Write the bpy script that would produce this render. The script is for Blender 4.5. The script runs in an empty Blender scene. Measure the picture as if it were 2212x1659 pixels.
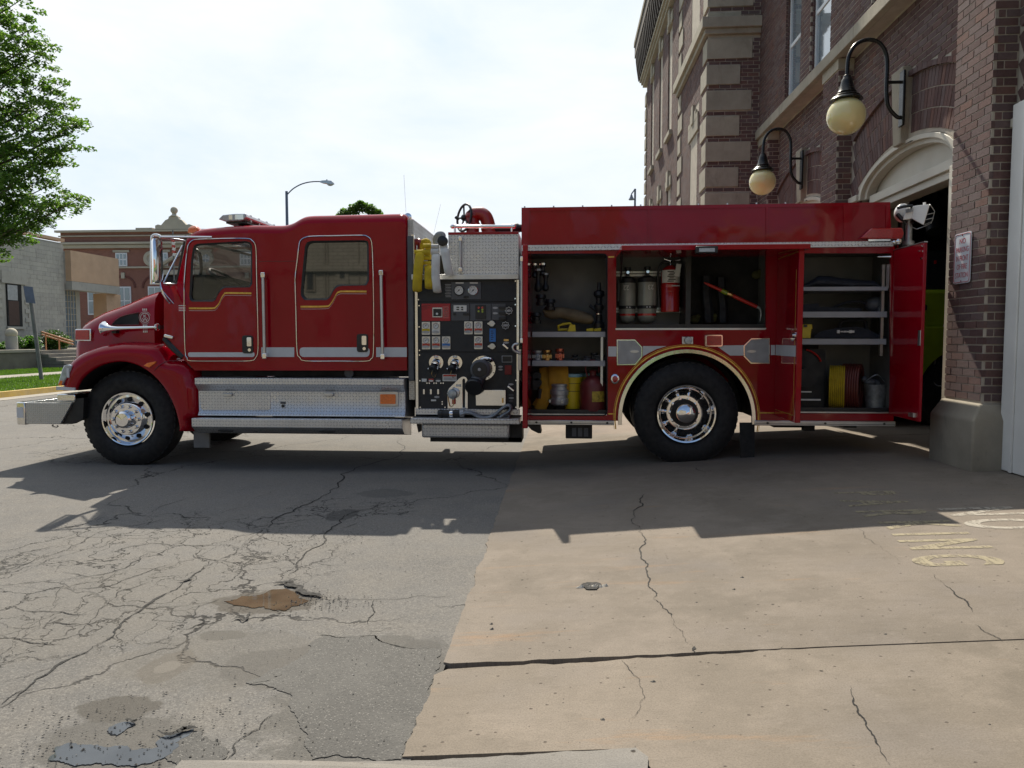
import bpy, math, random
from mathutils import Vector, Matrix, Euler
from mathutils.geometry import tessellate_polygon
random.seed(7)
R = math.radians
S = bpy.context.scene

# ------------------------------------------------------------ camera
FPX, CX, CY, CAMH = 1620.0, 1106.0, 829.5, 1.40          # focal length and centre in survey units (picture 2212 wide)
YAW, PIT = math.atan(114 / FPX), math.atan(99.5 / FPX)
cam_d = bpy.data.cameras.new('camera')
cam = bpy.data.objects.new('camera', cam_d); S.collection.objects.link(cam)
cam.location = (0, 0, CAMH); cam.rotation_euler = (math.pi / 2 - PIT, 0, YAW)
cam_d.sensor_width = 36; cam_d.lens = FPX / 2212 * 36; cam_d.clip_start = .05; cam_d.clip_end = 2000
S.camera = cam

# ------------------------------------------------------------ sky, sun, exposure
SUN = Vector((-.175, .985, 1.0)).normalized()
SUN_EL = math.asin(SUN.z); SUN_ROT = math.atan2(SUN.x, SUN.y)
W = bpy.data.worlds.new('World'); S.world = W; W.use_nodes = True
wn, wl = W.node_tree.nodes, W.node_tree.links
bg = wn['Background']; bg.inputs['Strength'].default_value = .10
sky = wn.new('ShaderNodeTexSky'); sky.sky_type = 'NISHITA'; sky.sun_disc = False
sky.sun_elevation = SUN_EL; sky.sun_rotation = SUN_ROT; sky.dust_density = 1.6; sky.air_density = 1.1
tc = wn.new('ShaderNodeTexCoord')
def wnode(t, **k):
    n = wn.new(t)
    for a, b in k.items(): setattr(n, a, b)
    return n
dot = wnode('ShaderNodeVectorMath', operation='DOT_PRODUCT'); wl.new(tc.outputs['Generated'], dot.inputs[0]); dot.inputs[1].default_value = SUN
near = wnode('ShaderNodeMapRange'); wl.new(dot.outputs['Value'], near.inputs['Value'])     # 1 towards the sun, 0 away from it
for i, v in ((1, .08), (2, .66), (3, 0), (4, 1)): near.inputs[i].default_value = v
near.interpolation_type = 'SMOOTHSTEP'
mp = wnode('ShaderNodeMapping'); wl.new(tc.outputs['Generated'], mp.inputs['Vector']); mp.inputs['Scale'].default_value = (1, 1, 2.6)
nz = wnode('ShaderNodeTexNoise'); wl.new(mp.outputs[0], nz.inputs['Vector']); nz.inputs['Scale'].default_value = 2.6; nz.inputs['Detail'].default_value = 9; nz.inputs['Roughness'].default_value = .58; nz.inputs['Distortion'].default_value = .35
cr = wnode('ShaderNodeValToRGB'); wl.new(nz.outputs['Fac'], cr.inputs['Fac'])
cr.color_ramp.elements[0].position = .34; cr.color_ramp.elements[0].color = (0, 0, 0, 1)
cr.color_ramp.elements[1].position = .66; cr.color_ramp.elements[1].color = (1, 1, 1, 1)
cb = wnode('ShaderNodeMix', data_type='RGBA'); wl.new(near.outputs[0], cb.inputs['Factor'])
cb.inputs['A'].default_value = (.72, 1.2, 2.3, 1); cb.inputs['B'].default_value = (6.9, 7.05, 7.2, 1)
cov = wnode('ShaderNodeMath', operation='MULTIPLY'); wl.new(cr.outputs['Color'], cov.inputs[0])
cm = wnode('ShaderNodeMapRange'); wl.new(near.outputs[0], cm.inputs['Value'])
for i, v in ((1, 0), (2, 1), (3, .6), (4, .92)): cm.inputs[i].default_value = v
wl.new(cm.outputs[0], cov.inputs[1])
mx = wnode('ShaderNodeMix', data_type='RGBA'); wl.new(cov.outputs[0], mx.inputs['Factor'])
pale = wnode('ShaderNodeMix', data_type='RGBA'); wl.new(near.outputs[0], pale.inputs['Factor']); wl.new(sky.outputs['Color'], pale.inputs['A']); pale.inputs['B'].default_value = (5.35, 6.1, 6.85, 1)
wl.new(pale.outputs['Result'], mx.inputs['A']); wl.new(cb.outputs['Result'], mx.inputs['B'])
wl.new(mx.outputs['Result'], bg.inputs['Color'])
sun_d = bpy.data.lights.new('sun', 'SUN'); sun_d.energy = 4.9; sun_d.angle = R(.53); sun_d.color = (1, .92, .78)
sun = bpy.data.objects.new('sun', sun_d); S.collection.objects.link(sun); sun.rotation_euler = SUN.to_track_quat('Z', 'Y').to_euler()
S.view_settings.view_transform = 'Standard'; S.view_settings.look = 'None'; S.view_settings.gamma = 1; S.view_settings.exposure = 0.60
S.view_settings.use_curve_mapping = False
S.render.engine = 'CYCLES'; S.cycles.use_denoising = True; S.cycles.max_bounces = 8; S.cycles.sample_clamp_indirect = 6

# ------------------------------------------------------------ survey helpers: picture units -> points on planes of the place
_fw = Vector((-math.sin(YAW) * math.cos(PIT), math.cos(YAW) * math.cos(PIT), -math.sin(PIT)))
_rt = Vector((math.cos(YAW), math.sin(YAW), 0)); _up = _rt.cross(_fw); _C = Vector((0, 0, CAMH))
def ray(x, y): return _fw + _rt * ((x - CX) / FPX) - _up * ((y - CY) / FPX)
def onY(x, y, Y): d = ray(x, y); return _C + d * (Y / d.y)
def onX(x, y, X): d = ray(x, y); return _C + d * (X / d.x)
def onZ(x, y, Z=0): d = ray(x, y); return _C + d * ((Z - CAMH) / d.z)
X0, SL, XK, SL2 = -.535, .070, 2.0, .045                     # the apron rises from the street joint towards the station, less so at the doors
def gz(x): return max(0, SL * (x - X0)) if x < XK else SL * (XK - X0) + SL2 * (x - XK)
def onG(x, y):
    z = 0
    for _ in range(12): q = onZ(x, y, z); z = gz(q.x)
    return q
def seen(p):
    d = Vector(p) - _C; w = d.dot(_fw)
    if w < .1: return None
    return (CX + FPX * d.dot(_rt) / w, CY - FPX * d.dot(_up) / w, w)
YT = 7.75                                                    # the truck's near side
REF = [600, 650]                                             # column and row meant when a call gives 0
def T(x, y, Y=YT): q = onY(x or REF[0], y or REF[1], Y); return (q.x, q.z)
def cA(x, y): return (x / 4, 420.3 + y / 4)
def cB(x, y): return (380.5 + x / 4, 420.3 + y / 4)
def cC(x, y): return (1106 + x / 4, 420.3 + y / 4)
def cD(x, y): return (1659 + x / 4, 420.3 + y / 4)
def cF(x, y): return (x / 5, 691.3 + y / 5)
def cS(x, y): return (387.1 + x / 4.2105, 746.6 + y / 4.2105)
def cP(x, y): return (873.8 + x / 7.5, 580.7 + y / 7.5)
def cQ(x, y): return (873.8 + x / 7.5, 746.6 + y / 7.5)
def cH(x, y): return (829.5 + x / 6, 359.5 + y / 6)
def cW(x, y): return (1299.6 + x / 5.557, 707.8 + y / 5.557)
def cR(x, y): return (1648 + x / 3.75, 497.7 + y / 3.75)
def cL(x, y): return (1117.1 + x / 6.667, 691.3 + y / 6.667)
def TL(pts, f=None, Y=YT): return [T(*(f(*p) if f else p), Y) for p in pts]

# ------------------------------------------------------------ node helpers
class N:
    def __init__(s, name):
        s.m = bpy.data.materials.new(name); s.m.use_nodes = True; s.t = s.m.node_tree
        s.b = s.t.nodes['Principled BSDF']; s.out = s.t.nodes['Material Output']
    def n(s, typ, **k):
        q = s.t.nodes.new(typ)
        for a, b in k.items(): setattr(q, a, b)
        return q
    def put(s, sock, v):
        if v is None: return
        if isinstance(v, bpy.types.NodeSocket): s.t.links.new(v, sock)
        elif isinstance(v, (tuple, list)) and len(v) == 3 and sock.type == 'RGBA': sock.default_value = (*v, 1)
        else: sock.default_value = v
    def math(s, op, a, b=None, c=None, clamp=False):
        q = s.n('ShaderNodeMath', operation=op, use_clamp=clamp); s.put(q.inputs[0], a); s.put(q.inputs[1], b)
        if c is not None: s.put(q.inputs[2], c)
        return q.outputs[0]
    def mix(s, f, a, b, blend='MIX'):
        q = s.n('ShaderNodeMix', data_type='RGBA', blend_type=blend); s.put(q.inputs['Factor'], f); s.put(q.inputs['A'], a); s.put(q.inputs['B'], b)
        return q.outputs['Result']
    def rng(s, v, a, b, c=0, d=1, smooth=False):
        q = s.n('ShaderNodeMapRange'); s.put(q.inputs[0], v)
        for i, k in enumerate((a, b, c, d)): s.put(q.inputs[i + 1], k)
        if smooth: q.interpolation_type = 'SMOOTHSTEP'
        return q.outputs[0]
    def pos(s): return s.n('ShaderNodeNewGeometry').outputs['Position']
    def obj(s): return s.n('ShaderNodeTexCoord').outputs['Object']
    def map(s, v, sc=(1, 1, 1), rot=(0, 0, 0), loc=(0, 0, 0)):
        q = s.n('ShaderNodeMapping'); s.put(q.inputs[0], v); q.inputs['Scale'].default_value = sc; q.inputs['Rotation'].default_value = rot; q.inputs['Location'].default_value = loc
        return q.outputs[0]
    def noise(s, v, sc, det=4, ro=.55, dist=0, col=False):
        q = s.n('ShaderNodeTexNoise'); s.put(q.inputs['Vector'], v); q.inputs['Scale'].default_value = sc; q.inputs['Detail'].default_value = det
        q.inputs['Roughness'].default_value = ro; q.inputs['Distortion'].default_value = dist
        return q.outputs['Color' if col else 'Fac']
    def vor(s, v, sc, feat='F1', out='Distance', rand=1):
        q = s.n('ShaderNodeTexVoronoi', feature=feat); s.put(q.inputs['Vector'], v); q.inputs['Scale'].default_value = sc; q.inputs['Randomness'].default_value = rand
        return q.outputs[out]
    def sep(s, v): q = s.n('ShaderNodeSeparateXYZ'); s.put(q.inputs[0], v); return q.outputs
    def bump(s, h, st=.3, d=.01, nrm=None):
        q = s.n('ShaderNodeBump'); s.put(q.inputs['Height'], h); q.inputs['Strength'].default_value = st; q.inputs['Distance'].default_value = d; s.put(q.inputs['Normal'], nrm)
        return q.outputs[0]
    def ramp(s, f, els, const=False):
        q = s.n('ShaderNodeValToRGB'); s.put(q.inputs[0], f); e = q.color_ramp.elements
        if const: q.color_ramp.interpolation = 'CONSTANT'
        while len(e) < len(els): e.new(.5)
        for i, (p, c) in enumerate(els): e[i].position = p; e[i].color = (*c, 1)
        return q.outputs[0]
    def set(s, **k):
        M = dict(col='Base Color', ro='Roughness', me='Metallic', nrm='Normal', coat='Coat Weight', cr='Coat Roughness', tr='Transmission Weight', al='Alpha', em='Emission Color', es='Emission Strength', sp='Specular IOR Level', ior='IOR', sub='Subsurface Weight')
        for a, v in k.items(): s.put(s.b.inputs[M[a]], v)
        return s.m
def dim(c, k): return tuple(min(1, x * k) for x in c)
def mat(name, col, ro=.5, me=0, var=.12, sc=6, bump=0, bsc=60, coat=0, sp=.5, ov=0, dirt=0, dcol=(.08, .07, .055)):
    s = N(name); p = s.obj(); f = s.rng(s.noise(p, sc, 5), .3, .7)
    c = s.mix(f, dim(col, 1 - var), dim(col, 1 + var))
    if ov:
        o = s.n('ShaderNodeObjectInfo').outputs['Random']; c = s.mix(1, c, s.mix(o, (1 - ov,) * 3, (1,) * 3), 'MULTIPLY')
    if dirt:
        c = s.mix(s.math('MULTIPLY', s.rng(s.noise(p, sc * .45, 7, .68, .4), .48, .74), dirt), c, dcol)
    r = s.rng(s.noise(p, sc * 2.3, 4), .3, .7, max(.02, ro * .82), min(1, ro * 1.18))
    s.set(col=c, ro=r, me=me, coat=coat, cr=.04, sp=sp)
    if bump: s.set(nrm=s.bump(s.noise(p, bsc, 4, .6), bump, .01))
    return s.m

# ------------------------------------------------------------ mesh helpers
class MB:
    def __init__(s): s.v = []; s.f = []
    def add(s, vs, fs):
        o = len(s.v); s.v += [tuple(v) for v in vs]; s.f += [tuple(i + o for i in f) for f in fs]; return s
    def box(s, x0, x1, y0, y1, z0, z1):
        x0, x1 = min(x0, x1), max(x0, x1); y0, y1 = min(y0, y1), max(y0, y1); z0, z1 = min(z0, z1), max(z0, z1)
        return s.add([(x0, y0, z0), (x1, y0, z0), (x1, y1, z0), (x0, y1, z0), (x0, y0, z1), (x1, y0, z1), (x1, y1, z1), (x0, y1, z1)],
                     [(3, 2, 1, 0), (4, 5, 6, 7), (0, 1, 5, 4), (1, 2, 6, 5), (2, 3, 7, 6), (3, 0, 4, 7)])
    def obox(s, c, ax, ay, az, sx, sy, sz):
        c = Vector(c); ax, ay, az = Vector(ax), Vector(ay), Vector(az); vs = []
        for k in (-1, 1):
            for (i, j) in ((-1, -1), (1, -1), (1, 1), (-1, 1)): vs.append(c + ax * (i * sx / 2) + ay * (j * sy / 2) + az * (k * sz / 2))
        return s.add(vs, [(3, 2, 1, 0), (4, 5, 6, 7), (0, 1, 5, 4), (1, 2, 6, 5), (2, 3, 7, 6), (3, 0, 4, 7)])
    def plate(s, outer, holes=(), Y0=0, Y1=.02, axis='y'):
        """outer, holes: loops of (x, z); becomes a slab between Y0 and Y1"""
        loops = [list(outer)] + [list(h) for h in holes]
        tri = tessellate_polygon([[Vector((a, b, 0)) for a, b in l] for l in loops]); flat = [p for l in loops for p in l]; n = len(flat)
        def P(p, d): return (p[0], d, p[1]) if axis == 'y' else ((d, p[0], p[1]) if axis == 'x' else (p[0], p[1], d))
        vs = [P(p, Y0) for p in flat] + [P(p, Y1) for p in flat]; fs = []
        for t in tri:
            a, b, c = (flat[i] for i in t); ar = (b[0] - a[0]) * (c[1] - a[1]) - (c[0] - a[0]) * (b[1] - a[1])
            if abs(ar) < 1e-12: continue
            t = t if ar > 0 else (t[0], t[2], t[1]); fs.append(tuple(t)); fs.append((t[2] + n, t[1] + n, t[0] + n))
        o = 0
        for l in loops:
            m = len(l)
            for i in range(m): j = (i + 1) % m; fs.append((o + i, o + j, o + j + n, o + i + n))
            o += m
        return s.add(vs, fs)
    def tube(s, path, r, n=8, closed=False, caps=True):
        P = [Vector(p) for p in path]; m = len(P); rr = r if isinstance(r, (list, tuple)) else [r] * m; base = len(s.v); prev = None
        for i in range(m):
            a = P[(i - 1) % m] if (closed or i > 0) else P[i]; b = P[(i + 1) % m] if (closed or i < m - 1) else P[i]
            t = (b - a).normalized() if (b - a).length > 1e-9 else Vector((0, 0, 1))
            if prev is None:
                u = t.orthogonal().normalized()
            else:
                u = (prev - t * prev.dot(t)); u = u.normalized() if u.length > 1e-6 else t.orthogonal().normalized()
            prev = u; w = t.cross(u)
            for k in range(n):
                a2 = 2 * math.pi * k / n; s.v.append(tuple(P[i] + (u * math.cos(a2) + w * math.sin(a2)) * rr[i]))
        for i in range(m if closed else m - 1):
            j = (i + 1) % m
            for k in range(n): l = (k + 1) % n; s.f.append((base + i * n + k, base + i * n + l, base + j * n + l, base + j * n + k))
        if caps and not closed:
            s.f.append(tuple(base + k for k in range(n))[::-1]); s.f.append(tuple(base + (m - 1) * n + k for k in range(n)))
        return s
    def lathe(s, prof, c, axis='y', n=32, sx=1, sz=1, caps=True):
        """prof: list of (radius, offset along the axis)"""
        base = len(s.v); c = Vector(c)
        for r, d in prof:
            for k in range(n):
                a = 2 * math.pi * k / n; p, q = r * math.cos(a) * sx, r * math.sin(a) * sz
                o = {'y': (p, d, q), 'z': (p, q, d), 'x': (d, p, q)}[axis]; s.v.append(tuple(c + Vector(o)))
        for i in range(len(prof) - 1):
            for k in range(n): l = (k + 1) % n; s.f.append((base + i * n + k, base + i * n + l, base + (i + 1) * n + l, base + (i + 1) * n + k))
        if not caps: return s
        if prof[0][0] > 1e-6 and abs(prof[0][1] - prof[1][1]) > 1e-6: s.f.append(tuple(base + k for k in range(n))[::-1])
        if prof[-1][0] > 1e-6 and abs(prof[-1][1] - prof[-2][1]) > 1e-6: s.f.append(tuple(base + (len(prof) - 1) * n + k for k in range(n)))
        return s
    def ball(s, c, r, n=16, m=10, sc=(1, 1, 1)):
        prof = [(math.sin(math.pi * i / m) * r, -math.cos(math.pi * i / m) * r) for i in range(m + 1)]; b = len(s.v); s.lathe([(max(p, 1e-5), d) for p, d in prof], (0, 0, 0), 'z', n)
        for i in range(b, len(s.v)): v = s.v[i]; s.v[i] = (c[0] + v[0] * sc[0], c[1] + v[1] * sc[1], c[2] + v[2] * sc[2])
        return s
    def loft(s, rings, closed=True, caps=True):
        b = len(s.v); n = len(rings[0])
        for r in rings: s.v += [tuple(p) for p in r]
        for i in range(len(rings) - 1):
            for k in range(n if closed else n - 1): l = (k + 1) % n; s.f.append((b + i * n + k, b + i * n + l, b + (i + 1) * n + l, b + (i + 1) * n + k))
        if caps and closed: s.f.append(tuple(b + k for k in range(n))[::-1]); s.f.append(tuple(b + (len(rings) - 1) * n + k for k in range(n)))
        return s
    def mesh(s, name, m, smooth=0, fix=True):
        me = bpy.data.meshes.new(name); me.from_pydata(s.v, [], s.f); me.materials.append(m)
        if fix:
            import bmesh
            bm = bmesh.new(); bm.from_mesh(me); bmesh.ops.recalc_face_normals(bm, faces=bm.faces); bm.to_mesh(me); bm.free()
        if smooth:
            me.polygons.foreach_set('use_smooth', [True] * len(me.polygons)); me.set_sharp_from_angle(angle=R(smooth))
        me.update(); return me
def link(name, me, parent=None, inv=None):
    while parent is not None and parent.parent is not None and parent.parent.parent is not None: parent = parent.parent      # thing > part > sub-part, no deeper
    o = bpy.data.objects.new(name, me); S.collection.objects.link(o)
    if parent is not None:
        o.parent = parent
        if parent.get('_w') is not None: o.matrix_parent_inverse = Matrix.Translation(-parent.location)
    return o
def part(name, mb, m, parent=None, smooth=0, bevel=0, bseg=2, label=None, kind=None, fix=True):
    o = link(name, mb.mesh(name, m, smooth or (40 if bevel else 0), fix), parent)
    if bevel:
        q = o.modifiers.new('bevel', 'BEVEL'); q.width = bevel; q.segments = bseg; q.limit_method = 'ANGLE'; q.angle_limit = R(35); q.harden_normals = False
    if label: o['label'] = label
    if kind: o['kind'] = kind
    return o
def tag(o, label, cat, group=None):
    o['label'] = label; o['category'] = cat
    if group: o['group'] = group
    return o
def thing(name, label, cat, loc, group=None, world=True):
    o = bpy.data.objects.new(name, None); S.collection.objects.link(o); o.location = loc; o.empty_display_size = .2
    if world: o['_w'] = 1
    return tag(o, label, cat, group)
def copy_tree(o, parent=None):
    c = o.copy(); S.collection.objects.link(c)
    if parent is not None: c.parent = parent
    for ch in [x for x in bpy.data.objects if x.parent == o]: copy_tree(ch, c)
    return c
def struct(o): o['kind'] = 'structure'; return o
def cat(pts, n=5, closed=False):
    """smooth curve through points"""
    P = [Vector(p) for p in pts]; m = len(P); out = []
    for i in range(m if closed else m - 1):
        g = (lambda k: P[k % m]) if closed else (lambda k: P[max(0, min(m - 1, k))])
        a, b, c, d = g(i - 1), g(i), g(i + 1), g(i + 2)
        for k in range(n):
            t = k / n; out.append(.5 * ((2 * b) + (c - a) * t + (2 * a - 5 * b + 4 * c - d) * t * t + (3 * b - a - 3 * c + d) * t ** 3))
    if not closed: out.append(P[-1])
    return out
def soft(pts, r=.03, n=4):
    """round the corners of a closed 2-d loop"""
    out = []; m = len(pts)
    for i in range(m):
        p, a, b = Vector(pts[i]), Vector(pts[i - 1]), Vector(pts[(i + 1) % m]); da, db = (a - p), (b - p); k = min(r, da.length * .45, db.length * .45)
        s0, s1 = p + da.normalized() * k, p + db.normalized() * k
        for j in range(n + 1): t = j / n; q = s0 * (1 - t) ** 2 + p * 2 * t * (1 - t) + s1 * t * t; out.append((q.x, q.y))
    return out
def rect(x0, x1, z0, z1): return [(x0, z0), (x1, z0), (x1, z1), (x0, z1)]
def text(name, body, size, m, parent, M, ext=.001, align='CENTER', spx=1.0, off=0):
    c = bpy.data.curves.new(name, 'FONT'); c.body = body; c.size = size; c.align_x = align; c.align_y = 'CENTER'; c.extrude = ext; c.space_line = .95; c.space_character = spx; c.offset = off
    while parent is not None and parent.parent is not None and parent.parent.parent is not None: parent = parent.parent
    c.materials.append(m); o = bpy.data.objects.new(name + '_curve', c); S.collection.objects.link(o)
    if parent is not None:
        o.parent = parent
        if parent.get('_w') is not None: o.matrix_parent_inverse = Matrix.Translation(-parent.location)
    o.matrix_basis = M; me = bpy.data.meshes.new_from_object(o); q = bpy.data.objects.new(name, me); S.collection.objects.link(q); q.parent = o.parent; q.matrix_parent_inverse = o.matrix_parent_inverse; q.matrix_basis = M
    bpy.data.objects.remove(o); return q
def facecam(x, y, z, sx=1, sy=1):   # lettering on a side that faces the street (-Y)
    return Matrix.Translation((x, y, z)) @ Matrix.Rotation(R(90), 4, 'X') @ Matrix.Diagonal((sx, sy, 1, 1))
# ------------------------------------------------------------ materials
def paint_red():
    s = N('red_paint'); p = s.obj(); c = s.mix(s.rng(s.noise(p, 1.3, 5), .35, .65), (.262, .0009, .0085), (.312, .0013, .011))
    c = s.mix(s.math('MULTIPLY', s.rng(s.noise(p, 9, 7, .7), .55, .8), .06), c, (.16, .10, .08))
    w = s.noise(p, 2.2, 2); w2 = s.noise(p, 160, 2)
    s.set(col=c, ro=s.rng(s.noise(p, 14, 5), .3, .7, .025, .07), coat=0, sp=.32, nrm=s.bump(w, .12, .05, s.bump(w2, .03, .002)))
    return s.m
def treadplate(name='treadplate', base=(.64, .65, .66), cell=.032, ax='xz', ro=.30):
    s = N(name); q = s.sep(s.obj()); a = q[0] if ax[0] == 'x' else q[1]; b = q[2] if ax[1] == 'z' else q[1]
    if ax == 'tilt': a = s.math('ADD', q[0], 0); b = s.math('ADD', q[1], q[2])
    u = s.math('DIVIDE', a, cell); v = s.math('DIVIDE', b, cell)
    par = s.math('MODULO', s.math('ABSOLUTE', s.math('ADD', s.math('FLOOR', u), s.math('FLOOR', v))), 2)
    fu = s.math('SUBTRACT', s.math('FRACT', u), .5); fv = s.math('SUBTRACT', s.math('FRACT', v), .5)
    sg = s.math('SUBTRACT', s.math('MULTIPLY', par, 2), 1); fu = s.math('MULTIPLY', fu, sg)
    lo = s.math('MULTIPLY', s.math('ADD', fu, fv), .7071); la = s.math('MULTIPLY', s.math('SUBTRACT', fu, fv), .7071)
    d = s.math('ADD', s.math('POWER', s.math('DIVIDE', lo, .50), 2), s.math('POWER', s.math('DIVIDE', la, .15), 2)); h = s.rng(d, 1, .2, 0, 1, True)
    p = s.obj(); g = s.rng(s.noise(p, 5, 6, .65), .35, .7)
    c = s.mix(g, dim(base, .88), base); c = s.mix(s.math('MULTIPLY', h, .55), c, dim(base, .30))
    s.set(col=c, me=.72, ro=s.rng(s.noise(p, 11, 5), .3, .7, ro * .9, ro * 1.25), nrm=s.bump(h, .7, .004)); return s.m
def brickmat(name='brick', k=1.0):
    s = N(name); g = s.n('ShaderNodeNewGeometry').outputs['Random Per Island']; o = s.n('ShaderNodeObjectInfo').outputs['Random']
    r = s.math('FRACT', s.math('ADD', g, o)); L = [(0, (.112, .066, .062)), (.22, (.135, .078, .070)), (.45, (.148, .086, .078)), (.62, (.128, .086, .084)), (.8, (.145, .100, .096)), (.95, (.165, .088, .072))]
    c = s.ramp(r, [(a, dim(b, k)) for a, b in L], True); p = s.pos()
    c = s.mix(s.rng(s.noise(p, 40, 5, .7), .35, .7), s.mix(1, c, (.72,) * 3, 'MULTIPLY'), s.mix(1, c, (1.0, 1.0, 1.0), 'MULTIPLY'))
    c = s.mix(s.math('MULTIPLY', s.rng(s.noise(p, 2.2, 6, .6), .5, .8), .35), c, (.20, .17, .16))
    s.set(col=c, ro=.88, nrm=s.bump(s.noise(p, 120, 5, .7), .55, .004), sp=.25); return s.m
def stonemat(name, base, k=.16, sc=3):
    s = N(name); p = s.pos(); o = s.n('ShaderNodeObjectInfo').outputs['Random']
    c = s.mix(s.rng(s.noise(p, sc, 7, .62), .3, .7), dim(base, 1 - k), dim(base, 1 + k)); c = s.mix(1, c, s.mix(o, (.86, .86, .88), (1, 1, 1)), 'MULTIPLY')
    c = s.mix(s.math('MULTIPLY', s.rng(s.noise(s.map(p, (1, 1, .35)), 4.5, 8, .72, .6), .54, .72), .55), c, dim(base, .42))
    s.set(col=c, ro=.9, sp=.2, nrm=s.bump(s.noise(p, 70, 6, .7), .45, .006)); return s.m
def asphalt():
    s = N('asphalt'); p = s.pos(); q = s.map(p, (1, 1, 0))
    n1 = s.rng(s.noise(q, .5, 6, .6), .3, .7); c = s.mix(n1, (.118, .113, .107), (.166, .158, .148))
    c = s.mix(s.rng(s.noise(q, 3.2, 6, .65), .42, .72), c, (.162, .150, .134))
    ag = s.vor(q, 150, 'F1', 'Color'); agv = s.sep(ag)[0]; c = s.mix(s.math('MULTIPLY', s.rng(agv, .62, 1), .36), c, (.30, .28, .25)); c = s.mix(s.math('MULTIPLY', s.rng(agv, .3, 0), .5), c, (.085, .08, .076))
    fine = s.noise(q, 260, 3, .7); c = s.mix(s.math('MULTIPLY', s.rng(fine, .5, .7), .35), c, (.09, .085, .08))
    # alligator cracking along the wheel track
    w = s.n('ShaderNodeVectorMath', operation='ADD'); s.put(w.inputs[0], q); wm = s.n('ShaderNodeVectorMath', operation='SCALE'); s.put(wm.inputs[0], s.noise(q, 2.6, 5, .6, 0, True)); wm.inputs['Scale'].default_value = .55; s.put(w.inputs[1], wm.outputs[0]); wv = w.outputs[0]
    wm2 = s.map(wv, (1.0, .62, 1), (0, 0, R(-24)))
    m = s.map(q, (1, 1, 1), (0, 0, R(0))); xy = s.sep(m)
    def zone(x, y, rx, ry):
        dx = s.math('DIVIDE', s.math('SUBTRACT', xy[0], x), rx); dy = s.math('DIVIDE', s.math('SUBTRACT', xy[1], y), ry)
        return s.rng(s.math('ADD', s.math('SQRT', s.math('ADD', s.math('MULTIPLY', dx, dx), s.math('MULTIPLY', dy, dy))), s.rng(s.noise(q, 1.6, 3), 0, 1, -.4, .4)), 1.05, .8, 0, 1, True)
    band = s.math('MAXIMUM', zone(-2.75, 4.25, 1.45, 1.5), s.math('MAXIMUM', zone(-1.75, 6.0, .6, .45), zone(-5.5, 9.5, 1.2, 1.6)))
    e1 = s.vor(wm2, 2.3, 'DISTANCE_TO_EDGE'); e2 = s.vor(wm2, 4.6, 'DISTANCE_TO_EDGE')
    l1 = s.rng(e1, .014, .003, 0, .9, True); l2 = s.math('MULTIPLY', s.rng(e2, .018, .004, 0, .8, True), s.rng(s.noise(q, 1.9, 3), .40, .52))
    e3 = s.vor(s.map(wv, (1, 1, 1)), .42, 'DISTANCE_TO_EDGE'); l3 = s.math('MULTIPLY', s.rng(e3, .006, .0015, 0, .9, True), s.rng(s.noise(q, .9, 3), .4, .55))
    cr_ = s.math('MAXIMUM', s.math('MULTIPLY', s.math('MAXIMUM', l1, l2), band), l3); c = s.mix(cr_, c, (.018, .017, .016))
    h = s.math('SUBTRACT', s.math('ADD', s.math('MULTIPLY', s.noise(q, 130, 4, .75), 1), s.math('MULTIPLY', s.noise(q, 9, 4), .8)), s.math('MULTIPLY', cr_, 3))
    # stains: x, y, rx, ry, strength, colour
    for (x, y, rx, ry, k, col) in STAINS:
        dx = s.math('DIVIDE', s.math('SUBTRACT', xy[0], x), rx); dy = s.math('DIVIDE', s.math('SUBTRACT', xy[1], y), ry)
        d = s.math('SQRT', s.math('ADD', s.math('MULTIPLY', dx, dx), s.math('MULTIPLY', dy, dy))); d = s.math('ADD', d, s.rng(s.noise(q, 7, 5, .65), 0, 1, -.55, .55))
        c = s.mix(s.math('MULTIPLY', s.rng(d, 1.08, .9, 0, 1, True), k), c, col)
    s.set(col=c, ro=.93, sp=.25, nrm=s.bump(h, .55, .008)); return s.m
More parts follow.
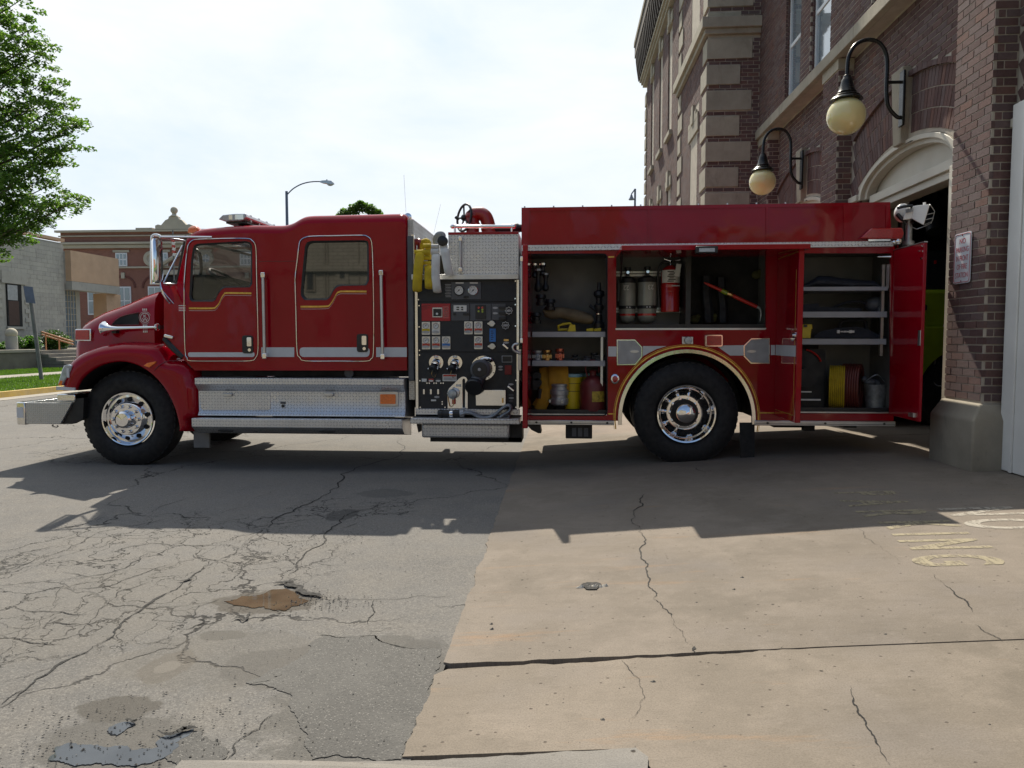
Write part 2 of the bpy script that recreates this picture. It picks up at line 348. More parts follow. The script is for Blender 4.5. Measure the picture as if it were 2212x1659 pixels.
def concrete(name='concrete', a=(.150, .128, .102), b=(.238, .202, .165), st=1):
    s = N(name); p = s.pos(); q = s.map(p, (1, 1, 0)); o = s.n('ShaderNodeObjectInfo').outputs['Random']
    c = s.mix(s.rng(s.noise(q, .55, 6, .6, .3), .32, .68), a, b); c = s.mix(s.rng(s.noise(q, 2.6, 7, .7), .45, .75), c, dim(b, 1.12)); c = s.mix(s.math('MULTIPLY', s.rng(s.noise(q, 1.3, 5), .52, .7), .5), c, (a[0] * .8, a[1] * .86, a[2] * 1.02))
    c = s.mix(s.math('MULTIPLY', s.rng(s.noise(s.map(q, (.35, 2.4, 1), (0, 0, R(-38))), 1.5, 7, .72), .60, .72), .5 * st), c, (.36, .20, .09))       # rusty drips
    c = s.mix(s.math('MULTIPLY', s.rng(s.noise(q, 150, 5, .8), .46, .66), .60), c, dim(a, .62)); c = s.mix(s.math('MULTIPLY', s.rng(s.noise(s.map(q, (1, 3, 1), (0, 0, R(20))), 5, 8, .8), .5, .72), .38), c, dim(a, .70)); c = s.mix(s.math('MULTIPLY', s.rng(s.noise(q, 22, 6, .8), .56, .74), .35), c, dim(b, 1.3))
    v = s.vor(q, 34, 'F1'); vc = s.sep(s.vor(q, 34, 'F1', 'Color')); sel = s.math('GREATER_THAN', vc[0], .94); pit = s.math('MULTIPLY', s.rng(v, .26, .14, 0, 1), sel); c = s.mix(s.math('MULTIPLY', pit, .75), c, (.07, .055, .045))
    v2 = s.vor(q, 11, 'F1'); sel2 = s.math('GREATER_THAN', s.sep(s.vor(q, 11, 'F1', 'Color'))[1], .955); pit2 = s.math('MULTIPLY', s.rng(v2, .11, .06, 0, 1), sel2); c = s.mix(pit2, c, (.05, .042, .035))
    c = s.mix(1, c, s.mix(o, (.93, .93, .95), (1.03, 1.02, 1.0)), 'MULTIPLY')
    h = s.math('SUBTRACT', s.math('ADD', s.noise(q, 90, 5, .75), s.math('MULTIPLY', s.noise(q, 6, 4), .7)), s.math('MULTIPLY', s.math('MAXIMUM', pit, pit2), 2))
    s.set(col=c, ro=.92, sp=.25, nrm=s.bump(h, .42, .006)); return s.m
def gravelly():
    s = N('patch_gravel'); q = s.map(s.pos(), (1, 1, 0)); v = s.vor(q, 120, 'F1'); vc = s.sep(s.vor(q, 120, 'F1', 'Color'))[0]
    c = s.ramp(vc, [(0, (.030, .029, .028)), (.45, (.058, .056, .052)), (.75, (.088, .084, .077)), (.95, (.15, .142, .13))]); c = s.mix(s.rng(v, .3, .55), c, (.04, .038, .035))
    c = s.mix(s.rng(s.noise(q, 2.2, 5), .5, .85), c, (.09, .086, .079))
    s.set(col=c, ro=.8, nrm=s.bump(s.rng(v, .5, 0), .5, .004)); return s.m
def puddle(name, col, ro=.03):
    s = N(name); q = s.pos(); c = s.mix(s.rng(s.noise(q, 5, 5), .35, .65), dim(col, .8), dim(col, 1.25))
    s.set(col=c, ro=ro, sp=.5, nrm=s.bump(s.noise(q, 7, 2), .04, .01)); return s.m
def glassmat(name, col, ro=.02, al=.35):
    s = N(name); p = s.obj(); s.set(col=s.mix(s.rng(s.noise(p, 3, 3), .3, .7), dim(col, .85), dim(col, 1.1)), ro=ro, sp=.9, al=al, coat=1, cr=.01, nrm=s.bump(s.noise(p, 1.3, 2), .05, .05)); s.m.use_transparent_shadow = True; return s.m
def leafmat(name, a, b):
    s = N(name); r = s.n('ShaderNodeNewGeometry').outputs['Random Per Island']; c = s.mix(r, a, b); c = s.mix(s.rng(s.noise(s.pos(), 1.1, 3), .4, .65), c, dim(b, 1.1))
    d = s.n('ShaderNodeBsdfTranslucent'); s.put(d.inputs[0], s.mix(1, c, (1.5, 1.7, .7), 'MULTIPLY')); mxs = s.n('ShaderNodeMixShader'); mxs.inputs[0].default_value = .45
    s.set(col=c, ro=.5, sp=.4); s.t.links.new(s.b.outputs[0], mxs.inputs[1]); s.t.links.new(d.outputs[0], mxs.inputs[2]); s.t.links.new(mxs.outputs[0], s.out.inputs[0]); return s.m
def wallbrick(name, a, b, mort, sc=1):
    """far masonry too small to pick apart"""
    s = N(name); q = s.sep(s.pos()); n = s.n('ShaderNodeCombineXYZ'); s.put(n.inputs[0], s.math('ADD', q[0], q[1])); s.put(n.inputs[1], q[2])
    t = s.n('ShaderNodeTexBrick'); s.put(t.inputs['Vector'], n.outputs[0]); t.inputs['Scale'].default_value = sc; t.inputs['Brick Width'].default_value = .21; t.inputs['Row Height'].default_value = .072; t.inputs['Mortar Size'].default_value = .008
    t.inputs['Color1'].default_value = (*a, 1); t.inputs['Color2'].default_value = (*b, 1); t.inputs['Mortar'].default_value = (*mort, 1)
    c = s.mix(s.math('MULTIPLY', s.rng(s.noise(s.pos(), .7, 6), .4, .7), .3), t.outputs[0], dim(a, .6)); s.set(col=c, ro=.9, sp=.2, nrm=s.bump(t.outputs['Fac'], -.3, .005)); return s.m

# places on the street, taken from the photograph
def blot(x, y, rx, ry, k, col): q = onG(x, y); a = onG(x - rx, y); b = onG(x, y - ry); return (q.x, q.y, abs(q.x - a.x), abs(b.y - q.y), k, col)
STAINS = [blot(362, 1438, 52, 34, .55, (.105, .09, .073)), blot(360, 1440, 24, 13, .5, (.22, .2, .175)), blot(255, 1530, 85, 28, .75, (.075, .068, .058)), blot(480, 1372, 55, 11, .7, (.085, .08, .072)),
          blot(480, 1420, 230, 60, .35, (.12, .11, .095)), blot(265, 1610, 190, 62, .6, (.085, .08, .072)), blot(740, 1112, 32, 12, .75, (.06, .058, .055)), blot(830, 1066, 60, 9, .5, (.075, .073, .07)),
          blot(575, 1300, 110, 27, .8, (.075, .066, .055)), blot(800, 1500, 190, 125, .55, (.082, .078, .07)), blot(640, 1440, 170, 45, .5, (.088, .082, .074)), blot(905, 1430, 60, 60, .4, (.09, .085, .078)), blot(260, 1300, 200, 90, .25, (.14, .128, .11)), blot(420, 1560, 150, 60, -.0, (.1, .1, .1))]
M = {}
M['red'] = paint_red()
M['red_in'] = mat('red_paint_inner', (.13, .006, .008), .35, 0, .1, 4)
M['chrome'] = mat('chrome', (.80, .80, .81), .06, 1, .05, 4)
M['polish'] = mat('polished_aluminium', (.74, .73, .71), .12, 1, .06, 5, .05, 30)
M['satin'] = mat('satin_aluminium', (.52, .53, .54), .36, 1, .10, 7)
M['dullalu'] = mat('dull_aluminium', (.30, .305, .31), .42, .6, .14, 5, dirt=.4)
M['tread'] = treadplate()
M['tread_tilt'] = treadplate('treadplate_tilted', ax='tilt')
M['tread_top'] = treadplate('treadplate_top', ax='xy')
M['tread_small'] = treadplate('treadplate_fine', (.5, .5, .49), .022)
M['black'] = mat('black_paint', (.012, .013, .015), .42, 0, .25, 6, dirt=.12)
M['panel'] = mat('pump_panel_black', (.011, .014, .018), .5, 0, .2, 10, .15, 200)
M['frame'] = mat('chassis_black', (.008, .008, .008), .6, 0, .4, 4)
M['rubber'] = mat('tyre_rubber', (.0095, .0098, .0105), .72, 0, .3, 9, .2, 90, dirt=.15, dcol=(.03, .027, .022))
M['cream'] = mat('cream_paint', (.52, .48, .40), .5, 0, .06, 2, .1, 40, dirt=.2, dcol=(.36, .31, .24))
M['stripe'] = mat('white_reflective_stripe', (.54, .56, .58), .35, 0, .05, 8)
M['gold'] = mat('gold_leaf', (.62, .40, .09), .32, .75, .2, 30)
M['white'] = mat('white_paint', (.70, .69, .66), .5, 0, .06, 2, .1, 40, dirt=.12, dcol=(.4, .37, .32))
M['whiteplastic'] = mat('white_plastic', (.72, .72, .70), .3, 0, .05, 4)
M['grey'] = mat('grey_panel', (.075, .08, .088), .5, 0, .15, 8)
M['ltgrey'] = mat('light_grey', (.34, .35, .36), .45, .2, .15, 8)
M['compwall'] = mat('compartment_wall', (.135, .135, .128), .5, .1, .10, 3, dirt=.2)
M['shelf'] = mat('shelf_grey', (.33, .34, .36), .5, .1, .1, 6)
M['dark'] = mat('dark_void', (.01, .01, .01), .8, 0, .3, 3)
M['interior'] = mat('cab_trim_dark', (.022, .024, .026), .6, 0, .3, 5)
M['redlens'] = mat('red_lens', (.42, .006, .008), .12, 0, .2, 60, .3, 120, coat=1)
M['amber'] = mat('amber_lens', (.80, .15, .002), .15, 0, .2, 60, .3, 120, coat=1)
M['clearlens'] = mat('clear_lens', (.40, .42, .45), .08, .1, .25, 25, coat=1)
M['yellow_hose'] = mat('yellow_hose_jacket', (.50, .36, .012), .85, 0, .22, 8, .6, 260, dirt=.3, dcol=(.2, .15, .03))
M['white_hose'] = mat('white_hose_jacket', (.60, .60, .58), .85, 0, .15, 8, .6, 260, dirt=.35, dcol=(.38, .33, .28))
M['grey_hose'] = mat('grey_hose_jacket', (.26, .29, .32), .85, 0, .2, 8, .6, 260)
M['orange_hose'] = mat('orange_hose_jacket', (.50, .26, .02), .85, 0, .2, 8, .6, 260)
M['cyl'] = mat('cylinder_grey', (.26, .27, .24), .35, .2, .2, 7)
M['exred'] = mat('extinguisher_red', (.42, .012, .010), .22, 0, .1, 5, coat=.6)
M['label'] = mat('paper_label', (.66, .66, .62), .6, 0, .08, 30)
M['yellow'] = mat('yellow_plastic', (.62, .46, .01), .4, 0, .1, 9)
M['lime'] = mat('lime_yellow_paint', (.24, .33, .02), .2, 0, .1, 4, coat=.7)
M['blue'] = mat('blue_label', (.03, .17, .48), .5, 0, .1, 9)
M['brass'] = mat('brass', (.55, .36, .14), .3, 1, .15, 20)
M['copper'] = mat('copper_red_fitting', (.50, .15, .10), .3, .8, .2, 20)
M['tan'] = mat('tan_canvas', (.17, .13, .075), .9, 0, .2, 10, .4, 90)
M['tarp'] = mat('dark_tarp', (.018, .021, .028), .8, 0, .3, 6, .5, 40)
M['galv'] = mat('galvanised', (.40, .43, .45), .45, .7, .3, 18)
M['gunred'] = mat('monitor_red', (.26, .012, .010), .35, 0, .15, 8, coat=.4)
M['brick'] = brickmat(k=1.12)
M['mortar'] = mat('mortar', (.42, .365, .30), .95, 0, .15, 6, .5, 120)
M['stone'] = stonemat('limestone_trim', (.38, .34, .27))
M['stone2'] = stonemat('limestone_base', (.27, .24, .19))
M['glass'] = glassmat('window_glass', (.02, .03, .028), .02, .32)
M['winglass'] = mat('sky_tinted_glass', (.19, .24, .28), .04, 0, .12, 1.2, .03, 2, coat=1, sp=1)  # pale blue-grey base puts the mirrored sky into the pane colour
M['frame_w'] = mat('white_window_frame', (.66, .68, .70), .45, 0, .06, 6)
M['lampblack'] = mat('cast_iron_black', (.012, .012, .012), .30, .3, .3, 9, .15, 60)
s = N('opal_globe'); p = s.obj(); s.set(col=s.mix(s.rng(s.noise(p, 4, 3), .3, .7), (.70, .62, .30), (.76, .66, .34)), ro=.16, coat=.6, cr=.05)
s.b.inputs['Subsurface Weight'].default_value = .5; s.b.inputs['Subsurface Radius'].default_value = (.12, .10, .05); s.b.inputs['Subsurface Scale'].default_value = 1; M['globe'] = s.m
M['asphalt'] = asphalt(); M['concrete'] = concrete(); M['gravel'] = gravelly()
M['curbconc'] = concrete('curb_concrete', (.16, .15, .135), (.23, .215, .195), .1)
M['walk'] = concrete('walk_concrete', (.27, .25, .215), (.35, .32, .275), .1)
M['crack'] = mat('crack_filler', (.008, .0075, .007), .95, 0, .4, 30)
M['kerbyellow'] = mat('yellow_kerb_paint', (.50, .33, .06), .7, 0, .15, 4, .3, 30, dirt=.5, dcol=(.36, .31, .24))
M['pud_brown'] = puddle('puddle_muddy', (.085, .064, .042), .04); M['pud_blue'] = puddle('puddle_clear', (.05, .055, .062))
M['grassbase'] = mat('lawn_soil', (.055, .11, .018), .95, 0, .35, 3, .8, 60)
M['grass'] = leafmat('grass_blade', (.042, .085, .015), (.07, .12, .022))
M['leaf'] = leafmat('maple_leaf', (.042, .098, .022), (.10, .165, .042)); M['leaf_dark'] = leafmat('dark_leaf', (.018, .042, .012), (.035, .07, .018)); M['leaf_bush'] = leafmat('bush_leaf', (.03, .085, .018), (.07, .15, .03))
M['bark'] = mat('bark', (.11, .09, .07), .95, 0, .3, 6, .8, 25)
M['cblock'] = stonemat('concrete_block', (.43, .415, .37), .08, 2)
M['fascia'] = mat('tan_fascia', (.52, .35, .23), .8, 0, .08, 2, .2, 30)
M['redwall'] = wallbrick('red_brick_far', (.27, .115, .085), (.22, .09, .068), (.28, .19, .15))
M['trim_far'] = mat('pale_trim', (.42, .38, .30), .85, 0, .1, 1)
M['steel_post'] = mat('weathered_post', (.17, .17, .165), .7, .2, .2, 5)
M['bluegrey'] = mat('blue_grey_steel', (.13, .155, .21), .5, .3, .15, 4)
M['wood'] = mat('tan_rail_paint', (.50, .22, .10), .5, 0, .15, 5)

# ------------------------------------------------------------ ground, street and apron
g = struct(link('ground', MB().add([(-700, -300, -.12), (700, -300, -.12), (700, 900, -.12), (-700, 900, -.12)], [(0, 1, 2, 3)]).mesh('ground', M['grassbase'])))
road = struct(link('road', MB().add([(-60, 32, 0), (40, 32, 0), (40, 47, 0), (-60, 47, 0), (-13.1, 32, 0), (-13.1, -40, 0), (X0 + .03, -40, 0), (X0 + .03, 32, 0)], [(0, 1, 2, 3), (4, 5, 6, 7)]).mesh('road', M['asphalt'])))
apron = struct(bpy.data.objects.new('driveway', None)); S.collection.objects.link(apron)
rnd = random.Random(3)
def jag(a, b, amp, n=60):
    """irregular broken edge between two ground points"""
    out = []; off = 0
    for i in range(n + 1):
        t = i / n; off = off * .72 + rnd.uniform(-amp, amp) * .6; k = min(1, 6 * t, 6 * (1 - t))
        dx, dy = b[0] - a[0], b[1] - a[1]; L = math.hypot(dx, dy); out.append((a[0] + dx * t - dy / L * off * k, a[1] + dy * t + dx / L * off * k))
    return out
def lay(mb, dz=0):
    mb.v = [(x, y, z + gz(x) + dz) for x, y, z in mb.v]; return mb
XE = 14.0
def clipx(L, xk, s_):
    out = []
    for i, p in enumerate(L):
        q = L[i - 1]; a, b = (q[0] - xk) * s_ >= 0, (p[0] - xk) * s_ >= 0
        if a != b: t = (xk - q[0]) / (p[0] - q[0]); out.append((xk, q[1] + (p[1] - q[1]) * t))
        if b: out.append(p)
    return out
def slab(loop, dz=.006, th=.12):
    A = MB()
    for s_ in (-1, 1): A.plate(clipx(loop, XK, s_), (), -th, 0, 'z')
    return part('slab', lay(A, dz), M['concrete'], apron)
slab([(XE, -3), (XE, 3.13), (1.2, 3.118)] + jag((1.1, 3.118), (X0 + .05, 3.05), .014, 50) + jag((X0, 3.0), (X0, 2.39), .012, 24) + [(.235, 2.40), (.3, 2.2), (.3, -3)])
slab([(XE, 3.142), (XE, 9.0), (X0, 9.0)] + jag((X0, 8.9), (X0 + .02, 3.12), .016, 160)[1:] + jag((X0 + .05, 3.105), (1.1, 3.13), .008, 50))
slab([(X0, 9.02), (XE, 9.02), (XE, 15.9), (X0, 15.9)]); slab([(X0, 15.92), (XE, 15.92), (XE, 24), (X0, 24)]); slab([(X0, 24.02), (XE, 24.02), (XE, 32), (X0, 32)])
struct(link('ground_bed', lay(MB().box(X0 + .03, XK, -3, 32, -.2, -.03).box(XK, XE, -3, 32, -.2, -.03)).mesh('ground_bed', M['crack'])))
def gp(x, y, dz=.01): q = onG(x, y); return Vector((q.x, q.y, gz(q.x) + dz))
def ribbon(mb, pts, w, dz, f, rough=.12, depth=5):
    P = [gp(*f(*p), dz) for p in pts]
    for _ in range(depth):
        Q = [P[0]]
        for a, b in zip(P, P[1:]):
            d = b - a; n = Vector((-d.y, d.x, 0)); m_ = (a + b) / 2 + n * rnd.uniform(-rough, rough); m_.z = gz(m_.x) + dz; Q += [m_, b]
        P = Q
    m = len(P); L = []; ww = w
    for i, p in enumerate(P):
        d = (P[min(m - 1, i + 1)] - P[max(0, i - 1)]); n = Vector((-d.y, d.x, 0)).normalized(); ww = max(w * .25, min(w * 1.9, ww + rnd.uniform(-.35, .35) * w)); k = min(1, .15 + 4 * min(i, m - 1 - i) / m)
        L += [p + n * ww * k / 2, p - n * ww * k / 2]
    mb.add(L, [(2 * i, 2 * i + 1, 2 * i + 3, 2 * i + 2) for i in range(m - 1)])
f5 = lambda x, y: (x / 2.222, 940 + y / 2.222)
f6 = lambda x, y: (940 + x / 1.739, 912.5 + y / 1.739)
A = MB()
for w, pts in [(.016, [(1915, 0), (1620, 230), (1450, 340), (1250, 460)]), (.018, [(1250, 460), (1030, 610), (850, 740), (700, 820), (560, 930), (400, 1050), (250, 1130), (0, 1310)]),
               (.012, [(0, 665), (180, 590), (330, 545), (450, 480), (600, 440), (800, 400)]), (.007, [(0, 725), (200, 740), (330, 735), (530, 725), (640, 680), (830, 620), (1020, 560)]),
               (.010, [(1380, 690), (1430, 640), (1560, 510), (1640, 420), (1700, 370), (1830, 335)]), (.006, [(730, 385), (760, 350), (900, 300)]), (.008, [(0, 1190), (130, 1160), (270, 1110)]), (.007, [(0, 1060), (200, 1080), (430, 1040)]),
               (.008, [(860, 910), (960, 820), (1050, 790)]), (.007, [(1090, 1560), (1130, 1480), (1310, 1340)]), (.004, [(1400, 780), (1800, 790), (2212, 775)]), (.006, [(1770, 910), (1800, 850), (1795, 790)]),
               (.007, [(0, 830), (160, 850), (330, 860), (520, 850)]), (.006, [(130, 960), (300, 700), (420, 660)]), (.006, [(380, 980), (430, 900), (560, 760), (730, 700)]), (.006, [(0, 1300), (100, 1230), (200, 1210)]),
               (.008, [(0, 900), (120, 930), (260, 900), (420, 910), (540, 880)]), (.007, [(0, 960), (180, 1000), (300, 1010)]), (.007, [(250, 660), (420, 680), (600, 640), (690, 560)]), (.006, [(1040, 380), (1200, 340), (1330, 260)]),
               (.007, [(1450, 340), (1620, 350), (1830, 340)]), (.006, [(1560, 470), (1700, 430), (1780, 390)]), (.006, [(530, 560), (720, 520), (900, 530), (1200, 550)]), (.006, [(900, 560), (1010, 600), (1180, 620), (1330, 610)]),
               (.006, [(0, 1120), (60, 1000), (230, 900), (330, 850)]), (.007, [(1010, 850), (980, 900), (840, 960), (700, 1010)]), (.014, [(1530, 960), (1660, 975)]), (.008, [(1660, 975), (1800, 965), (1960, 1025), (2120, 1020)]), (.01, [(1190, 1200), (1290, 1180), (1400, 1130), (1560, 1140)])]:
    ribbon(A, pts, w * .55, .003, f5)
part('crack', A, M['crack'], road, kind='stuff', label='dark cracks spreading over the asphalt')
A = MB()
for w, pts in [(.008, [(790, 270), (780, 310), (745, 340)]), (.016, [(745, 340), (740, 380), (770, 400)]), (.009, [(770, 400), (790, 460), (780, 520), (795, 570), (805, 600), (825, 640), (820, 670)]), (.006, [(820, 670), (850, 690), (890, 740)]), (.004, [(890, 740), (930, 790), (940, 830), (975, 855)]),
               (.004, [(1580, 400), (1640, 450), (1700, 490), (1750, 530)]), (.006, [(1870, 575), (1900, 600), (1950, 645), (2000, 680), (2020, 720)]), (.005, [(2025, 765), (2080, 800), (2130, 830)]), (.007, [(1560, 1000), (1570, 1050), (1600, 1110), (1650, 1190), (1670, 1230), (1710, 1298)]),
               (.003, [(700, 895), (735, 940), (770, 1000), (765, 1090), (725, 1170)]), (.012, [(972, 170), (1000, 185), (1010, 205)]), (.014, [(975, 848), (968, 862), (980, 874)])]:
    ribbon(A, pts, w * .6, .009, f6, .13, 4)
part('crack', A, M['crack'], apron, kind='stuff', label='thin cracks wandering over the concrete')

def blob(pts, f=None, it=4, rough=.2, dz=.003, closed=True):
    P = [gp(*(f(*p) if f else p), 0) for p in pts]; P = [Vector((p.x, p.y)) for p in P]
    for _ in range(it):
        Q = []
        for i, a in enumerate(P):
            b = P[(i + 1) % len(P)]; d = b - a; Q += [a, (a + b) / 2 + Vector((-d.y, d.x)) * rnd.uniform(-rough, rough)]
        P = Q
    mb = MB(); mb.plate([(p.x, p.y) for p in P], (), -.002, 0, 'z'); mb.v = [(x, y, z + gz(x) + dz) for x, y, z in mb.v]; return mb
part('patch', blob([(1400, 1250), (1480, 1440), (1500, 1560), (1925, 1560), (1990, 1400), (2060, 1210), (2110, 1110), (2120, 1030), (1960, 1025), (1800, 965), (1560, 960), (1480, 1010), (1430, 1080), (1180, 1190), (1290, 1210)], f5, 5, .16, .003), M['gravel'], road, label='dark gravelly asphalt patch')
part('patch', blob([(850, 1430), (960, 1420), (1060, 1470), (1090, 1540), (1060, 1590), (850, 1598)], f5, 5, .2, .003), M['gravel'], road, label='small dark patch beside the puddle')
struct(link('puddle', blob([(1075, 800), (1160, 775), (1240, 770), (1300, 745), (1370, 738), (1420, 760), (1480, 795), (1450, 812), (1370, 845), (1310, 842), (1270, 825), (1210, 832), (1160, 822)], f5, 5, .2, .0035).mesh('puddle', M['pud_brown'])))['label'] = 'muddy brown puddle in the pothole'
struct(link('puddle', blob([(230, 1560), (270, 1500), (330, 1480), (420, 1490), (500, 1500), (620, 1510), (760, 1500), (800, 1440), (880, 1430), (930, 1412), (900, 1450), (840, 1480), (810, 1540), (700, 1580), (500, 1585), (330, 1580)], f5, 5, .22, .0035).mesh('puddle', M['pud_blue'])))['label'] = 'shallow puddle reflecting the sky'
struct(link('puddle', blob([(515, 1420), (560, 1390), (610, 1380), (650, 1385), (610, 1410), (560, 1445), (530, 1440)], f5, 5, .2, .0035).mesh('puddle', M['pud_blue'])))['label'] = 'small round puddle above the large one'
A = MB(); ribbon(A, [(1310, 720), (1390, 715), (1440, 735), (1500, 770), (1550, 785)], .028, .011, f5, .2, 4); ribbon(A, [(1110, 895), (1150, 880), (1165, 900), (1200, 855)], .018, .009, f5, .2, 4); ribbon(A, [(850, 705), (900, 700), (925, 690)], .018, .009, f5, .2, 3); ribbon(A, [(600, 1378), (640, 1384), (655, 1388)], .02, .012, f5, .2, 3); ribbon(A, [(760, 1430), (800, 1450), (840, 1445), (880, 1420), (950, 1418)], .02, .012, f5, .2, 4)
part('pothole_edge', A, M['crack'], road, kind='stuff')
# old kerb strip at the bottom of the picture
E2 = [(q.x, q.y) for q in (onG(455, 1655), onG(1365, 1625))]
kb = MB().plate(jag((-1.25, 2.30), (.235, 2.385), .006, 60) + [(.27, 2.33), (.255, 2.22), (.27, 2.0), (-1.25, 2.0)], (), -.05, .0, 'z'); kb.v = [(x, y, z + gz(x) + .016) for x, y, z in kb.v]
struct(link('kerb', kb.mesh('kerb', M['curbconc'])))['label'] = 'broken end of an old grey kerb'
kb = MB().plate([(-3.2, 1.6)] + jag((-3.2, 2.43), (-2.15, 2.26), .01, 20) + [(-2.1, 1.6)], (), -.05, .01, 'z'); struct(link('gutter', kb.mesh('gutter', M['curbconc'])))
A = MB(); ribbon(A, [(1250, 1260), (1290, 1262), (1330, 1262)], .01, .02, lambda x, y: (x, y + 373), .2, 3)
# stones, grit and chips
def stones(n, where, r0, r1, m, par, label=None, name='gravel'):
    A = MB()
    for _ in range(n):
        x, y = where(); r = rnd.uniform(r0, r1) * rnd.uniform(.5, 1); z = gz(x) + .006; k = 5; a0 = rnd.uniform(0, 6)
        b = len(A.v)
        for i in range(k): a = a0 + 6.283 * i / k; rr = r * rnd.uniform(.7, 1.3); A.v.append((x + math.cos(a) * rr, y + math.sin(a) * rr * .8, z))
        A.v.append((x + r * .2, y, z + r * rnd.uniform(.5, .9)))
        for i in range(k): A.f.append((b + i, b + (i + 1) % k, b + k))
    return part(name, A, m, par, kind='stuff', label=label)
M['pebble'] = stonemat('pebble', (.13, .12, .105)); M['pebble_l'] = stonemat('pebble_pale', (.42, .39, .34))
def near(cx, cy, s): return lambda: (rnd.gauss(cx, s), rnd.gauss(cy, s * .6))
q = onG(690, 1300); stones(260, near(q.x, q.y, .12), .002, .008, M['pebble'], road, 'loose grit round the pothole')
q = onG(660, 1170); stones(260, near(q.x, q.y, .30), .002, .007, M['pebble'], road, 'loose grit on the asphalt')
stones(2600, lambda: (rnd.uniform(-5, -.6), rnd.uniform(2.2, 7)), .0015, .005, M['pebble'], road, 'scattered grit on the asphalt')
stones(1500, lambda: (rnd.uniform(-5, -.6), rnd.uniform(2.2, 7)), .0015, .0045, M['pebble_l'], road, 'pale grit on the asphalt')
stones(700, lambda: (rnd.uniform(-.5, 3.6), rnd.uniform(2.4, 7)), .0015, .005, M['pebble'], apron, 'dark grit on the concrete')
q = onG(290, 1590); stones(420, near(q.x, q.y, .28), .002, .007, M['pebble'], road, 'wet grit in the puddle')
q = onG(1281, 1270)
A = blob([(1255, 1268), (1268, 1262), (1290, 1262), (1300, 1268), (1290, 1277), (1265, 1276)], None, 3, .14, .012); part('chipped_hole', A, M['crack'], apron)
stones(14, lambda: (q.x + rnd.uniform(-.07, .07), q.y + rnd.uniform(-.02, .02)), .012, .028, M['pebble_l'], apron, 'broken stone chips in the hole')
for (px, py) in ((1062, 1351), (1063, 1362), (1220, 1360), (1603, 1250), (1586, 1276), (1505, 1304), (1913, 1373), (1411, 1476), (1302, 1558)):
    q = onG(px, py); stones(1, lambda: (q.x, q.y), .009, .016, M['pebble'], apron, 'single dark pebble', 'pebble')
# worn lettering on the apron
def wornpaint(name, col, lo, hi):
    s = N(name); p = s.pos(); a = s.rng(s.noise(s.map(p, (1, .3, 1)), 26, 8, .8), lo, hi); s.set(col=s.mix(s.noise(p, 9, 4), dim(col, .8), col), ro=.85, al=s.math('MULTIPLY', a, .92)); return s.m
M['pw'] = wornpaint('worn_white_paint', (.38, .345, .29), .37, .52); M['py'] = wornpaint('worn_yellow_paint', (.31, .265, .175), .37, .52)
def ground_text(body, cx, cy, size, m, sx=1.0, sy=1.0):
    Rm = Matrix(((0, 1, 0), (-1, 0, 0), (0, 0, 1))).to_4x4()                    # reads towards the camera, tops towards the station
    til = Matrix.Rotation(-math.atan(SL if cx < XK else SL2), 4, 'Y')
    return text('painted_letter', body, size, m, apron, Matrix.Translation((cx, cy, gz(cx) + .0085)) @ til @ Rm @ Matrix.Diagonal((sx, sy, 1, 1)), 0, off=.016)
for ch, u, v in (('N', 2112, 1107), ('O', 2165, 1134)): q = onG(u, v); ground_text(ch, q.x, q.y, .62, M['pw'], .52, 1.08)
for ch, u, v in (('P', 1862, 1068), ('A', 1885, 1088), ('R', 1920, 1110), ('K', 1975, 1135), ('I', 2000, 1156), ('N', 2030, 1178), ('G', 2055, 1213)): q = onG(u, v); ground_text(ch, q.x, q.y, .56, M['py'], .52, 1.10)
# ------------------------------------------------------------ the fire engine
G = thing('fire_engine', 'dark red fire engine with open side compartments, backed up to the station door', 'fire truck', (-1.7, 8.9, 0))
YF, YB = YT, YT + 2.38                                       # near side, far side
YM = (YF + YB) / 2
def side(name, pts, Y0, Y1, m, f=None, holes=(), parent=G, bevel=0, **k):
    return part(name, MB().plate(TL(pts, f), [TL(h, f) for h in holes], Y0, Y1), m, parent, bevel=bevel, **k)
def line(name, pts, f, r, m, Y=YT - .004, closed=False, parent=G, n=5, dens=5, **k):
    P = cat(pts, dens, closed); return part(name, MB().tube([onY(*(f(p.x, p.y) if f else (p.x, p.y)), Y) for p in P], r, n, closed), m, parent, smooth=60, **k)
# crew cab: side shell with window openings, rounded roof, back, floor
top = [(401.8, 505.3), (413, 496.5), (430.5, 491), (480.5, 485.8), (530.5, 482.8), (588, 483.3), (613, 482.3), (630.5, 476.5), (645.5, 467.8), (663, 462.3), (705.5, 461), (755.5, 459.8), (805.5, 459), (863, 457.6), (874, 461.5), (878.5, 469)]
TOPC = [T(p.x, p.y) for p in cat(top, 3)]
win1 = [(122, 912), (116, 880), (122, 760), (133, 560), (150, 460), (162, 436), (190, 425), (600, 402), (640, 410), (658, 440), (660, 770), (640, 802), (420, 806), (390, 826), (360, 870), (342, 912), (318, 926), (140, 926)]
win2 = [(1082, 880), (1078, 850), (1088, 720), (1115, 450), (1132, 412), (1165, 400), (1620, 395), (1656, 402), (1664, 430), (1668, 745), (1645, 785), (1425, 790), (1390, 800), (1360, 832), (1330, 892), (1300, 913), (1110, 912)]
dr = .10
body = [T(402, 523), T(382.5, 613), T(354, 627.5), T(354, 745), T(400, 779), T(420.5, 800.3), T(879, 800.3)] + [(x - (.012 if i == 0 else 0), z - dr) for i, (x, z) in enumerate(TOPC[::-1])]
body[-1] = (body[-1][0] + .02, body[-1][1] + .02)
w1, w2 = TL(win1, cB), TL(win2, cB)
for YY, th in ((YF, .045), (YB - .045, .045)):
    part('cab_side', MB().plate(body, [w1, w2], YY, YY + th), M['red'], G)
rings = []
prof = [(0, 1), (.06, .62), (.22, .30), (.5, .09), (1, 0)]
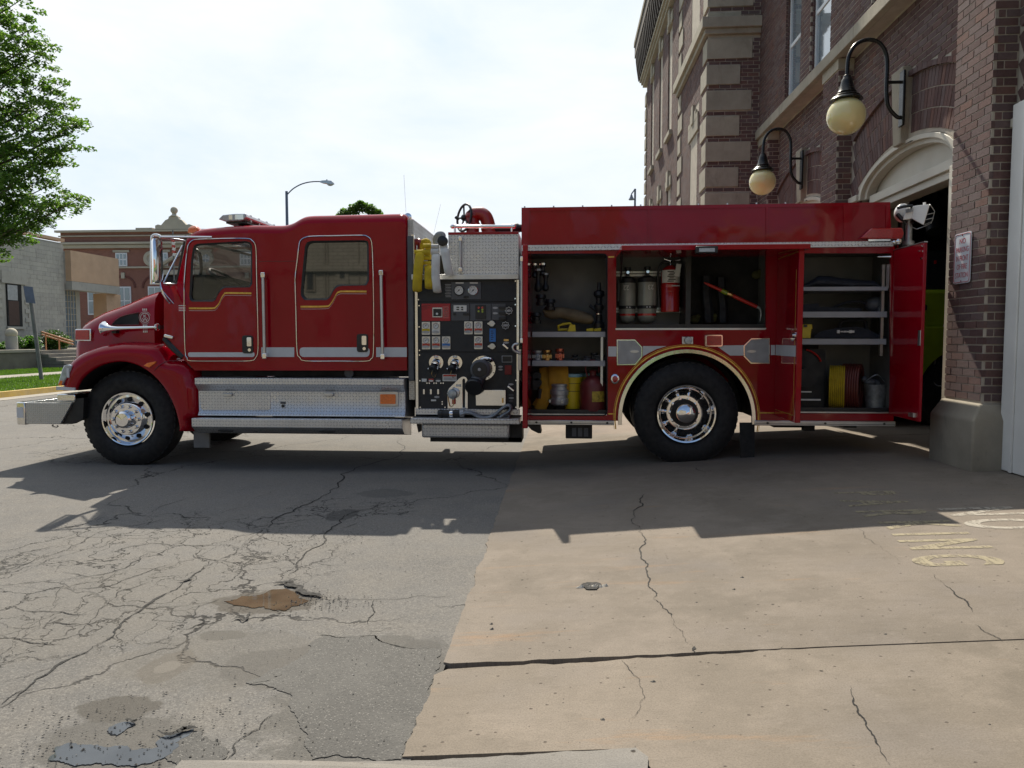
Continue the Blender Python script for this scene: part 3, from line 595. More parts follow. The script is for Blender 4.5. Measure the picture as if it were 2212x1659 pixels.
for x, z in TOPC:
    ring = [(x, YF + a * .16, z - b * dr) for a, b in prof] + [(x, YF + .5, z + .012), (x, YM, z + .02), (x, YB - .5, z + .012)] + [(x, YB - a * .16, z - b * dr) for a, b in prof[::-1]]
    rings.append(ring)
part('cab_roof', MB().loft(rings, False), M['red'], G, smooth=50)
xr, zr = TOPC[-1]; zb = T(879, 800.3)[1]
part('cab_back', MB().box(xr - .03, xr, YF + .046, YB - .046, zb, zr - .02), M['red'], G)
x0c = T(400, 779)[0]
part('cab_floor', MB().box(x0c, xr - .03, YF + .05, YB - .05, zb + .02, zb + .08), M['interior'], G)
part('seam', MB().box(T(*cB(705, 0))[0], T(*cB(1035, 0))[0], YF - .0015, YF, T(*cB(0, 582))[1] - .004, T(*cB(0, 582))[1] + .003), M['red_in'], G)
def inset(loop, d):
    c = sum((Vector(p) for p in loop), Vector((0, 0))) / len(loop); return [tuple(Vector(p) + (c - Vector(p)).normalized() * d) for p in loop]
# doors: raised skins with gasket, window, bright outline, handle
D1 = [(72, 800), (82, 640), (98, 490), (112, 430), (146, 396), (200, 387), (400, 381), (610, 380), (660, 398), (690, 450), (696, 600), (702, 850), (708, 1100), (710, 1340), (690, 1408), (640, 1436), (400, 1438), (130, 1436), (98, 1408), (80, 1350), (72, 1000)]
D2 = [(1031, 740), (1050, 560), (1066, 430), (1084, 390), (1120, 370), (1180, 361), (1400, 356), (1600, 353), (1652, 362), (1690, 410), (1700, 600), (1706, 850), (1708, 1000), (1706, 1360), (1684, 1420), (1640, 1439), (1400, 1439), (1120, 1437), (1070, 1405), (1046, 1350), (1037, 1000)]
def door(Dp, win, kind, gold, hand, stripe, label):
    lp = cat([T(*cB(*p)) for p in Dp], 3, True); lp = [(p.x, p.y) for p in lp]
    c = sum((Vector(p) for p in lp), Vector((0, 0))) / len(lp); lp2 = [tuple(Vector(p) + (c - Vector(p)).normalized() * .016) for p in lp]
    d = part('door', MB().plate(lp2, [win], YF - .006, YF - .0005), M['red'], G, label=label)
    part('door_trim', MB().tube([(x, YF - .006, z) for x, z in lp], .0065, 6, True), M['polish'], d, smooth=60)
    # window gasket, recessed pane
    n = len(win); g = MB(); q = inset(win, -.0); gi = inset(win, .022); L = soft(q, .03, 3); Li = soft(gi, .03, 3); m = len(L)
    g.v = [(x, YF - .008, z) for x, z in L] + [(x, YF + .006, z) for x, z in Li] + [(x, YF + .044, z) for x, z in L]; g.f = [(i, (i + 1) % m, m + (i + 1) % m, m + i) for i in range(m)] + [(m + i, m + (i + 1) % m, 2 * m + (i + 1) % m, 2 * m + i) for i in range(m)]
    part('window_gasket', g, M['black'], d, smooth=40)
    w = part('window_pane', MB().plate(soft(gi, .03, 3), (), YF + .02, YF + .026), M['glass'] if kind == 0 else M['reflglass'], d)
    pts = cat(gold, 4); P = [onY(*cB(p.x, p.y), YF - .008) for p in pts]; g = MB(); m = len(P); g.v = [tuple(p + Vector((0, 0, .012))) for p in P] + [tuple(p - Vector((0, 0, .006))) for p in P]; g.f = [(i, i + 1, m + i + 1, m + i) for i in range(m - 1)]
    part('gold_stripe', g, M['gold'], d)
    P2 = [p - Vector((0, 0, .020)) for p in P]; g = MB(); g.v = [tuple(p) for p in P2] + [tuple(p - Vector((0, 0, .003))) for p in P2]; g.f = [(i, i + 1, m + i + 1, m + i) for i in range(m - 1)]; part('pinstripe', g, M['label'], d)
    sx0, sx1, sz0, sz1 = stripe; part('white_stripe', MB().plate(soft([T(*cB(sx0, sz0)), T(*cB(sx1, sz0)), T(*cB(sx1 - 4, sz1)), T(*cB(sx0 + 4, sz1))], .05)[::-1], (), YF - .0085, YF - .006), M['stripe'], d)
    hx, hz = T(*cB(*hand)); h = part('door_handle', MB().plate(soft(rect(hx - .060, hx + .060, hz - .095, hz + .095), .03), (), YF - .014, YF - .006), M['black'], d, bevel=.003)
    part('paddle', MB().plate(soft(rect(hx - .004, hx + .045, hz - .02, hz + .075), .012), (), YF - .024, YF - .014), M['chrome'], h, bevel=.003); part('lock', MB().lathe([(.017, -.006), (.017, 0)], (hx + .02, YF - .013, hz - .058), 'y', 14), M['chrome'], h)
    return d
M['reflglass'] = mat('mirror_tinted_glass', (.018, .024, .022), .015, 0, .1, 2, .015, 1.2, coat=1, sp=1)
door(D1, w1, 0, [(110, 985), (310, 985), (345, 972), (372, 940), (394, 892), (416, 862), (440, 853), (650, 856)], (622, 1295), (105, 682, 1363, 1403), 'front cab door with see-through window')
door(D2, w2, 1, [(1075, 971), (1290, 969), (1330, 952), (1362, 905), (1388, 856), (1416, 842), (1440, 839), (1645, 840)], (1612, 1283), (1067, 1676, 1320, 1403), 'rear cab door with mirror-like window')
for a, b in ((737, 1021), (1729, 1993)): side('white_stripe', [cB(a, 1320), cB(b, 1320), cB(b, 1403), cB(a, 1403)][::-1], YF - .003, YF - .0003, M['stripe'])
for x, z0, z1 in ((751, 676, 1415), (1771, 657, 1420)):       # grab rails
    a, b = onY(*cB(x, z0 + 20), YF - .07), onY(*cB(x + 14, z1 - 20), YF - .07); r = part('grab_rail', MB().tube([a, b], .017, 12), M['satin'], G, smooth=60)
    for p in (a, b): part('bracket', MB().box(p.x - .022, p.x + .024, YF - .088, YF - .001, p.z - .028, p.z + .028), M['chrome'], r, bevel=.006)
# windshield, far windows and the cab inside
wb, wt = T(357, 611, YF + .3), T(396, 521, YF + .15)
ws = MB(); rr = []
for k in range(13):
    t = k / 12; y = YF + .03 + t * (YB - YF - .06); bulge = 1 - (2 * t - 1) ** 4
    bx = T(379, 614)[0] * (1 - bulge) + (T(355, 614)[0] - .10) * bulge; tx_ = T(398, 521)[0] * (1 - bulge) + (T(394, 521)[0] - .02) * bulge
    rr.append([(bx, y, wb[1]), ((bx + tx_) / 2 - .01, y, (wb[1] + wt[1]) / 2), (tx_, y, wt[1] + .03)])
ws.loft(rr, False); part('windshield', ws, M['glass'], G, smooth=60)
part('windshield_frame', MB().tube([rr[0][0], rr[0][2]], .012, 6).tube([p[0] for p in rr], .012, 6).tube([p[2] for p in rr], .02, 6), M['black'], G, smooth=60)
dk = MB(); REF[:] = [480, 640]; xd0, xd1 = T(357, 0)[0], T(440, 0)[0]; zd = T(*cB(0, 720), YF + .5)[1]
dk.loft([[(xd0, y, zd - .12), (xd0 + .1, y, zd - .02), (xd0 + .42, y, zd + .015 * math.cos(y * 3)), (xd1 - .05, y, zd - .10), (xd1, y, zd - .30), (xd0 + .35, y, zd - .62), (xd0 + .1, y, zd - .62)] for y in [YF + .08 + i * .2 for i in range(12)]])
part('dashboard', dk, M['interior'], G, smooth=50)
sc_ = onY(*cB(452, 745), YF + .55); A = MB(); ax = Vector((.55, 0, .83)).normalized(); u = Vector((0, 1, 0)); v = ax.cross(u)
A.tube([sc_ + (u * math.cos(a) + v * math.sin(a)) * .23 for a in [i * math.pi / 12 for i in range(24)]], .016, 8, True)
for a in (.5, 2.6, 4.7): A.tube([sc_ - ax * .02, sc_ + (u * math.cos(a) + v * math.sin(a)) * .225], .012, 6)
A.tube([sc_ - ax * .02, sc_ - ax * .5], .03, 8); part('steering_wheel', A, M['interior'], G, smooth=60)
A = MB()
for y in (YF + .3, YB - .85): A.box(T(520, 0)[0], T(575, 0)[0], y, y + .55, zb + .1, zb + .55).box(T(556, 0)[0], T(590, 0)[0], y, y + .55, zb + .5, zb + 1.35)
part('seat', A, M['interior'], G, bevel=.05)
part('cab_lining', MB().box(T(548, 0)[0], T(640, 0)[0], YF + .06, YF + .14, zb + .1, T(0, 500)[1]).box(T(548, 0)[0], T(640, 0)[0], YB - .6, YB - .1, zb + .1, T(0, 500)[1]).box(T(640, 0)[0], T(648, 0)[0], YF + .06, YB - .06, zb + .1, T(0, 490)[1]), M['interior'], G)
A = MB(); q = onY(*cB(165, 560), YF + .25); A.tube(cat([q + Vector((-.03, 0, .12)), q + Vector((.05, 0, .06)), q + Vector((.06, 0, -.15)), q + Vector((-.02, 0, -.22))], 5), .018, 8); part('interior_grab_handle', A, M['black'], G, smooth=60)
A = MB(); A.box(xd0 + .02, xd0 + .05, YF + .05, YB - .05, 0, 0.01)
# hood
def hoodsec(xp, yp, w, zlow, hump=.02):
    x, z = T(xp, yp, YF + .35); r = .13; y0, y1 = YM - w, YM + w
    return [(x, y0 - .02, zlow), (x, y0 - .012, z - .45), (x, y0, z - r * 1.7), (x, y0 + .03, z - r * .8), (x, y0 + .11, z - r * .22), (x, y0 + .28, z - .005), (x, YM, z + hump), (x, y1 - .28, z - .005), (x, y1 - .11, z - r * .22), (x, y1 - .03, z - r * .8), (x, y1, z - r * 1.7), (x, y1 + .012, z - .45), (x, y1 + .02, zlow)]
REF[:] = [230, 730]; zl = T(0, 775)[1]
part('hood', MB().loft([hoodsec(153.5, 757, .74, zl, 0), hoodsec(155.5, 735, .77, zl), hoodsec(158, 718, .80, zl), hoodsec(163, 704, .83, zl), hoodsec(175, 692.5, .86, zl), hoodsec(200, 680, .895, zl), hoodsec(225, 669.5, .925, zl), hoodsec(283.8, 650.8, .985, zl), hoodsec(325, 634.8, 1.03, zl), hoodsec(356.5, 626.5, 1.07, zl)], True), M['red'], G, smooth=50)
YH = YM - .93
part('cowl', MB().plate(TL([(354.5, 628.5), (384, 613), (402, 640), (402, 779), (354.5, 745)][::-1]), (), YF + .045, YF + .35), M['red'], G)
part('grille', MB().box(T(150.5, 0)[0], T(154, 0)[0], YM - .62, YM + .62, T(0, 820)[1], T(0, 722)[1]), M['red'], G, bevel=.02)
def yh(xp): return YM - (.83 + (xp - 163) / (356 - 163) * .24) - .022
# hood side details
vent = [cA(968, 1130), cA(1000, 1085), (cA(1040, 1058)), cA(1100, 1038), cA(1200, 1020), cA(1206, 1122)]
def skew(pts, dy0, dy1):   # a plate that follows the slanted hood side
    P = [onY(x, y, yh(x)) for x, y in pts]; n = len(P); mb = MB(); mb.v = [tuple(p + Vector((0, -dy1, 0))) for p in P] + [tuple(p + Vector((0, dy0, 0))) for p in P]; mb.f = [tuple(range(n)), tuple(range(n, 2 * n))[::-1]] + [(i, (i + 1) % n, n + (i + 1) % n, n + i) for i in range(n)]; return mb
v = part('hood_vent', skew(vent, .05, .015), M['dark'], G)
part('vent_trim', MB().tube([onY(x, y, yh(x) - .016) for x, y in vent], .006, 6, True), M['red_in'], v, smooth=60)
ex, ey = cA(1253, 1064); p0 = onY(ex, ey, yh(ex) - .02); A = MB(); A.tube([p0 + Vector((math.cos(a) * .050, 0, math.sin(a) * .050)) for a in [i * math.pi / 14 for i in range(28)]], .004, 6, True); A.tube([p0 + Vector((math.cos(a) * .066, 0, math.sin(a) * .066)) for a in [i * math.pi / 14 for i in range(28)]], .0018, 5, True)
eb = part('emblem', A, M['label'], G, smooth=60)
text('emblem_letter', 'K', .062, M['label'], eb, facecam(p0.x, p0.y - .0, p0.z + .015, 1, .8)); text('emblem_letter', 'W', .062, M['label'], eb, facecam(p0.x, p0.y, p0.z - .022, 1, .8))
A = MB()
for dz, n in ((.088, 3), (-.085, 3), (-.115, 3), (-.150, 3)):
    for k in range(n): A.box(p0.x - .026 + k * .019, p0.x - .014 + k * .019, p0.y - .002, p0.y, p0.z + dz - .011, p0.z + dz + .011)
part('emblem_lettering', A, M['label'], eb)
a = onY(*cA(902, 1160), yh(225) - .11); b = onY(*cA(1360, 1146), yh(340) - .11); ax = (b - a); L = ax.length; ax.normalize()
def along(p, ax, prof, n=16):
    mb = MB(); rings = []; u = ax.orthogonal().normalized(); w = ax.cross(u)
    for d, r in prof: rings.append([p + ax * d + (u * math.cos(t) + w * math.sin(t)) * r for t in [2 * math.pi * k / n for k in range(n)]])
    return mb.loft(rings)
h = part('air_horn', along(a, ax, [(0, .078), (.010, .082), (.02, .072), (.05, .045), (.10, .028), (.18, .020), (L * .6, .016), (L - .06, .014), (L - .03, .018), (L - .012, .036), (L, .040), (L + .01, .03)]), M['chrome'], G, smooth=50)
part('bell_mouth', along(a - ax * .001, ax, [(0, .066), (.002, .05)]), M['black'], h); part('horn_mount', MB().box(b.x - .03, b.x + .03, b.y, yh(340) + .02, b.z - .02, b.z + .02).box(a.x + .08, a.x + .13, a.y, yh(235) + .02, a.z - .05, a.z - .01), M['black'], h)
P = [cA(668, 1168), cA(790, 1168), cA(792, 1258), cA(668, 1258)]; wl_ = part('warning_light', skew([cA(664, 1162), cA(797, 1162), cA(799, 1264), cA(664, 1264)], .03, .028), M['chrome'], G, bevel=.006, label='small red warning light on the hood side'); part('lens', skew([cA(667, 1170), cA(783, 1170), cA(785, 1255), cA(667, 1255)], .0, .036), M['redlens'], wl_, bevel=.005)
sx_, sz_ = T(387, 667); fs = part('flag_sticker', MB().box(T(*cA(1517, 0))[0], T(*cA(1582, 0))[0], YF - .002, YF, T(*cA(0, 1010))[1], T(*cA(0, 970))[1]), mat('flag_sticker_pink', (.50, .12, .16), .5), G)
A = MB(); z0_, z1_ = T(*cA(0, 1010))[1], T(*cA(0, 970))[1]
for k in range(3): A.box(T(*cA(1519, 0))[0], T(*cA(1580, 0))[0], YF - .0035, YF - .002, z0_ + .006 + k * .025 * 1.0, z0_ + .014 + k * .025)
part('flag_bars', A, M['label'], fs)
part('hood_latch', MB().obox(onY(*cA(1465, 1228), YF + .0), (1, 0, -.25), (0, 1, 0), (.25, 0, 1), .10, .06, .035), M['polish'], G, bevel=.01)
part('latch_strap', MB().tube([onY(*cA(1425, 1240), YF + .02), onY(*cA(1500, 1330), YF + .01), onY(*cA(1585, 1405), YF + .02)], .035, 8), M['black'], G, smooth=60)
# mirrors
YMi = YF - .22
A = MB().tube(cat([onY(*cA(x, y), YMi) for x, y in ((1310, 770), (1308, 600), (1311, 400), (1316, 362), (1335, 349), (1370, 352), (1385, 366))], 4), .014, 8)
A.tube([onY(*cA(1300, 771), YMi), onY(*cA(1385, 771), YMi), onY(*cA(1520, 778), YF)], .013, 8).tube([onY(*cA(1380, 366), YMi), onY(*cA(1830, 368), YF + .0)], .012, 8).tube([onY(*cA(1385, 366), YMi), onY(*cA(1598, 400), YF)], .011, 8).tube([onY(*cA(1578, 440), YF - .02), onY(*cA(1415, 762), YMi)], .009, 8)
mi = part('mirror_bracket', A, M['chrome'], G, smooth=60)
p, q = onY(*cA(1353, 385), YMi), onY(*cA(1350, 762), YMi); part('mirror_housing', MB().loft([[(p.x + dx * s_, p.y + dy * s_, z) for dx, dy in ((-.045, .02), (-.03, -.05), (.0, -.07), (.035, -.05), (.05, .02))] for z, s_ in ((q.z, .8), (q.z + .03, 1), (p.z - .03, 1), (p.z, .8))]), M['chrome'], mi, smooth=50)
q = onY(*cA(1440, 838), YF - .16); u = Vector((.33, 0, -.94)).normalized(); part('convex_mirror', MB().loft([[q + u * (math.cos(t) * .145 * k) + Vector((0, 1, 0)) * (math.sin(t) * .10 * k) + Vector((.94, 0, .33)) * d for t in [i * math.pi / 10 for i in range(20)]] for d, k in ((-.018, .3), (-.014, .85), (0, 1), (.012, .98))]), M['chrome'], mi, smooth=40)
# roof: marker lamp, light bar, aerials
REF[:] = [500, 470]
for i in range(5):
    y = YF + .12 + i * (YB - YF - .24) / 4; q = onY(*cA(1682, 296), YF + .12); part('marker_lamp', MB().loft([[(q.x - .05 * k, y - .05 * k, q.z + d), (q.x + .055 * k, y - .05 * k, q.z + d), (q.x + .055 * k, y + .05 * k, q.z + d), (q.x - .05 * k, y + .05 * k, q.z + d)] for d, k in ((-.05, 1.1), (.0, 1), (.028, .5))]), M['amber'], G, bevel=.008)
xa, za = T(*cB(392, 210), YF + .20); xb = T(*cB(612, 210), YF + .20)[0]; zt, z2 = T(0, 463, YF + .2)[1], T(0, 477.5, YF + .2)[1]
lb = part('light_bar', MB().loft([[(xa - .02, y, z2 + .015 + k * .0), (xa + .03, y, zt - .01), (xa + .16, y, zt), (xb, y, zt), (xb + .01, y, z2 + .03), (xb - .05, y, z2 - .005), (xa + .06, y, z2 - .01)] for y, k in ((YF + .16, 0), (YF + .22, 0), (YB - .22, 0), (YB - .16, 0))]), M['clearlens'], G, bevel=.01)
A = MB()
for k in range(9): A.box(xa + .02, xb, YF + .30 + k * .22, YF + .33 + k * .22, z2, zt + .004)
part('divider', A, M['satin'], lb); part('light_bar_foot', MB().box(xa + .12, xa + .16, YF + .35, YF + .4, z2 - .09, z2).box(xa + .12, xa + .16, YB - .4, YB - .35, z2 - .09, z2).box(xa + .05, xb, YF + .2, YB - .2, z2 - .025, z2 - .008), M['black'], lb)
part('lamp_pod', MB().box(xa + .10, xa + .14, YF + .157, YF + .25, z2 + .01, zt - .015).box(xa + .17, xb - .02, YF + .155, YF + .25, z2 + .01, zt - .01), M['chrome'], lb)
for (px, py, tx_, ty_, Yd) in ((877, 458, 872.5, 378, YF + .25), (937, 504, 952, 441, YB - .3)):
    p, q = onY(px, py, Yd), onY(tx_ + (829.5 + 100 - 829.5 - 100), ty_, Yd); part('radio_aerial', MB().tube([p, q], .0013, 5), M['steel_post'], G, smooth=60)
q = onY(885, 472, YF + .3); part('loudspeaker', along(q + Vector((0, -.02, 0)), Vector((0, -1, 0)), [(0, .02), (.04, .03), (.08, .042), (.085, .03)]), M['chrome'], G, smooth=50)
# front fender with wheel arch
REF[:] = [250, 800]
arch = [(168, 843), (173, 830), (180, 818), (190, 808), (202, 799), (214, 792), (228, 786.5), (243, 783), (260, 781), (275, 782), (290, 785.5), (304, 791), (318, 799), (331, 809), (343, 821), (354, 834), (364, 849), (373, 866), (381, 885), (387, 905), (392.5, 929)]
fen = [(393, 931), (411, 934), (412.5, 904), (430, 901), (429, 837), (421, 815), (419, 800), (400, 781), (386, 778.5), (372, 779), (362, 772), (352, 755), (343, 744), (340, 742), (315, 739.5), (290, 738.5), (270, 738.5), (248, 740), (220, 744), (200, 749.5), (180, 757), (166, 764), (156, 771), (147, 779), (141, 788), (137, 800), (133, 818), (128.5, 838), (128, 843.5)]
def resample(P, n):
    P = [Vector(p) for p in P]; D = [0]
    for a, b in zip(P, P[1:]): D.append(D[-1] + (b - a).length)
    out = []; k = 0
    for i in range(n):
        d = D[-1] * i / (n - 1)
        while k < len(P) - 2 and D[k + 1] < d: k += 1
        out.append(P[k].lerp(P[k + 1], (d - D[k]) / max(1e-9, D[k + 1] - D[k])))
    return out
fa = resample([T(*p) for p in arch], 60); fo = resample([T(*p) for p in cat(fen[::-1], 3)], 60)
frings = []
for t, dy in ((0, .50), (0, -.005), (.02, -.022), (.07, -.034), (.3, -.046), (.5, -.044), (.66, -.030), (.8, -.002), (.9, .035), (.96, .075), (1, .14), (1, .52)):
    frings.append([(a.lerp(b, t).x, YF + dy, a.lerp(b, t).y) for a, b in zip(fa, fo)])
f_ = part('front_fender', MB().loft(frings, False), M['red'], G, smooth=75)
part('fender_stripe', MB().plate(TL([(128, 834), (168, 837), (168, 843), (128, 842)][::-1]), (), YF - .050, YF - .03), M['stripe'], f_)
part('fender_seam', MB().tube([onY(*cF(*p), YF - .046) for p in cat([(1665, 545), (1710, 500), (1770, 460), (1830, 441), (1935, 440)], 4)], .005, 5), M['red_in'], f_, smooth=60)
hl = part('headlight', MB().plate(TL([cF(x, y) for x, y in ((652, 700), (672, 640), (700, 540), (722, 488), (770, 480), (806, 492), (800, 530), (770, 590), (735, 640), (700, 705))]), (), YF - .052, YF + .2), M['clearlens'], G, bevel=.015)
part('lamp_reflector', MB().box(*[T(*cF(735, 0))[0], T(*cF(760, 0))[0]], YF - .055, YF, T(*cF(0, 620))[1], T(*cF(0, 520))[1]), M['stripe'], hl); part('turn_signal', MB().plate(TL([cF(x, y) for x, y in ((662, 700), (690, 650), (712, 655), (700, 705))]), (), YF - .056, YF), M['amber'], hl)
part('side_marker', MB().plate(TL([cF(x, y) for x, y in ((1578, 492), (1620, 462), (1718, 445), (1700, 470), (1640, 512))]), (), YF - .056, YF - .03), M['amber'], G, bevel=.004, label='pointed amber side marker on the fender')
lin = MB().loft([[onY(x, y, YF - .012) + Vector((0, 0, -.004)) for x, y in arch], [onY(x, y, YF - .012) + Vector((0, .60, -.004)) for x, y in arch]], False); part('fender_liner', lin, M['frame'], G, smooth=60)
# inner wheel house and far fender
part('wheel_well', MB().plate(TL([(x + (0 if x < 300 else -2), y) for x, y in arch] + [(392, 795), (300, 760), (180, 770), (150, 800)][::1]), (), YF + .5, YF + .53).box(T(146, 0)[0], T(395, 0)[0], YF + .52, YB - .52, .45, zl + .02), M['frame'], G)
part('front_fender', MB().plate(TL(arch + fen), (), YB - .5, YB + .02), M['red'], G, bevel=.05)
# front bumper
REF[:] = [90, 885]
bx0, bx1 = T(34, 0, YF + .02)[0], T(154, 0)[0]; bz0, bz1 = T(34, 916)[1], T(34, 870)[1]
bm_ = part('front_bumper', MB().plate([(bx0 + .09, bz1), (bx1, bz1), (T(128, 0)[0], bz0), (bx0 + .09, bz0)][::-1], (), YF + .01, YB - .01), M['tread_small'], G, bevel=.006)
part('bumper_face', MB().loft([[(bx0, YF + .03, z), (bx0 + .12, YF - .004, z), (bx0 + .12, YB + .004, z), (bx0, YB - .03, z)] for z in (bz0 - .01, bz1 + .006)]), M['polish'], bm_, bevel=.012)
part('bumper_mark', MB().box(bx0 + .025, bx0 + .10, YF - .0005, YF + .004, bz0 + .07, bz1 - .05), M['stripe'], bm_); part('bumper_top', MB().box(bx0 + .06, bx1 - .02, YF + .04, YB - .04, bz1, bz1 + .004), M['polish'], bm_)
part('upper_bumper', MB().box(T(121, 0)[0], T(160, 0)[0], YF + .02, YF + .45, T(0, 867)[1], T(0, 851)[1]), M['polish'], G, bevel=.012)
part('bumper_bracket', MB().plate(TL([(124, 917), (150, 917), (174, 905), (176, 860), (160, 862), (154, 871)]), (), YF + .04, YF + .12), M['frame'], G)
part('tow_hook', MB().tube([onY(*cF(x, y), YF + .15) for x, y in ((565, 1130), (570, 1150), (595, 1160), (625, 1145))], .012, 6), M['chrome'], G, smooth=60)
# wheels
RT = .532
def wheel(name, cx, cz, Yf, front, parent=G):
    w = part('wheel', MB().lathe([(.14, .10), (.14, .20)], (cx, Yf, cz), 'y', 20), M['frame'], parent, label=name)
    prof = [(.30, .03), (.315, .012), (.345, .0), (.40, -.008), (.452, .004), (RT - .022, .028), (RT - .004, .05), (RT, .075), (RT, .235), (RT - .004, .26), (RT - .03, .285), (.40, .31), (.30, .29)]
    part('tyre', MB().lathe(prof, (cx, Yf, cz), 'y', 72, caps=False), M['rubber'], w, smooth=35)
    tr = MB()
    for k in range(48):
        a = 2 * math.pi * k / 48; c = Vector((cx + math.cos(a) * (RT - .010), Yf + .06, cz + math.sin(a) * (RT - .010))); tr.obox(c, (-math.sin(a), 0, math.cos(a)), (0, 1, 0), (math.cos(a), 0, math.sin(a)), .042, .05, .012)
        tr.obox(c + Vector((0, .12, 0)), (-math.sin(a + .03), 0, math.cos(a + .03)), (0, 1, 0), (math.cos(a), 0, math.sin(a)), .05, .12, .013)
    part('tread_block', tr, M['rubber'], w, kind='stuff')
    A = MB()
    if front: pr = [(.286, .03), (.296, .008), (.29, -.004), (.278, .0), (.270, .03), (.262, .052), (.236, .050), (.19, .006), (.178, -.012), (.172, -.016), (.10, -.016), (.098, -.05), (.09, -.085), (.07, -.10), (.0001, -.104)]
    else: pr = [(.286, .03), (.300, .0), (.296, -.016), (.282, -.012), (.276, .02), (.268, .035), (.262, .09), (.245, .13), (.20, .165), (.178, .172), (.172, .165), (.108, .165), (.105, .10), (.100, .03), (.094, .005), (.070, -.012), (.0001, -.020)]
    rim = part('rim', A.lathe(pr, (cx, Yf, cz), 'y', 64, caps=False), M['chrome'], w, smooth=30)
    for k in range(10):
        a = 2 * math.pi * (k + .35) / 10; rr_ = .219 if front else .222; yy = .030 if front else .146
        t = Vector((math.cos(a), 0, math.sin(a))); n_ = (Vector((0, -1, 0)) + t * (.85 if front else -.8)).normalized(); c = Vector((cx, Yf + yy, cz)) + t * rr_; u = Vector((0, 1, 0)).cross(t).normalized(); v_ = n_.cross(u)
        mb = MB(); mb.add([c + n_ * .004 + (u * math.cos(j * math.pi / 8) + v_ * math.sin(j * math.pi / 8)) * .027 for j in range(16)], [tuple(range(16))]); part('hand_hole', mb, M['dark'], rim)
        a = 2 * math.pi * (k + .0) / 10; yy = -.016 if front else .165; c = (cx + math.cos(a) * .142, Yf + yy, cz + math.sin(a) * .142)
        part('lug_nut', MB().lathe([(.020, .0), (.019, -.024), (.013, -.036), (.0001, -.038)], c, 'y', 10), M['chrome'], rim, smooth=45)
    return w
fx, fz = T(276, 909, 7.85); rx, rz = T(1482.8, 903.4, 7.72)
wheel('front wheel with polished dish and domed hub', fx - .012, RT - .018, 7.86, True); wheel('rear wheel with deep polished rim', rx, gz(rx) + RT - .03, 7.73, False)
A = MB()
for y0_, y1_ in ((YB - .30, YB),): A.lathe([(.28, y0_), (.42, y0_), (RT, y0_ + .05), (RT, y1_ - .05), (.42, y1_), (.28, y1_), (.1, y1_ - .05), (.1, y0_ + .05)], (fx, 0, RT - .018), 'y', 40)
part('far_front_wheel', A, M['rubber'], G, smooth=35)
A = MB()
for y0_ in (YF + .32, YB - .62, YB - .30): A.lathe([(.28, y0_), (.42, y0_), (RT, y0_ + .05), (RT, y0_ + .24), (.42, y0_ + .28), (.28, y0_ + .28), (.1, y0_ + .2), (.1, y0_ + .05)], (rx, 0, gz(rx) + RT), 'y', 40)
part('inner_rear_wheels', A, M['rubber'], G, smooth=35, kind='stuff')
# chassis under the body
REF[:] = [1000, 900]
A = MB()
for y in (YM - .43, YM + .35): A.box(T(170, 0)[0], 3.1, y, y + .08, .62, .86)
A.lathe([(.06, YF + .2), (.06, YB - .2)], (fx, 0, RT), 'y', 10).lathe([(.09, YF + .3), (.09, YB - .3)], (rx, 0, gz(rx) + RT), 'y', 10).ball((rx, YM, gz(rx) + RT), .24)
A.tube([(fx + 1.2, YM, .6), (rx, YM, gz(rx) + RT)], .06, 8).box(-3.4, -2.1, YM - .45, YM + .45, .42, .95).box(-1.7, -.7, YM - .5, YM + .5, .45, 1.0).box(.1, .7, YM - .3, YM + .6, .55, .85)
part('chassis', A, M['frame'], G)
part('splash_guard', MB().box(T(407, 0)[0], T(441, 0)[0], YF + .10, YF + .13, T(0, 976)[1], T(0, 930)[1]), M['steel_post'], G)
mf = part('mud_flap', MB().plate(TL([cW(x, y) for x, y in ((1668, 1145), (1850, 1145), (1846, 1600), (1680, 1570))]), (), YF + .04, YF + .055), M['rubber'], G)
part('mud_flap', MB().plate(TL([cW(x, y) for x, y in ((1668, 1145), (1850, 1145), (1846, 1600), (1680, 1570))]), (), YB - .6, YB - .05), M['rubber'], G)
part('underbody_box', MB().box(T(1222, 0)[0], T(1280, 0)[0], YF + .06, YF + .5, T(0, 947)[1], T(0, 914)[1]), M['frame'], G, bevel=.01)
A = MB()
for k in range(3): x = T(1240 + k * 13, 0)[0]; A.box(x - .02, x + .025, YF + .05, YF + .06, T(0, 942)[1], T(0, 924)[1])
part('hose_clip', A, M['grey'], G); part('fender_bracket', MB().plate(TL([cL(x, y) for x, y in ((130, 1510), (325, 1510), (345, 1640), (300, 1640), (200, 1590))]), (), YF + .05, YF + .3), M['frame'], G)
for x0_, x1_, zz in ((1845, 1870, 922), (1945, 1975, 925), (2010, 2060, 932)): pass
A = MB(); A.box(T(1690, 0)[0], T(1760, 0)[0], YF + .3, YF + .7, T(0, 925)[1], T(0, 908)[1]).box(T(1752, 0)[0], T(1775, 0)[0], YF + .2, YF + .3, T(0, 930)[1], T(0, 908)[1]).box(T(1838, 0)[0], T(1868, 0)[0], YF + .2, YF + .5, T(0, 922)[1], T(0, 908)[1]).box(T(1635, 0)[0], T(1760, 0)[0], YF + .12, YF + .2, T(0, 917)[1], T(0, 910)[1])
part('rear_hanger', A, M['frame'], G, kind='stuff')

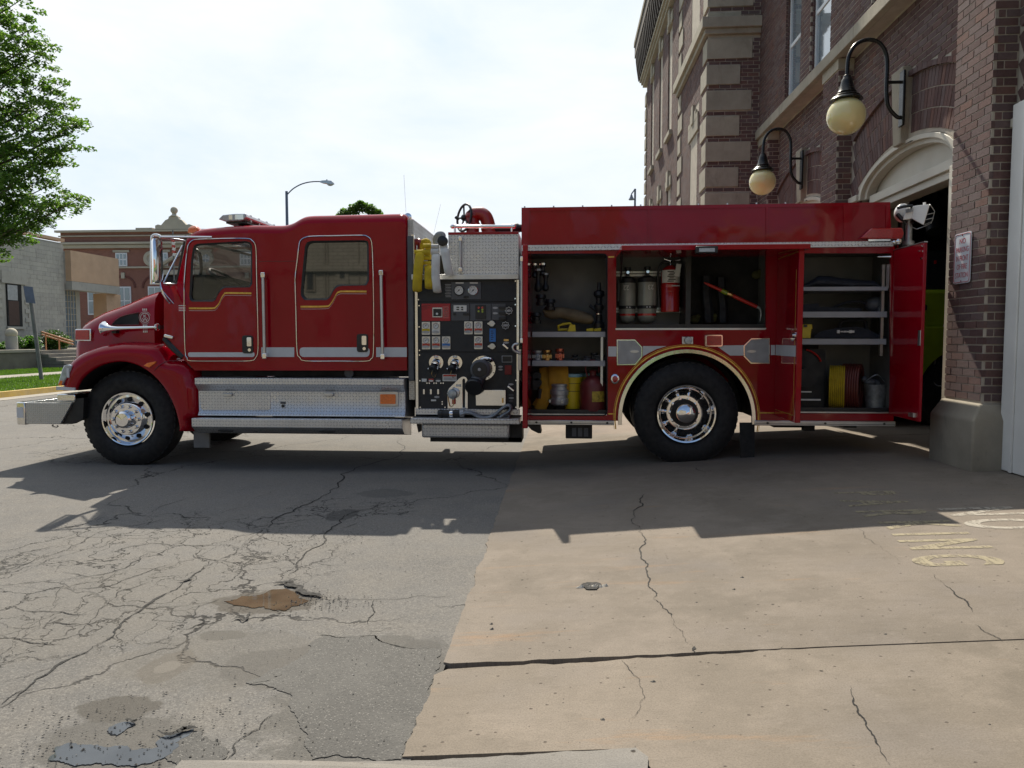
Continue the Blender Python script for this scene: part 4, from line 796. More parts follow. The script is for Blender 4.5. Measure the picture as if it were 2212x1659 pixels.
# tread-plate side box and running step under the cab
REF[:] = [640, 850]
def crossbox(name, prof, xl, xr_, m, parent=G, **k):
    """prof: (y depth, picture height at that depth) going round; swept between two picture columns taken at the main face"""
    XL, XR = T(xl, 0)[0], T(xr_, 0)[0]; P = [(y, T(600, v, y)[1]) for y, v in prof]; return part(name, MB().loft([[(XL, y, z) for y, z in P], [(XR, y, z) for y, z in P]]), m, parent, **k)
xl, xr2 = cS(175, 0)[0], cS(2057, 0)[0]
def sv(v): return cS(0, v)[1]
sb = crossbox('side_locker', [(YF - .075, sv(298)), (YF - .075, sv(355)), (YF, sv(415)), (YF, sv(600)), (YF - .03, sv(640)), (YF + .5, sv(640)), (YF + .5, sv(285)), (YF + .1, sv(284))], xl, xr2, M['tread'], bevel=.004)
st = crossbox('running_step', [(YF - .165, sv(668)), (YF - .165, sv(745)), (YF - .06, sv(800)), (YF + .3, sv(800)), (YF + .3, sv(642)), (YF - .155, sv(665))], xl, xr2, M['tread'], bevel=.006)
for a, b, c_, d_ in ((165, 833, 415, 584), (836, 2060, 415, 600)): pass
part('locker_door', MB().plate(soft([T(*cS(200, 430)), T(*cS(833, 430)), T(*cS(833, 584)), T(*cS(200, 584))][::-1], .03), (), YF - .005, YF), M['tread'], sb, bevel=.002)
for x, y in ((450, 446), (1367, 442)): p = T(*cS(x, y)); part('slam_latch', MB().box(p[0] - .048, p[0] + .048, YF - .03, YF - .004, p[1] - .018, p[1] + .018), M['satin'], sb, bevel=.006)
p = T(*cS(945, 519)); part('lock_label', MB().box(p[0] - .028, p[0] + .028, YF - .006, YF, p[1] - .012, p[1] + .012), M['grey'], sb); part('lock_knob', MB().lathe([(.016, -.012), (.016, 0)], (p[0], YF, p[1] - .034), 'y', 12), M['black'], sb)
al = part('amber_light', MB().plate(soft([T(*cS(1820, 417)), T(*cS(1996, 417)), T(*cS(1996, 546)), T(*cS(1820, 546))][::-1], .02), (), YF - .025, YF), M['satin'], sb, bevel=.008, label='rectangular amber warning light at the locker end')
part('lens', MB().plate(soft([T(*cS(1835, 440)), T(*cS(1975, 440)), T(*cS(1975, 528)), T(*cS(1835, 528))][::-1], .01), (), YF - .036, YF - .02), M['amber'], al, bevel=.004)
for x in (407, 1335):
    X_ = T(*cS(x, 0), YF - .11)[0]; zz = T(600, sv(772), YF - .11)[1]; part('step_light', MB().loft([[Vector((X_ + math.cos(t) * .085 * k, YF - .112, zz)) + Vector((0, .55 * -1, .0)) * 0 + Vector((0, .105 * .8, -.075 * .8)).normalized() * (math.sin(t) * .034 * k) + Vector((0, -.58, -.81)) * d for t in [i * math.pi / 10 for i in range(20)]] for d, k in ((-.01, 1), (.010, 1), (.012, .8))]), M['grey'], st, smooth=40)
part('cab_mount', MB().box(T(425, 0)[0], T(880, 0)[0], YF + .12, YF + .5, T(0, sv(284))[1], zb + .01), M['dark'], G)
part('fuel_cap', MB().lathe([(.05, -.03), (.05, 0)], (T(*cS(1520, 0))[0], YF + .11, T(*cS(0, 247))[1]), 'y', 14), M['grey'], G)
REF[:] = [1005, 700]
# ------------------------------------------------------------ pump house between cab and body
zPb = T(0, cQ(0, 1030)[1])[1]
bx_ = T(879.5, 0)[0]
part('cab_rear_locker', MB().box(bx_ + .004, T(892.5, 0)[0], YF + .05, YB - .05, .75, T(0, 471)[1]), M['tread_small'], G)
part('intake_cover', MB().box(T(881, 0)[0], T(893.6, 0)[0], YF + .0, YF + .05, .95, T(0, 508)[1]), M['grey'], G, bevel=.01)
part('hose_tray_post', MB().box(T(889, 0)[0], T(895, 0)[0], YF + .02, YF + .06, T(0, 604)[1], T(0, 505)[1]), M['polish'], G)
YP = YF + .03
pan_ = part('pump_panel', MB().box(T(896, 0)[0], T(1120.5, 0)[0], YP, YP + .5, zPb, T(0, 604)[1]), M['panel'], G)
for a, b in ((896.5, 901.8), (1116, 1120.5)): part('panel_post', MB().box(T(a, 0)[0], T(b, 0)[0], YP - .02, YP + .01, zPb, T(0, 605)[1] if a > 1000 else T(0, 628)[1]), M['polish'], G)
A = MB()
for y in (cP(0, 530)[1], cP(0, 1348)[1]): z = T(0, y)[1]; A.box(T(904, 0)[0], T(1113, 0)[0], YP - .004, YP, z - .004, z + .004)
part('panel_seam', A, M['dark'], pan_)
A = MB()
for x, y in [(218, 497), (228, 595), (230, 940), (235, 1322), (235, 1398), (1790, 480), (1793, 578), (1795, 925), (1795, 195)]: q = T(*cP(x, y)); A.lathe([(.0075, -.006), (.0075, 0)], (q[0], YP, q[1]), 'y', 8)
for x, y in [(605, 912), (605, 950), (650, 1003), (248, 1003), (1803, 1003), (1803, 565), (242, 570), (357, 610), (394, 610), (470, 610), (507, 610), (583, 610), (621, 610)]: q = T(*cQ(x, y)); A.lathe([(.0075, -.006), (.0075, 0)], (q[0], YP, q[1]), 'y', 8)
part('panel_screw', A, M['chrome'], pan_, kind='stuff')
pan = G
def pbox(name, f, x0, y0, x1, y1, m, d=.008, par=pan, bevel=.002, rad=0, **k):
    a, b = T(*f(x0, y0), YP), T(*f(x1, y1), YP); L = rect(a[0], b[0], b[1], a[1])
    if rad: L = soft(L, rad, 3)
    return part(name, MB().plate(L, (), YP - d, YP), m, par, bevel=bevel, **k)
# big gauges
gp_ = pbox('gauge_plate', cP, 760, 215, 1240, 495, M['grey'], .008)
def dial(f, x, y, r, par, tick=8, ring=M['chrome']):
    q = T(*f(x, y), YP); d = part('gauge', MB().lathe([(r, -.006), (r, -.024), (r * .90, -.028), (r * .86, -.020)], (q[0], YP, q[1]), 'y', 28, caps=False), ring, par, smooth=35)
    part('dial_face', MB().lathe([(r * .88, -.0205), (.0001, -.0205)], (q[0], YP, q[1]), 'y', 24), M['label'], d)
    A = MB()
    for k in range(tick):
        a = math.radians(225 - 270 * k / (tick - 1)); c = Vector((q[0] + math.cos(a) * r * .62, YP - .0215, q[1] + math.sin(a) * r * .62)); A.obox(c, (math.cos(a), 0, math.sin(a)), (0, 1, 0), (-math.sin(a), 0, math.cos(a)), r * .16, .001, r * .07)
    a = .8; A.obox(Vector((q[0], YP - .022, q[1])), (math.cos(a), 0, math.sin(a)), (0, 1, 0), (-math.sin(a), 0, math.cos(a)), r * .9, .001, r * .07); A.lathe([(r * .14, -.023), (r * .14, -.0205)], (q[0], YP, q[1]), 'y', 8)
    part('dial_mark', A, M['black'], d)
    return d
dial(cP, 885, 350, .052, gp_, 9, M['black']); dial(cP, 1115, 350, .052, gp_, 9)
for x in (895, 1125): pbox('name_strip', cP, x - 65, 220, x + 65, 240, M['label'], .010, gp_, 0)
for x in (975, 1000, 1030): q = T(*cP(x, 455), YP); part('test_port', MB().lathe([(.012, -.02), (.012, 0)], (q[0], YP, q[1]), 'y', 10), M['black'], gp_)
A = MB(); a, b = T(*cP(655, 240), YP), T(*cP(755, 465), YP)
for k in range(9): z = a[1] + (b[1] - a[1]) * (k + .5) / 9; A.box(a[0] + .003 * (k % 3), b[0] - .004 * (k % 2), YP - .003, YP, z - .0022, z + .0022)
part('chart_line', A, M['ltgrey'], pan)
rp = pbox('red_plate', cP, 278, 565, 745, 845, mat('red_control_plate', (.40, .015, .02), .45, 0, .08, 8), .008, label='red engraved control plate'); r2 = pbox('governor_display', cP, 455, 627, 617, 787, M['satin'], .014, rp); pbox('screen', cP, 468, 650, 605, 770, M['black'], .016, r2); q = T(*cP(533, 730), YP); part('knob', MB().lathe([(.012, -.03), (.014, 0)], (q[0], YP, q[1]), 'y', 12), M['label'], r2)
pbox('legend', cP, 622, 597, 725, 808, M['redlens'], .011, rp)
A = MB(); a, b = T(*cP(290, 590), YP), T(*cP(420, 640), YP)
for k in range(4): A.box(a[0], b[0] - .03 * (k % 2), YP - .0095, YP - .008, a[1] - k * .013 - .003, a[1] - k * .013)
for k in range(5): z = T(*cP(0, 640 + k * 32), YP)[1]; A.box(T(*cP(640, 0), YP)[0], T(*cP(708, 0), YP)[0], YP - .0125, YP - .011, z - .002, z + .002)
part('engraving', A, M['black'], rp)
g2 = pbox('switch_plate', cP, 760, 565, 1055, 840, M['grey'], .008); g2b = pbox('switch_bank', cP, 797, 592, 1010, 692, M['label'], .013, g2)
for x in (845, 920):
    for y in (615, 651): pbox('rocker_switch', cP, x, y, x + 42 - (x > 900) * 10, y + 18, M['black'], .018, g2b)
for x, y, w in ((790, 733, 45), (950, 733, 100)): pbox('toggle_guard', cP, x, y - 18, x + w, y + 20, M['black'], .02, g2, rad=.01)
g3 = pbox('switch_plate', cP, 1065, 565, 1405, 840, M['grey'], .008); g3b = pbox('level_display', cP, 1150, 588, 1320, 815, M['black'], .014, g3)
for x, y, m in ((1205, 630, M['redlens']), (1263, 630, M['redlens']), (1203, 688, M['lime']), (1265, 665, M['lime']), (1265, 695, M['lime'])): q = T(*cP(x, y), YP); part('indicator', MB().lathe([(.0115, -.018), (.0115, -.012)], (q[0], YP, q[1]), 'y', 12), m, g3b)
g4 = pbox('switch_plate', cP, 1412, 565, 1640, 830, M['grey'], .008)
for y in (633, 720, 805): pbox('pull_handle', cP, 1530, y - 20, 1645, y + 20, M['black'], .03, g4, rad=.01)
def oval(f, x, y, rx_, ry_, m=None, par=pan, d=.006, name='name_tag'):
    q = T(*f(x, y), YP); return part(name, MB().lathe([(1, -d), (1, 0)], (q[0], YP, q[1]), 'y', 16, rx_, ry_), m or M['ltgrey'], par)
for y in (633, 720): oval(cP, 1472, y, .028, .011, None, g4, .011)
def valve(f, x, y):
    q = T(*f(x, y), YP); A = MB(); L = []
    for k in range(32): a = 2 * math.pi * k / 32; r = .034 + .006 * math.cos(8 * a); L.append((q[0] + math.cos(a) * r, q[1] + math.sin(a) * r))
    v = part('valve_knob', A.plate(L, (), YP - .03, YP), M['black'], pan, bevel=.003); ring = MB().tube([(x_, YP - .031, z_) for x_, z_ in L], .003, 5, True); part('knob_rim', ring, M['label'], v, smooth=60); part('name_tag', MB().lathe([(1, -.034), (1, -.03)], (q[0], YP, q[1]), 'y', 16, .026, .013), M['ltgrey'], v)
valve(cP, 1695, 680); valve(cP, 1641, 917)
def gauge2(f, x, y, col):
    g_ = pbox('discharge_gauge', f, x - 68, y - 62, x + 68, y + 146, M['satin'], .010, rad=.006)
    pbox('colour_panel', f, x - 62, y + 50, x + 62, y + 90, M[col], .012, g_, 0); dial(f, x, y, .030, g_, 7); part('name_tag', MB().lathe([(1, -.022), (1, -.012)], (T(*f(x - 6, y + 104), YP)[0], YP, T(*f(x, y + 104), YP)[1]), 'y', 16, .039, .014), M['ltgrey'], g_, smooth=40)
for x, y, c in ((350, 922, 'yellow'), (512, 922, 'label'), (1037, 915, 'redlens'), (1197, 915, 'redlens'), (352, 1158, 'exred'), (514, 1158, 'exred'), (677, 1158, 'blue'), (1198, 1155, 'exred')): gauge2(cP, x, y, c)
for x, y in ((1418, 888), (1424, 1255)):
    q = T(*cP(x, y), YP); part('drain_knob', MB().lathe([(.034, -.02), (.030, -.035), (.0001, -.036)], (q[0], YP, q[1]), 'y', 20).lathe([(1, -.040), (1, -.034)], (q[0] - .005, YP, q[1]), 'y', 16, .042, .015), M['satin'], pan, smooth=40)
b_ = pbox('blue_legend', cP, 1377, 968, 1480, 1182, M['blue'], .008, rad=.004)
A = MB()
for k in range(5): z = T(*cP(0, 1010 + k * 33), YP)[1]; A.box(T(*cP(1398, 0), YP)[0], T(*cP(1398 + 30 + 14 * (k % 2), 0), YP)[0], YP - .0095, YP - .008, z - .004, z + .004)
part('legend_line', A, M['black'], b_)
pbox('name_tag', cP, 1608, 1138, 1690, 1172, M['brass'], .008); oval(cP, 1648, 1196, .03, .011); A = MB().obox(Vector((T(*cP(1640, 1258), YP)[0], YP - .02, T(*cP(0, 1258), YP)[1])), Vector((.75, 0, -.66)), (0, 1, 0), Vector((.66, 0, .75)), .075, .02, .024); part('flip_handle', A, M['chrome'], pan, bevel=.005)
# discharge outlets and the large intake
def discharge(x, y):
    q = T(*cQ(x, y), YP); k = .72; fl = part('discharge_flange', MB().lathe([(.078, -.008), (.075, -.013), (.0001, -.014)], (q[0], YP, q[1]), 'y', 36), M['polish'], pan, smooth=30)
    c = Vector((q[0] - .01, YP - .02, q[1])); ax = Vector((-.12, -.72, -.68)).normalized()
    part('outlet', along(c + Vector((.014, .014, .014)), ax, [(0, .055 * k), (.04 * k, .058 * k), (.05 * k, .066 * k), (.075 * k, .066 * k), (.085 * k, .054 * k), (.10 * k, .052 * k)], 20), M['chrome'], fl, smooth=40); part('outlet_cap', along(c + ax * .10 * k, ax, [(0, .058 * k), (.01 * k, .062 * k), (.05 * k, .062 * k), (.055 * k, .058 * k), (.058 * k, .01)], 20), M['black'], fl, smooth=40)
    for s_ in (-1, 1): part('lug', MB().ball(c + ax * .13 * k + Vector((s_ * .066 * k, 0, 0)), .010), M['chrome'], fl, smooth=60)
    t = c + ax * .14 * k; part('chain', MB().tube(cat([t, t + Vector((-.01, -.01, -.05)), t + Vector((.012, .02, -.085)), t + Vector((.03, .04, -.05))], 5), .0025, 5), M['brass'], fl); pbox('outlet_tag', cQ, x - 38, y - 112, x + 36, y - 78, M['exred'] if x < 600 else M['grey'], .017, fl); oval(cQ, x, y - 95, .024, .008, M['label'], fl, .019)
discharge(516, 272); discharge(822, 272)
q = T(*cQ(1280, 362), YP); fl = part('intake_flange', MB().lathe([(.130, -.008), (.127, -.016), (.0001, -.017)], (q[0], YP, q[1]), 'y', 48), M['polish'], pan, smooth=30, label='large bright round intake flange')
A = MB()
for k in range(10): a = k * math.pi / 5 + .2; A.lathe([(.006, -.021), (.006, -.015)], (q[0] + math.cos(a) * .118, YP, q[1] + math.sin(a) * .118), 'y', 8)
part('flange_bolt', A, M['black'], fl)
c = Vector((q[0] - .018, YP - .015, q[1] - .01)); part('intake_valve', along(c, Vector((0, -1, 0)), [(0, .098), (.06, .098), (.075, .104), (.12, .104), (.132, .088), (.136, .078)], 32), M['grey'], fl, smooth=30); part('valve_face', along(c + Vector((-.004, -.134, 0)), Vector((0, -1, 0)), [(0, .080), (.007, .076), (.009, .06), (.011, .0001)], 32), M['black'], fl, smooth=30); part('valve_hub', along(c + Vector((-.006, -.142, 0)), Vector((0, -1, 0)), [(0, .018), (.016, .015), (.018, .001)], 16), M['ltgrey'], fl, smooth=30)
part('valve_elbow', MB().tube(cat([c + Vector((-.01, -.06, -.04)), c + Vector((-.03, -.07, -.10)), c + Vector((-.05, -.10, -.15)), c + Vector((-.062, -.13, -.18))], 5), .070, 20), M['grey'], fl, smooth=50)
part('storz_cap', along(c + Vector((-.058, -.11, -.160)), Vector((-.10, -.78, -.42)).normalized(), [(0, .078), (.016, .094), (.045, .098), (.056, .090), (.063, .088), (.067, .01)], 28), M['black'], fl, smooth=35)
part('relief_valve', MB().tube([c + Vector((.0, -.05, .095)), c + Vector((.04, -.055, .112)), c + Vector((.09, -.06, .105))], .022, 12).ball(c + Vector((.10, -.06, .10)), .024), M['chrome'], fl, smooth=60); part('crank', MB().tube([c + Vector((.08, -.07, .10)), c + Vector((.11, -.10, .085))], .016, 8), M['black'], fl, smooth=60)
w_ = pbox('warning_label', cQ, 618, 463, 845, 576, M['label'], .006, rad=.004); pbox('label_band', cQ, 628, 470, 835, 500, M['exred'], .0075, w_, 0); pbox('label_text', cQ, 632, 512, 832, 560, M['ltgrey'], .0075, w_, 0)
for x, m in ((320, 'label'), (432, 'exred'), (547, 'grey')):
    pbox('name_tag', cQ, x - 40, 535, x + 40, 587, M[m], .007)
    oval(cQ, x, 570, .026, .009, M['label'], pan, .009)
for x in (317, 430, 548): v = pbox('sight_window', cQ, x - 15, 705, x + 15, 788, M['polish'], .012)
oval(cQ, 525, 832, .028, .012); pbox('name_tag', cQ, 430, 872, 513, 900, M['label'], .006)
# steamer plate with slot, large cap and chains
Lp = [(700, 1018), (700, 745), (725, 690), (890, 530), (920, 508), (960, 500), (1000, 512), (1022, 545), (1027, 585), (1027, 1018)]; slot = [(943, 1015), (943, 560), (950, 540), (962, 534), (975, 540), (984, 560), (984, 1015)]
spl = part('steamer_plate', MB().plate([T(*cQ(*p), YP) for p in Lp], [[T(*cQ(*p), YP) for p in [(943, 1005), (943, 560), (950, 540), (962, 534), (975, 540), (984, 560), (984, 1005)]]], YP - .012, YP), M['polish'], pan, bevel=.002)
pbox('name_tag', cQ, 836, 627, 920, 662, M['grey'], .016, spl); oval(cQ, 876, 645, .030, .010, M['label'], spl, .018)
q = T(*cQ(800, 772), YP); part('intake_ring', along(Vector((q[0] + .012, YP - .01, q[1] + .004)), Vector((0, -1, 0)), [(0, .054), (.03, .054), (.034, .046)], 28), M['satin'], spl, smooth=35); ic = part('intake_cap', along(Vector((q[0] - .006, YP - .04, q[1] - .004)), Vector((-.25, -1, -.08)).normalized(), [(0, .052), (.010, .053), (.022, .050), (.026, .044), (.027, .001)], 28), M['galv'], spl, smooth=35)
for a in (0, 1.57, 3.14, 4.71): part('lug', MB().box(q[0] + math.cos(a) * .056 - .009, q[0] + math.cos(a) * .056 + .009, YP - .05, YP - .015, q[1] + math.sin(a) * .056 - .009, q[1] + math.sin(a) * .056 + .009), M['satin'], spl, bevel=.004)
part('chain', MB().tube([Vector((T(*cQ(x, y), YP)[0], YP - .03, T(*cQ(x, y), YP)[1])) for x, y in ((710, 770), (715, 880), (735, 970), (765, 990), (795, 960), (805, 930), (800, 860), (790, 780))], .0035, 5), M['brass'], spl); pbox('red_handle', cQ, 775, 843, 835, 945, M['exred'], .03, spl, .006)
bl = pbox('bleeder_box', cQ, 1160, 712, 1648, 968, M['polish'], .045, pan, .004); pbox('box_latch', cQ, 1585, 840, 1612, 920, M['brass'], .06, bl)
for y in (342, 388): oval(cQ, 1557, y, .024, .0095)
pbox('info_plate', cQ, 1577, 163, 1745, 272, M['ltgrey'], .006); pbox('info_plate', cQ, 1587, 172, 1735, 262, M['black'], .008); pbox('red_tag', cQ, 1625, 318, 1735, 468, mat('dark_red_tag', (.22, .02, .015), .6), .012)
oval(cQ, 1725, 627, .028, .010); part('flip_handle', MB().obox(Vector((T(*cQ(1725, 685), YP)[0], YP - .02, T(*cQ(0, 685), YP)[1])), Vector((.8, 0, -.6)), (0, 1, 0), Vector((.6, 0, .8)), .085, .02, .022), M['chrome'], pan, bevel=.005)
pbox('name_tag', cQ, 1688, 782, 1768, 818, M['grey'], .007); oval(cQ, 1730, 848, .027, .010); oval(cQ, 1725, 898, .022, .011, M['grey'])
REF[:] = [1005, 915]
# pump operator's step
YS = YF - .14
part('step_riser', MB().box(T(898.5, 0)[0], T(1122.5, 0)[0], YF - .004, YF + .04, T(0, 896)[1], T(0, 883.7)[1]), M['tread'], G, bevel=.003)
zs1, zs0 = T(0, 904.8, YS)[1], T(0, 916.2, YS)[1]; Xs0, Xs1 = T(886.3, 0, YS)[0], T(1122.5, 0, YS)[0]
ps = part('pump_step', MB().box(Xs0, Xs1, YS, YF + .3, zs0, zs1), M['tread'], G, bevel=.006); part('step_top', MB().box(Xs0 + .01, Xs1 - .01, YS + .01, YF - .005, zs1, zs1 + .003), M['tread_top'], ps)
part('step_locker', MB().box(T(910.5, 0, YS + .05)[0], T(1100.5, 0, YS + .05)[0], YS + .05, YF + .3, T(0, 946.5, YS + .05)[1], zs0), M['tread'], G, bevel=.02)
part('step_frame', MB().box(T(930, 0)[0], T(1127, 0)[0], YS + .12, YF + .35, T(0, 952)[1] - .01, T(0, 944)[1]).box(T(1099, 0)[0], T(1128, 0)[0], YS + .12, YF + .3, T(0, 952)[1], T(0, 915)[1]).plate(TL([cQ(x, y) for x, y in ((200, 1270), (275, 1270), (275, 1385), (230, 1405))]), (), YF - .02, YF + .02), M['frame'], G)
REF[:] = [1040, 550]
# hose bed shelf, tread box, rail
part('crosslay_shelf', MB().box(T(889.5, 0)[0], T(1121, 0)[0], YF - .035, YF + .6, T(0, 604)[1], T(0, 592.5)[1]), M['satin'], G, bevel=.004)
tb = part('tread_locker', MB().box(T(969, 0)[0], T(1120, 0)[0], YF - .01, YF + .9, T(0, 592)[1], T(0, 507)[1]), M['tread'], G); part('locker_lid', MB().box(T(968.5, 0)[0], T(1120.5, 0)[0], YF - .015, YF + .9, T(0, 507)[1], T(0, 501.3)[1]), M['red'], tb, bevel=.003)
p, q = onY(*cH(988, 940), YF - .05), onY(*cH(988, 1340), YF - .05); r = part('grab_handle', MB().tube([p, q], .013, 10), M['satin'], tb, smooth=60)
for c in (p, q): part('bracket', MB().box(c.x - .018, c.x + .02, YF - .065, YF - .011, c.z - .022, c.z + .022), M['chrome'], r, bevel=.004)
part('lid_back_box', MB().box(T(905, 0)[0], T(970, 0)[0], YF + .5, YB - .3, T(0, 592)[1], T(0, 540)[1]).box(T(905, 0)[0], T(1121, 0)[0], YF + .9, YB - .1, .9, T(0, 530)[1]), M['black'], G)
p, q = onY(*cH(890, 777), YF + .05), onY(*cH(1682, 777), YF + .05); tr_ = part('top_rail', MB().tube([p, q], .017, 12), M['chrome'], G, smooth=60); part('rail_post', MB().ball(p, .025).ball(q, .025).tube([p + Vector((.02, 0, 0)), onY(*cH(920, 850), YF + .05)], .011, 8).tube([q - Vector((.02, 0, 0)), onY(*cH(1655, 850), YF + .05)], .011, 8), M['chrome'], tr_, smooth=60)
# deck gun
YG = YF + .95
def cg(x, y): return onY(*cH(x, y), YG)
A = MB().tube([cg(1150, 900), cg(1150, 820), cg(1152, 760)], .075, 18).tube([cg(1150, 790), cg(1150, 740)], .085, 18).tube(cat([cg(1155, 770), cg(1145, 690), cg(1150, 640), cg(1200, 615), cg(1270, 620), cg(1320, 660), cg(1350, 740), cg(1375, 860)], 5), .078, 18).tube([cg(1345, 780), cg(1385, 900)], .085, 18)
dg = part('deck_gun', A, M['gunred'], G, smooth=50); hw = cg(1040, 665); ay = Vector((-.75, -.6, .1)).normalized(); u = ay.orthogonal().normalized(); v = ay.cross(u)
A = MB().tube([hw + (u * math.cos(a) + v * math.sin(a)) * .155 for a in [i * math.pi / 12 for i in range(24)]], .014, 8, True)
for k in range(5): a = k * 2 * math.pi / 5; A.tube([hw, hw + (u * math.cos(a) + v * math.sin(a)) * .15], .011, 6)
A.ball(hw, .04).tube([hw, cg(1150, 700)], .02, 8).tube([cg(970, 690), cg(925, 655)], .018, 8); part('handwheel', A, M['black'], dg, smooth=60)
part('gun_gear', MB().ball(cg(1150, 640), .09, 16, 10, (1, 1, .8)), M['gunred'], dg, smooth=60)
part('gun_barrel', along(cg(1400, 815), (cg(1790, 800) - cg(1400, 815)).normalized(), [(0, .055), (.10, .045), (.12, .055), (.30, .058), (.32, .045), (.42, .042), (.44, .062), (.50, .066), (.53, .05)], 18), M['black'], dg, smooth=40)

# ------------------------------------------------------------ rear body
zt_ = T(1126.5, 448.5)[1]; zt2 = T(1922.8, 436.5)[1]
ol = TL([(1126.5, 448.5), (1922.8, 436.5), (1930, 903.5), (1640, 905.5), (1638, 903), (1631.5, 905)] )
XLb, XRb = T(1142, 0)[0], T(1930, 0)[0]
cWx, cWy = 1483.2, 902.7
aro = [(cWx + math.cos(a) * 148.5, cWy - math.sin(a) * 148.5) for a in [math.pi * i / 32 for i in range(33)]]
ari = [(cWx + math.cos(a) * 140.0, cWy - math.sin(a) * 140.0) for a in [math.pi * i / 32 for i in range(33)]]
low = TL([(1127, 543), (1930, 533), (1930, 909), (aro[0][0], 909)] + aro + [(aro[-1][0], 909), (1143, 911)])[::-1]
h1 = TL(soft([(1143.5, 550), (1311, 549), (1311, 897), (1143.5, 897)], 9)); h2 = TL([(1331, 546), (1655, 544), (1655, 711), (1331, 711)]); h3 = TL([(1728, 547), (1925, 547), (1925, 893), (1728, 893)])
bs = part('body_side', MB().plate(low, [h1, h2, h3], YF, YF + .035), M['red'], G)
up = TL([(1126.5, 448.5), (1922.8, 436.5), (1926, 521.5), (1126.5, 529.5)][::-1])
us = part('upper_side', MB().plate(up, [TL(rr_) for rr_ in ([(1143, 456), (1400, 452), (1400, 524), (1143, 526)], [(1404, 452), (1655, 448), (1655, 522), (1404, 524)], [(1659, 448), (1822, 446), (1822, 519), (1659, 521)], [(1842, 445), (1914, 444), (1914, 518), (1842, 519)])], YF + .0, YF + .03), M['red'], G)
part('upper_panel', MB().plate(TL([(1127, 449.5), (1922, 437.5), (1922, 521.5), (1127, 529.5)][::-1]), (), YF + .011, YF + .03), M['red'], us)
XLu, XRu = T(1126.5, 0)[0], T(1922.8, 0)[0]
part('upper_side', MB().plate(up, (), YB - .03, YB), M['red'], G, label='far upper side of the body'); part('upper_end', MB().box(XLu, XLu + .02, YF + .03, YB - .03, T(0, 529)[1], zt_).box(XRu - .02, XRu, YF + .03, YB - .03, T(0, 521)[1], zt2), M['red'], G)
part('hose_bed', MB().box(XLu + .02, XRu - .02, YF + .03, YB - .03, T(0, 529)[1], T(0, 500)[1]), M['black'], G)
A = MB()
for k in range(10): x = T(1133 + k * 62.5, 0)[0]; z = zt_ + (zt2 - zt_) * (x - XLu) / (XRu - XLu); A.lathe([(.008, 0), (.008, .016)], (x, YF + .015, z), 'z', 6)
part('cover_stud', A, M['satin'], us)
ts = part('treadplate_strip', MB().plate(TL([(1127, 530.5), (1926, 521), (1927, 533), (1127, 543)][::-1]), (), YF - .03, YF + .03), M['tread'], G, bevel=.002)
A = MB().box(XLb + .01, XRb, YB - .04, YB, .62, T(0, 530)[1]).box(XLb, XLb + .02, YF + .035, YB - .04, .62, T(0, 540)[1]).box(T(1930, 900)[0] + .004, T(1930, 900)[0] + .012, YF + .04, YB - .04, .75, T(0, 535)[1]); part('body_shell', A, M['red'], G)
part('body_deck', MB().box(XLb + .02, XRb - .03, YF + .7, YB - .05, 1.25, T(0, 545)[1]), M['frame'], G)
# compartments (open boxes)
def comp(name, x0, x1, y0, y1, depth, m, lip=True):
    a, b = T(x0, y0), T(x1, y1); X0_, X1_, Z1_, Z0_ = a[0] - .02, b[0] + .02, a[1] + .02, b[1] - .02; t = .012; Yb = YF + depth
    A = MB().box(X0_ - t, X0_, YF + .036, Yb, Z0_, Z1_).box(X1_, X1_ + t, YF + .036, Yb, Z0_, Z1_).box(X0_, X1_, Yb, Yb + t, Z0_, Z1_).box(X0_, X1_, YF + .036, Yb, Z1_, Z1_ + t).box(X0_, X1_, YF + .036, Yb, Z0_ - t, Z0_)
    o = part(name, A, m, G); part('sill_strip', MB().box(a[0], b[0], YF - .004, YF + .03, b[1], b[1] + .012), M['satin'], o); part('sill_lip', MB().box(a[0], b[0], YF + .05, YF + .06, b[1], b[1] + .05), M['black'], o)
    return o, X0_, X1_, Z0_, Z1_
c1, *k1 = comp('compartment', 1143.5, 1311, 550, 897, .62, M['compwall']); c2, *k2 = comp('compartment', 1331, 1655, 546, 711, .45, M['compwall']); c3, *k3 = comp('compartment', 1728, 1925, 547, 893, .62, M['compwall'])
def shelf(par, x0, x1, y0, y1, dep=.5, Yf=YF + .06): part('shelf', MB().box(T(x0, 0, Yf)[0], T(x1, 0, Yf)[0], Yf, YF + .6, T(0, y1, Yf)[1], T(0, y0, Yf)[1]), M['shelf'], par)
shelf(c1, 1150, 1309, *[cL(0, v)[1] for v in (170, 245)]); shelf(c1, 1150, 1309, *[cL(0, v)[1] for v in (585, 660)])
for a, b in ((470, 500), (665, 710), (878, 922)): shelf(c3, 1728, 1920, cR(0, a)[1], cR(0, b)[1])
A = MB()
for x in (1300, ): A.box(T(x, 0)[0], T(x + 5, 0)[0], YF + .08, YF + .11, T(0, 895)[1], T(0, 720)[1])
part('shelf_track', A, M['satin'], c1); part('shelf_track', MB().box(T(1907, 0, YF + .1)[0], T(1913, 0, YF + .1)[0], YF + .1, YF + .14, T(0, 768)[1], T(0, 575)[1]).box(T(1916, 0, YF + .1)[0], T(1922, 0, YF + .1)[0], YF + .1, YF + .14, T(0, 625)[1], T(0, 575)[1]), M['satin'], c3)
part('divider', MB().box(T(1484, 0)[0], T(1495, 0)[0], YF + .04, YF + .44, k2[2], k2[3]), M['black'], c2); part('dark_sheet', MB().box(T(1495, 0)[0], k2[1] - .002, YF + .425, YF + .44, k2[2] + .002, k2[3] - .002).box(T(1495, 0)[0], k2[1] - .003, YF + .06, YF + .43, k2[3] - .02, k2[3] - .003), M['dark'], c2)  # near-black sheets put the shade of the unlit right half into colour
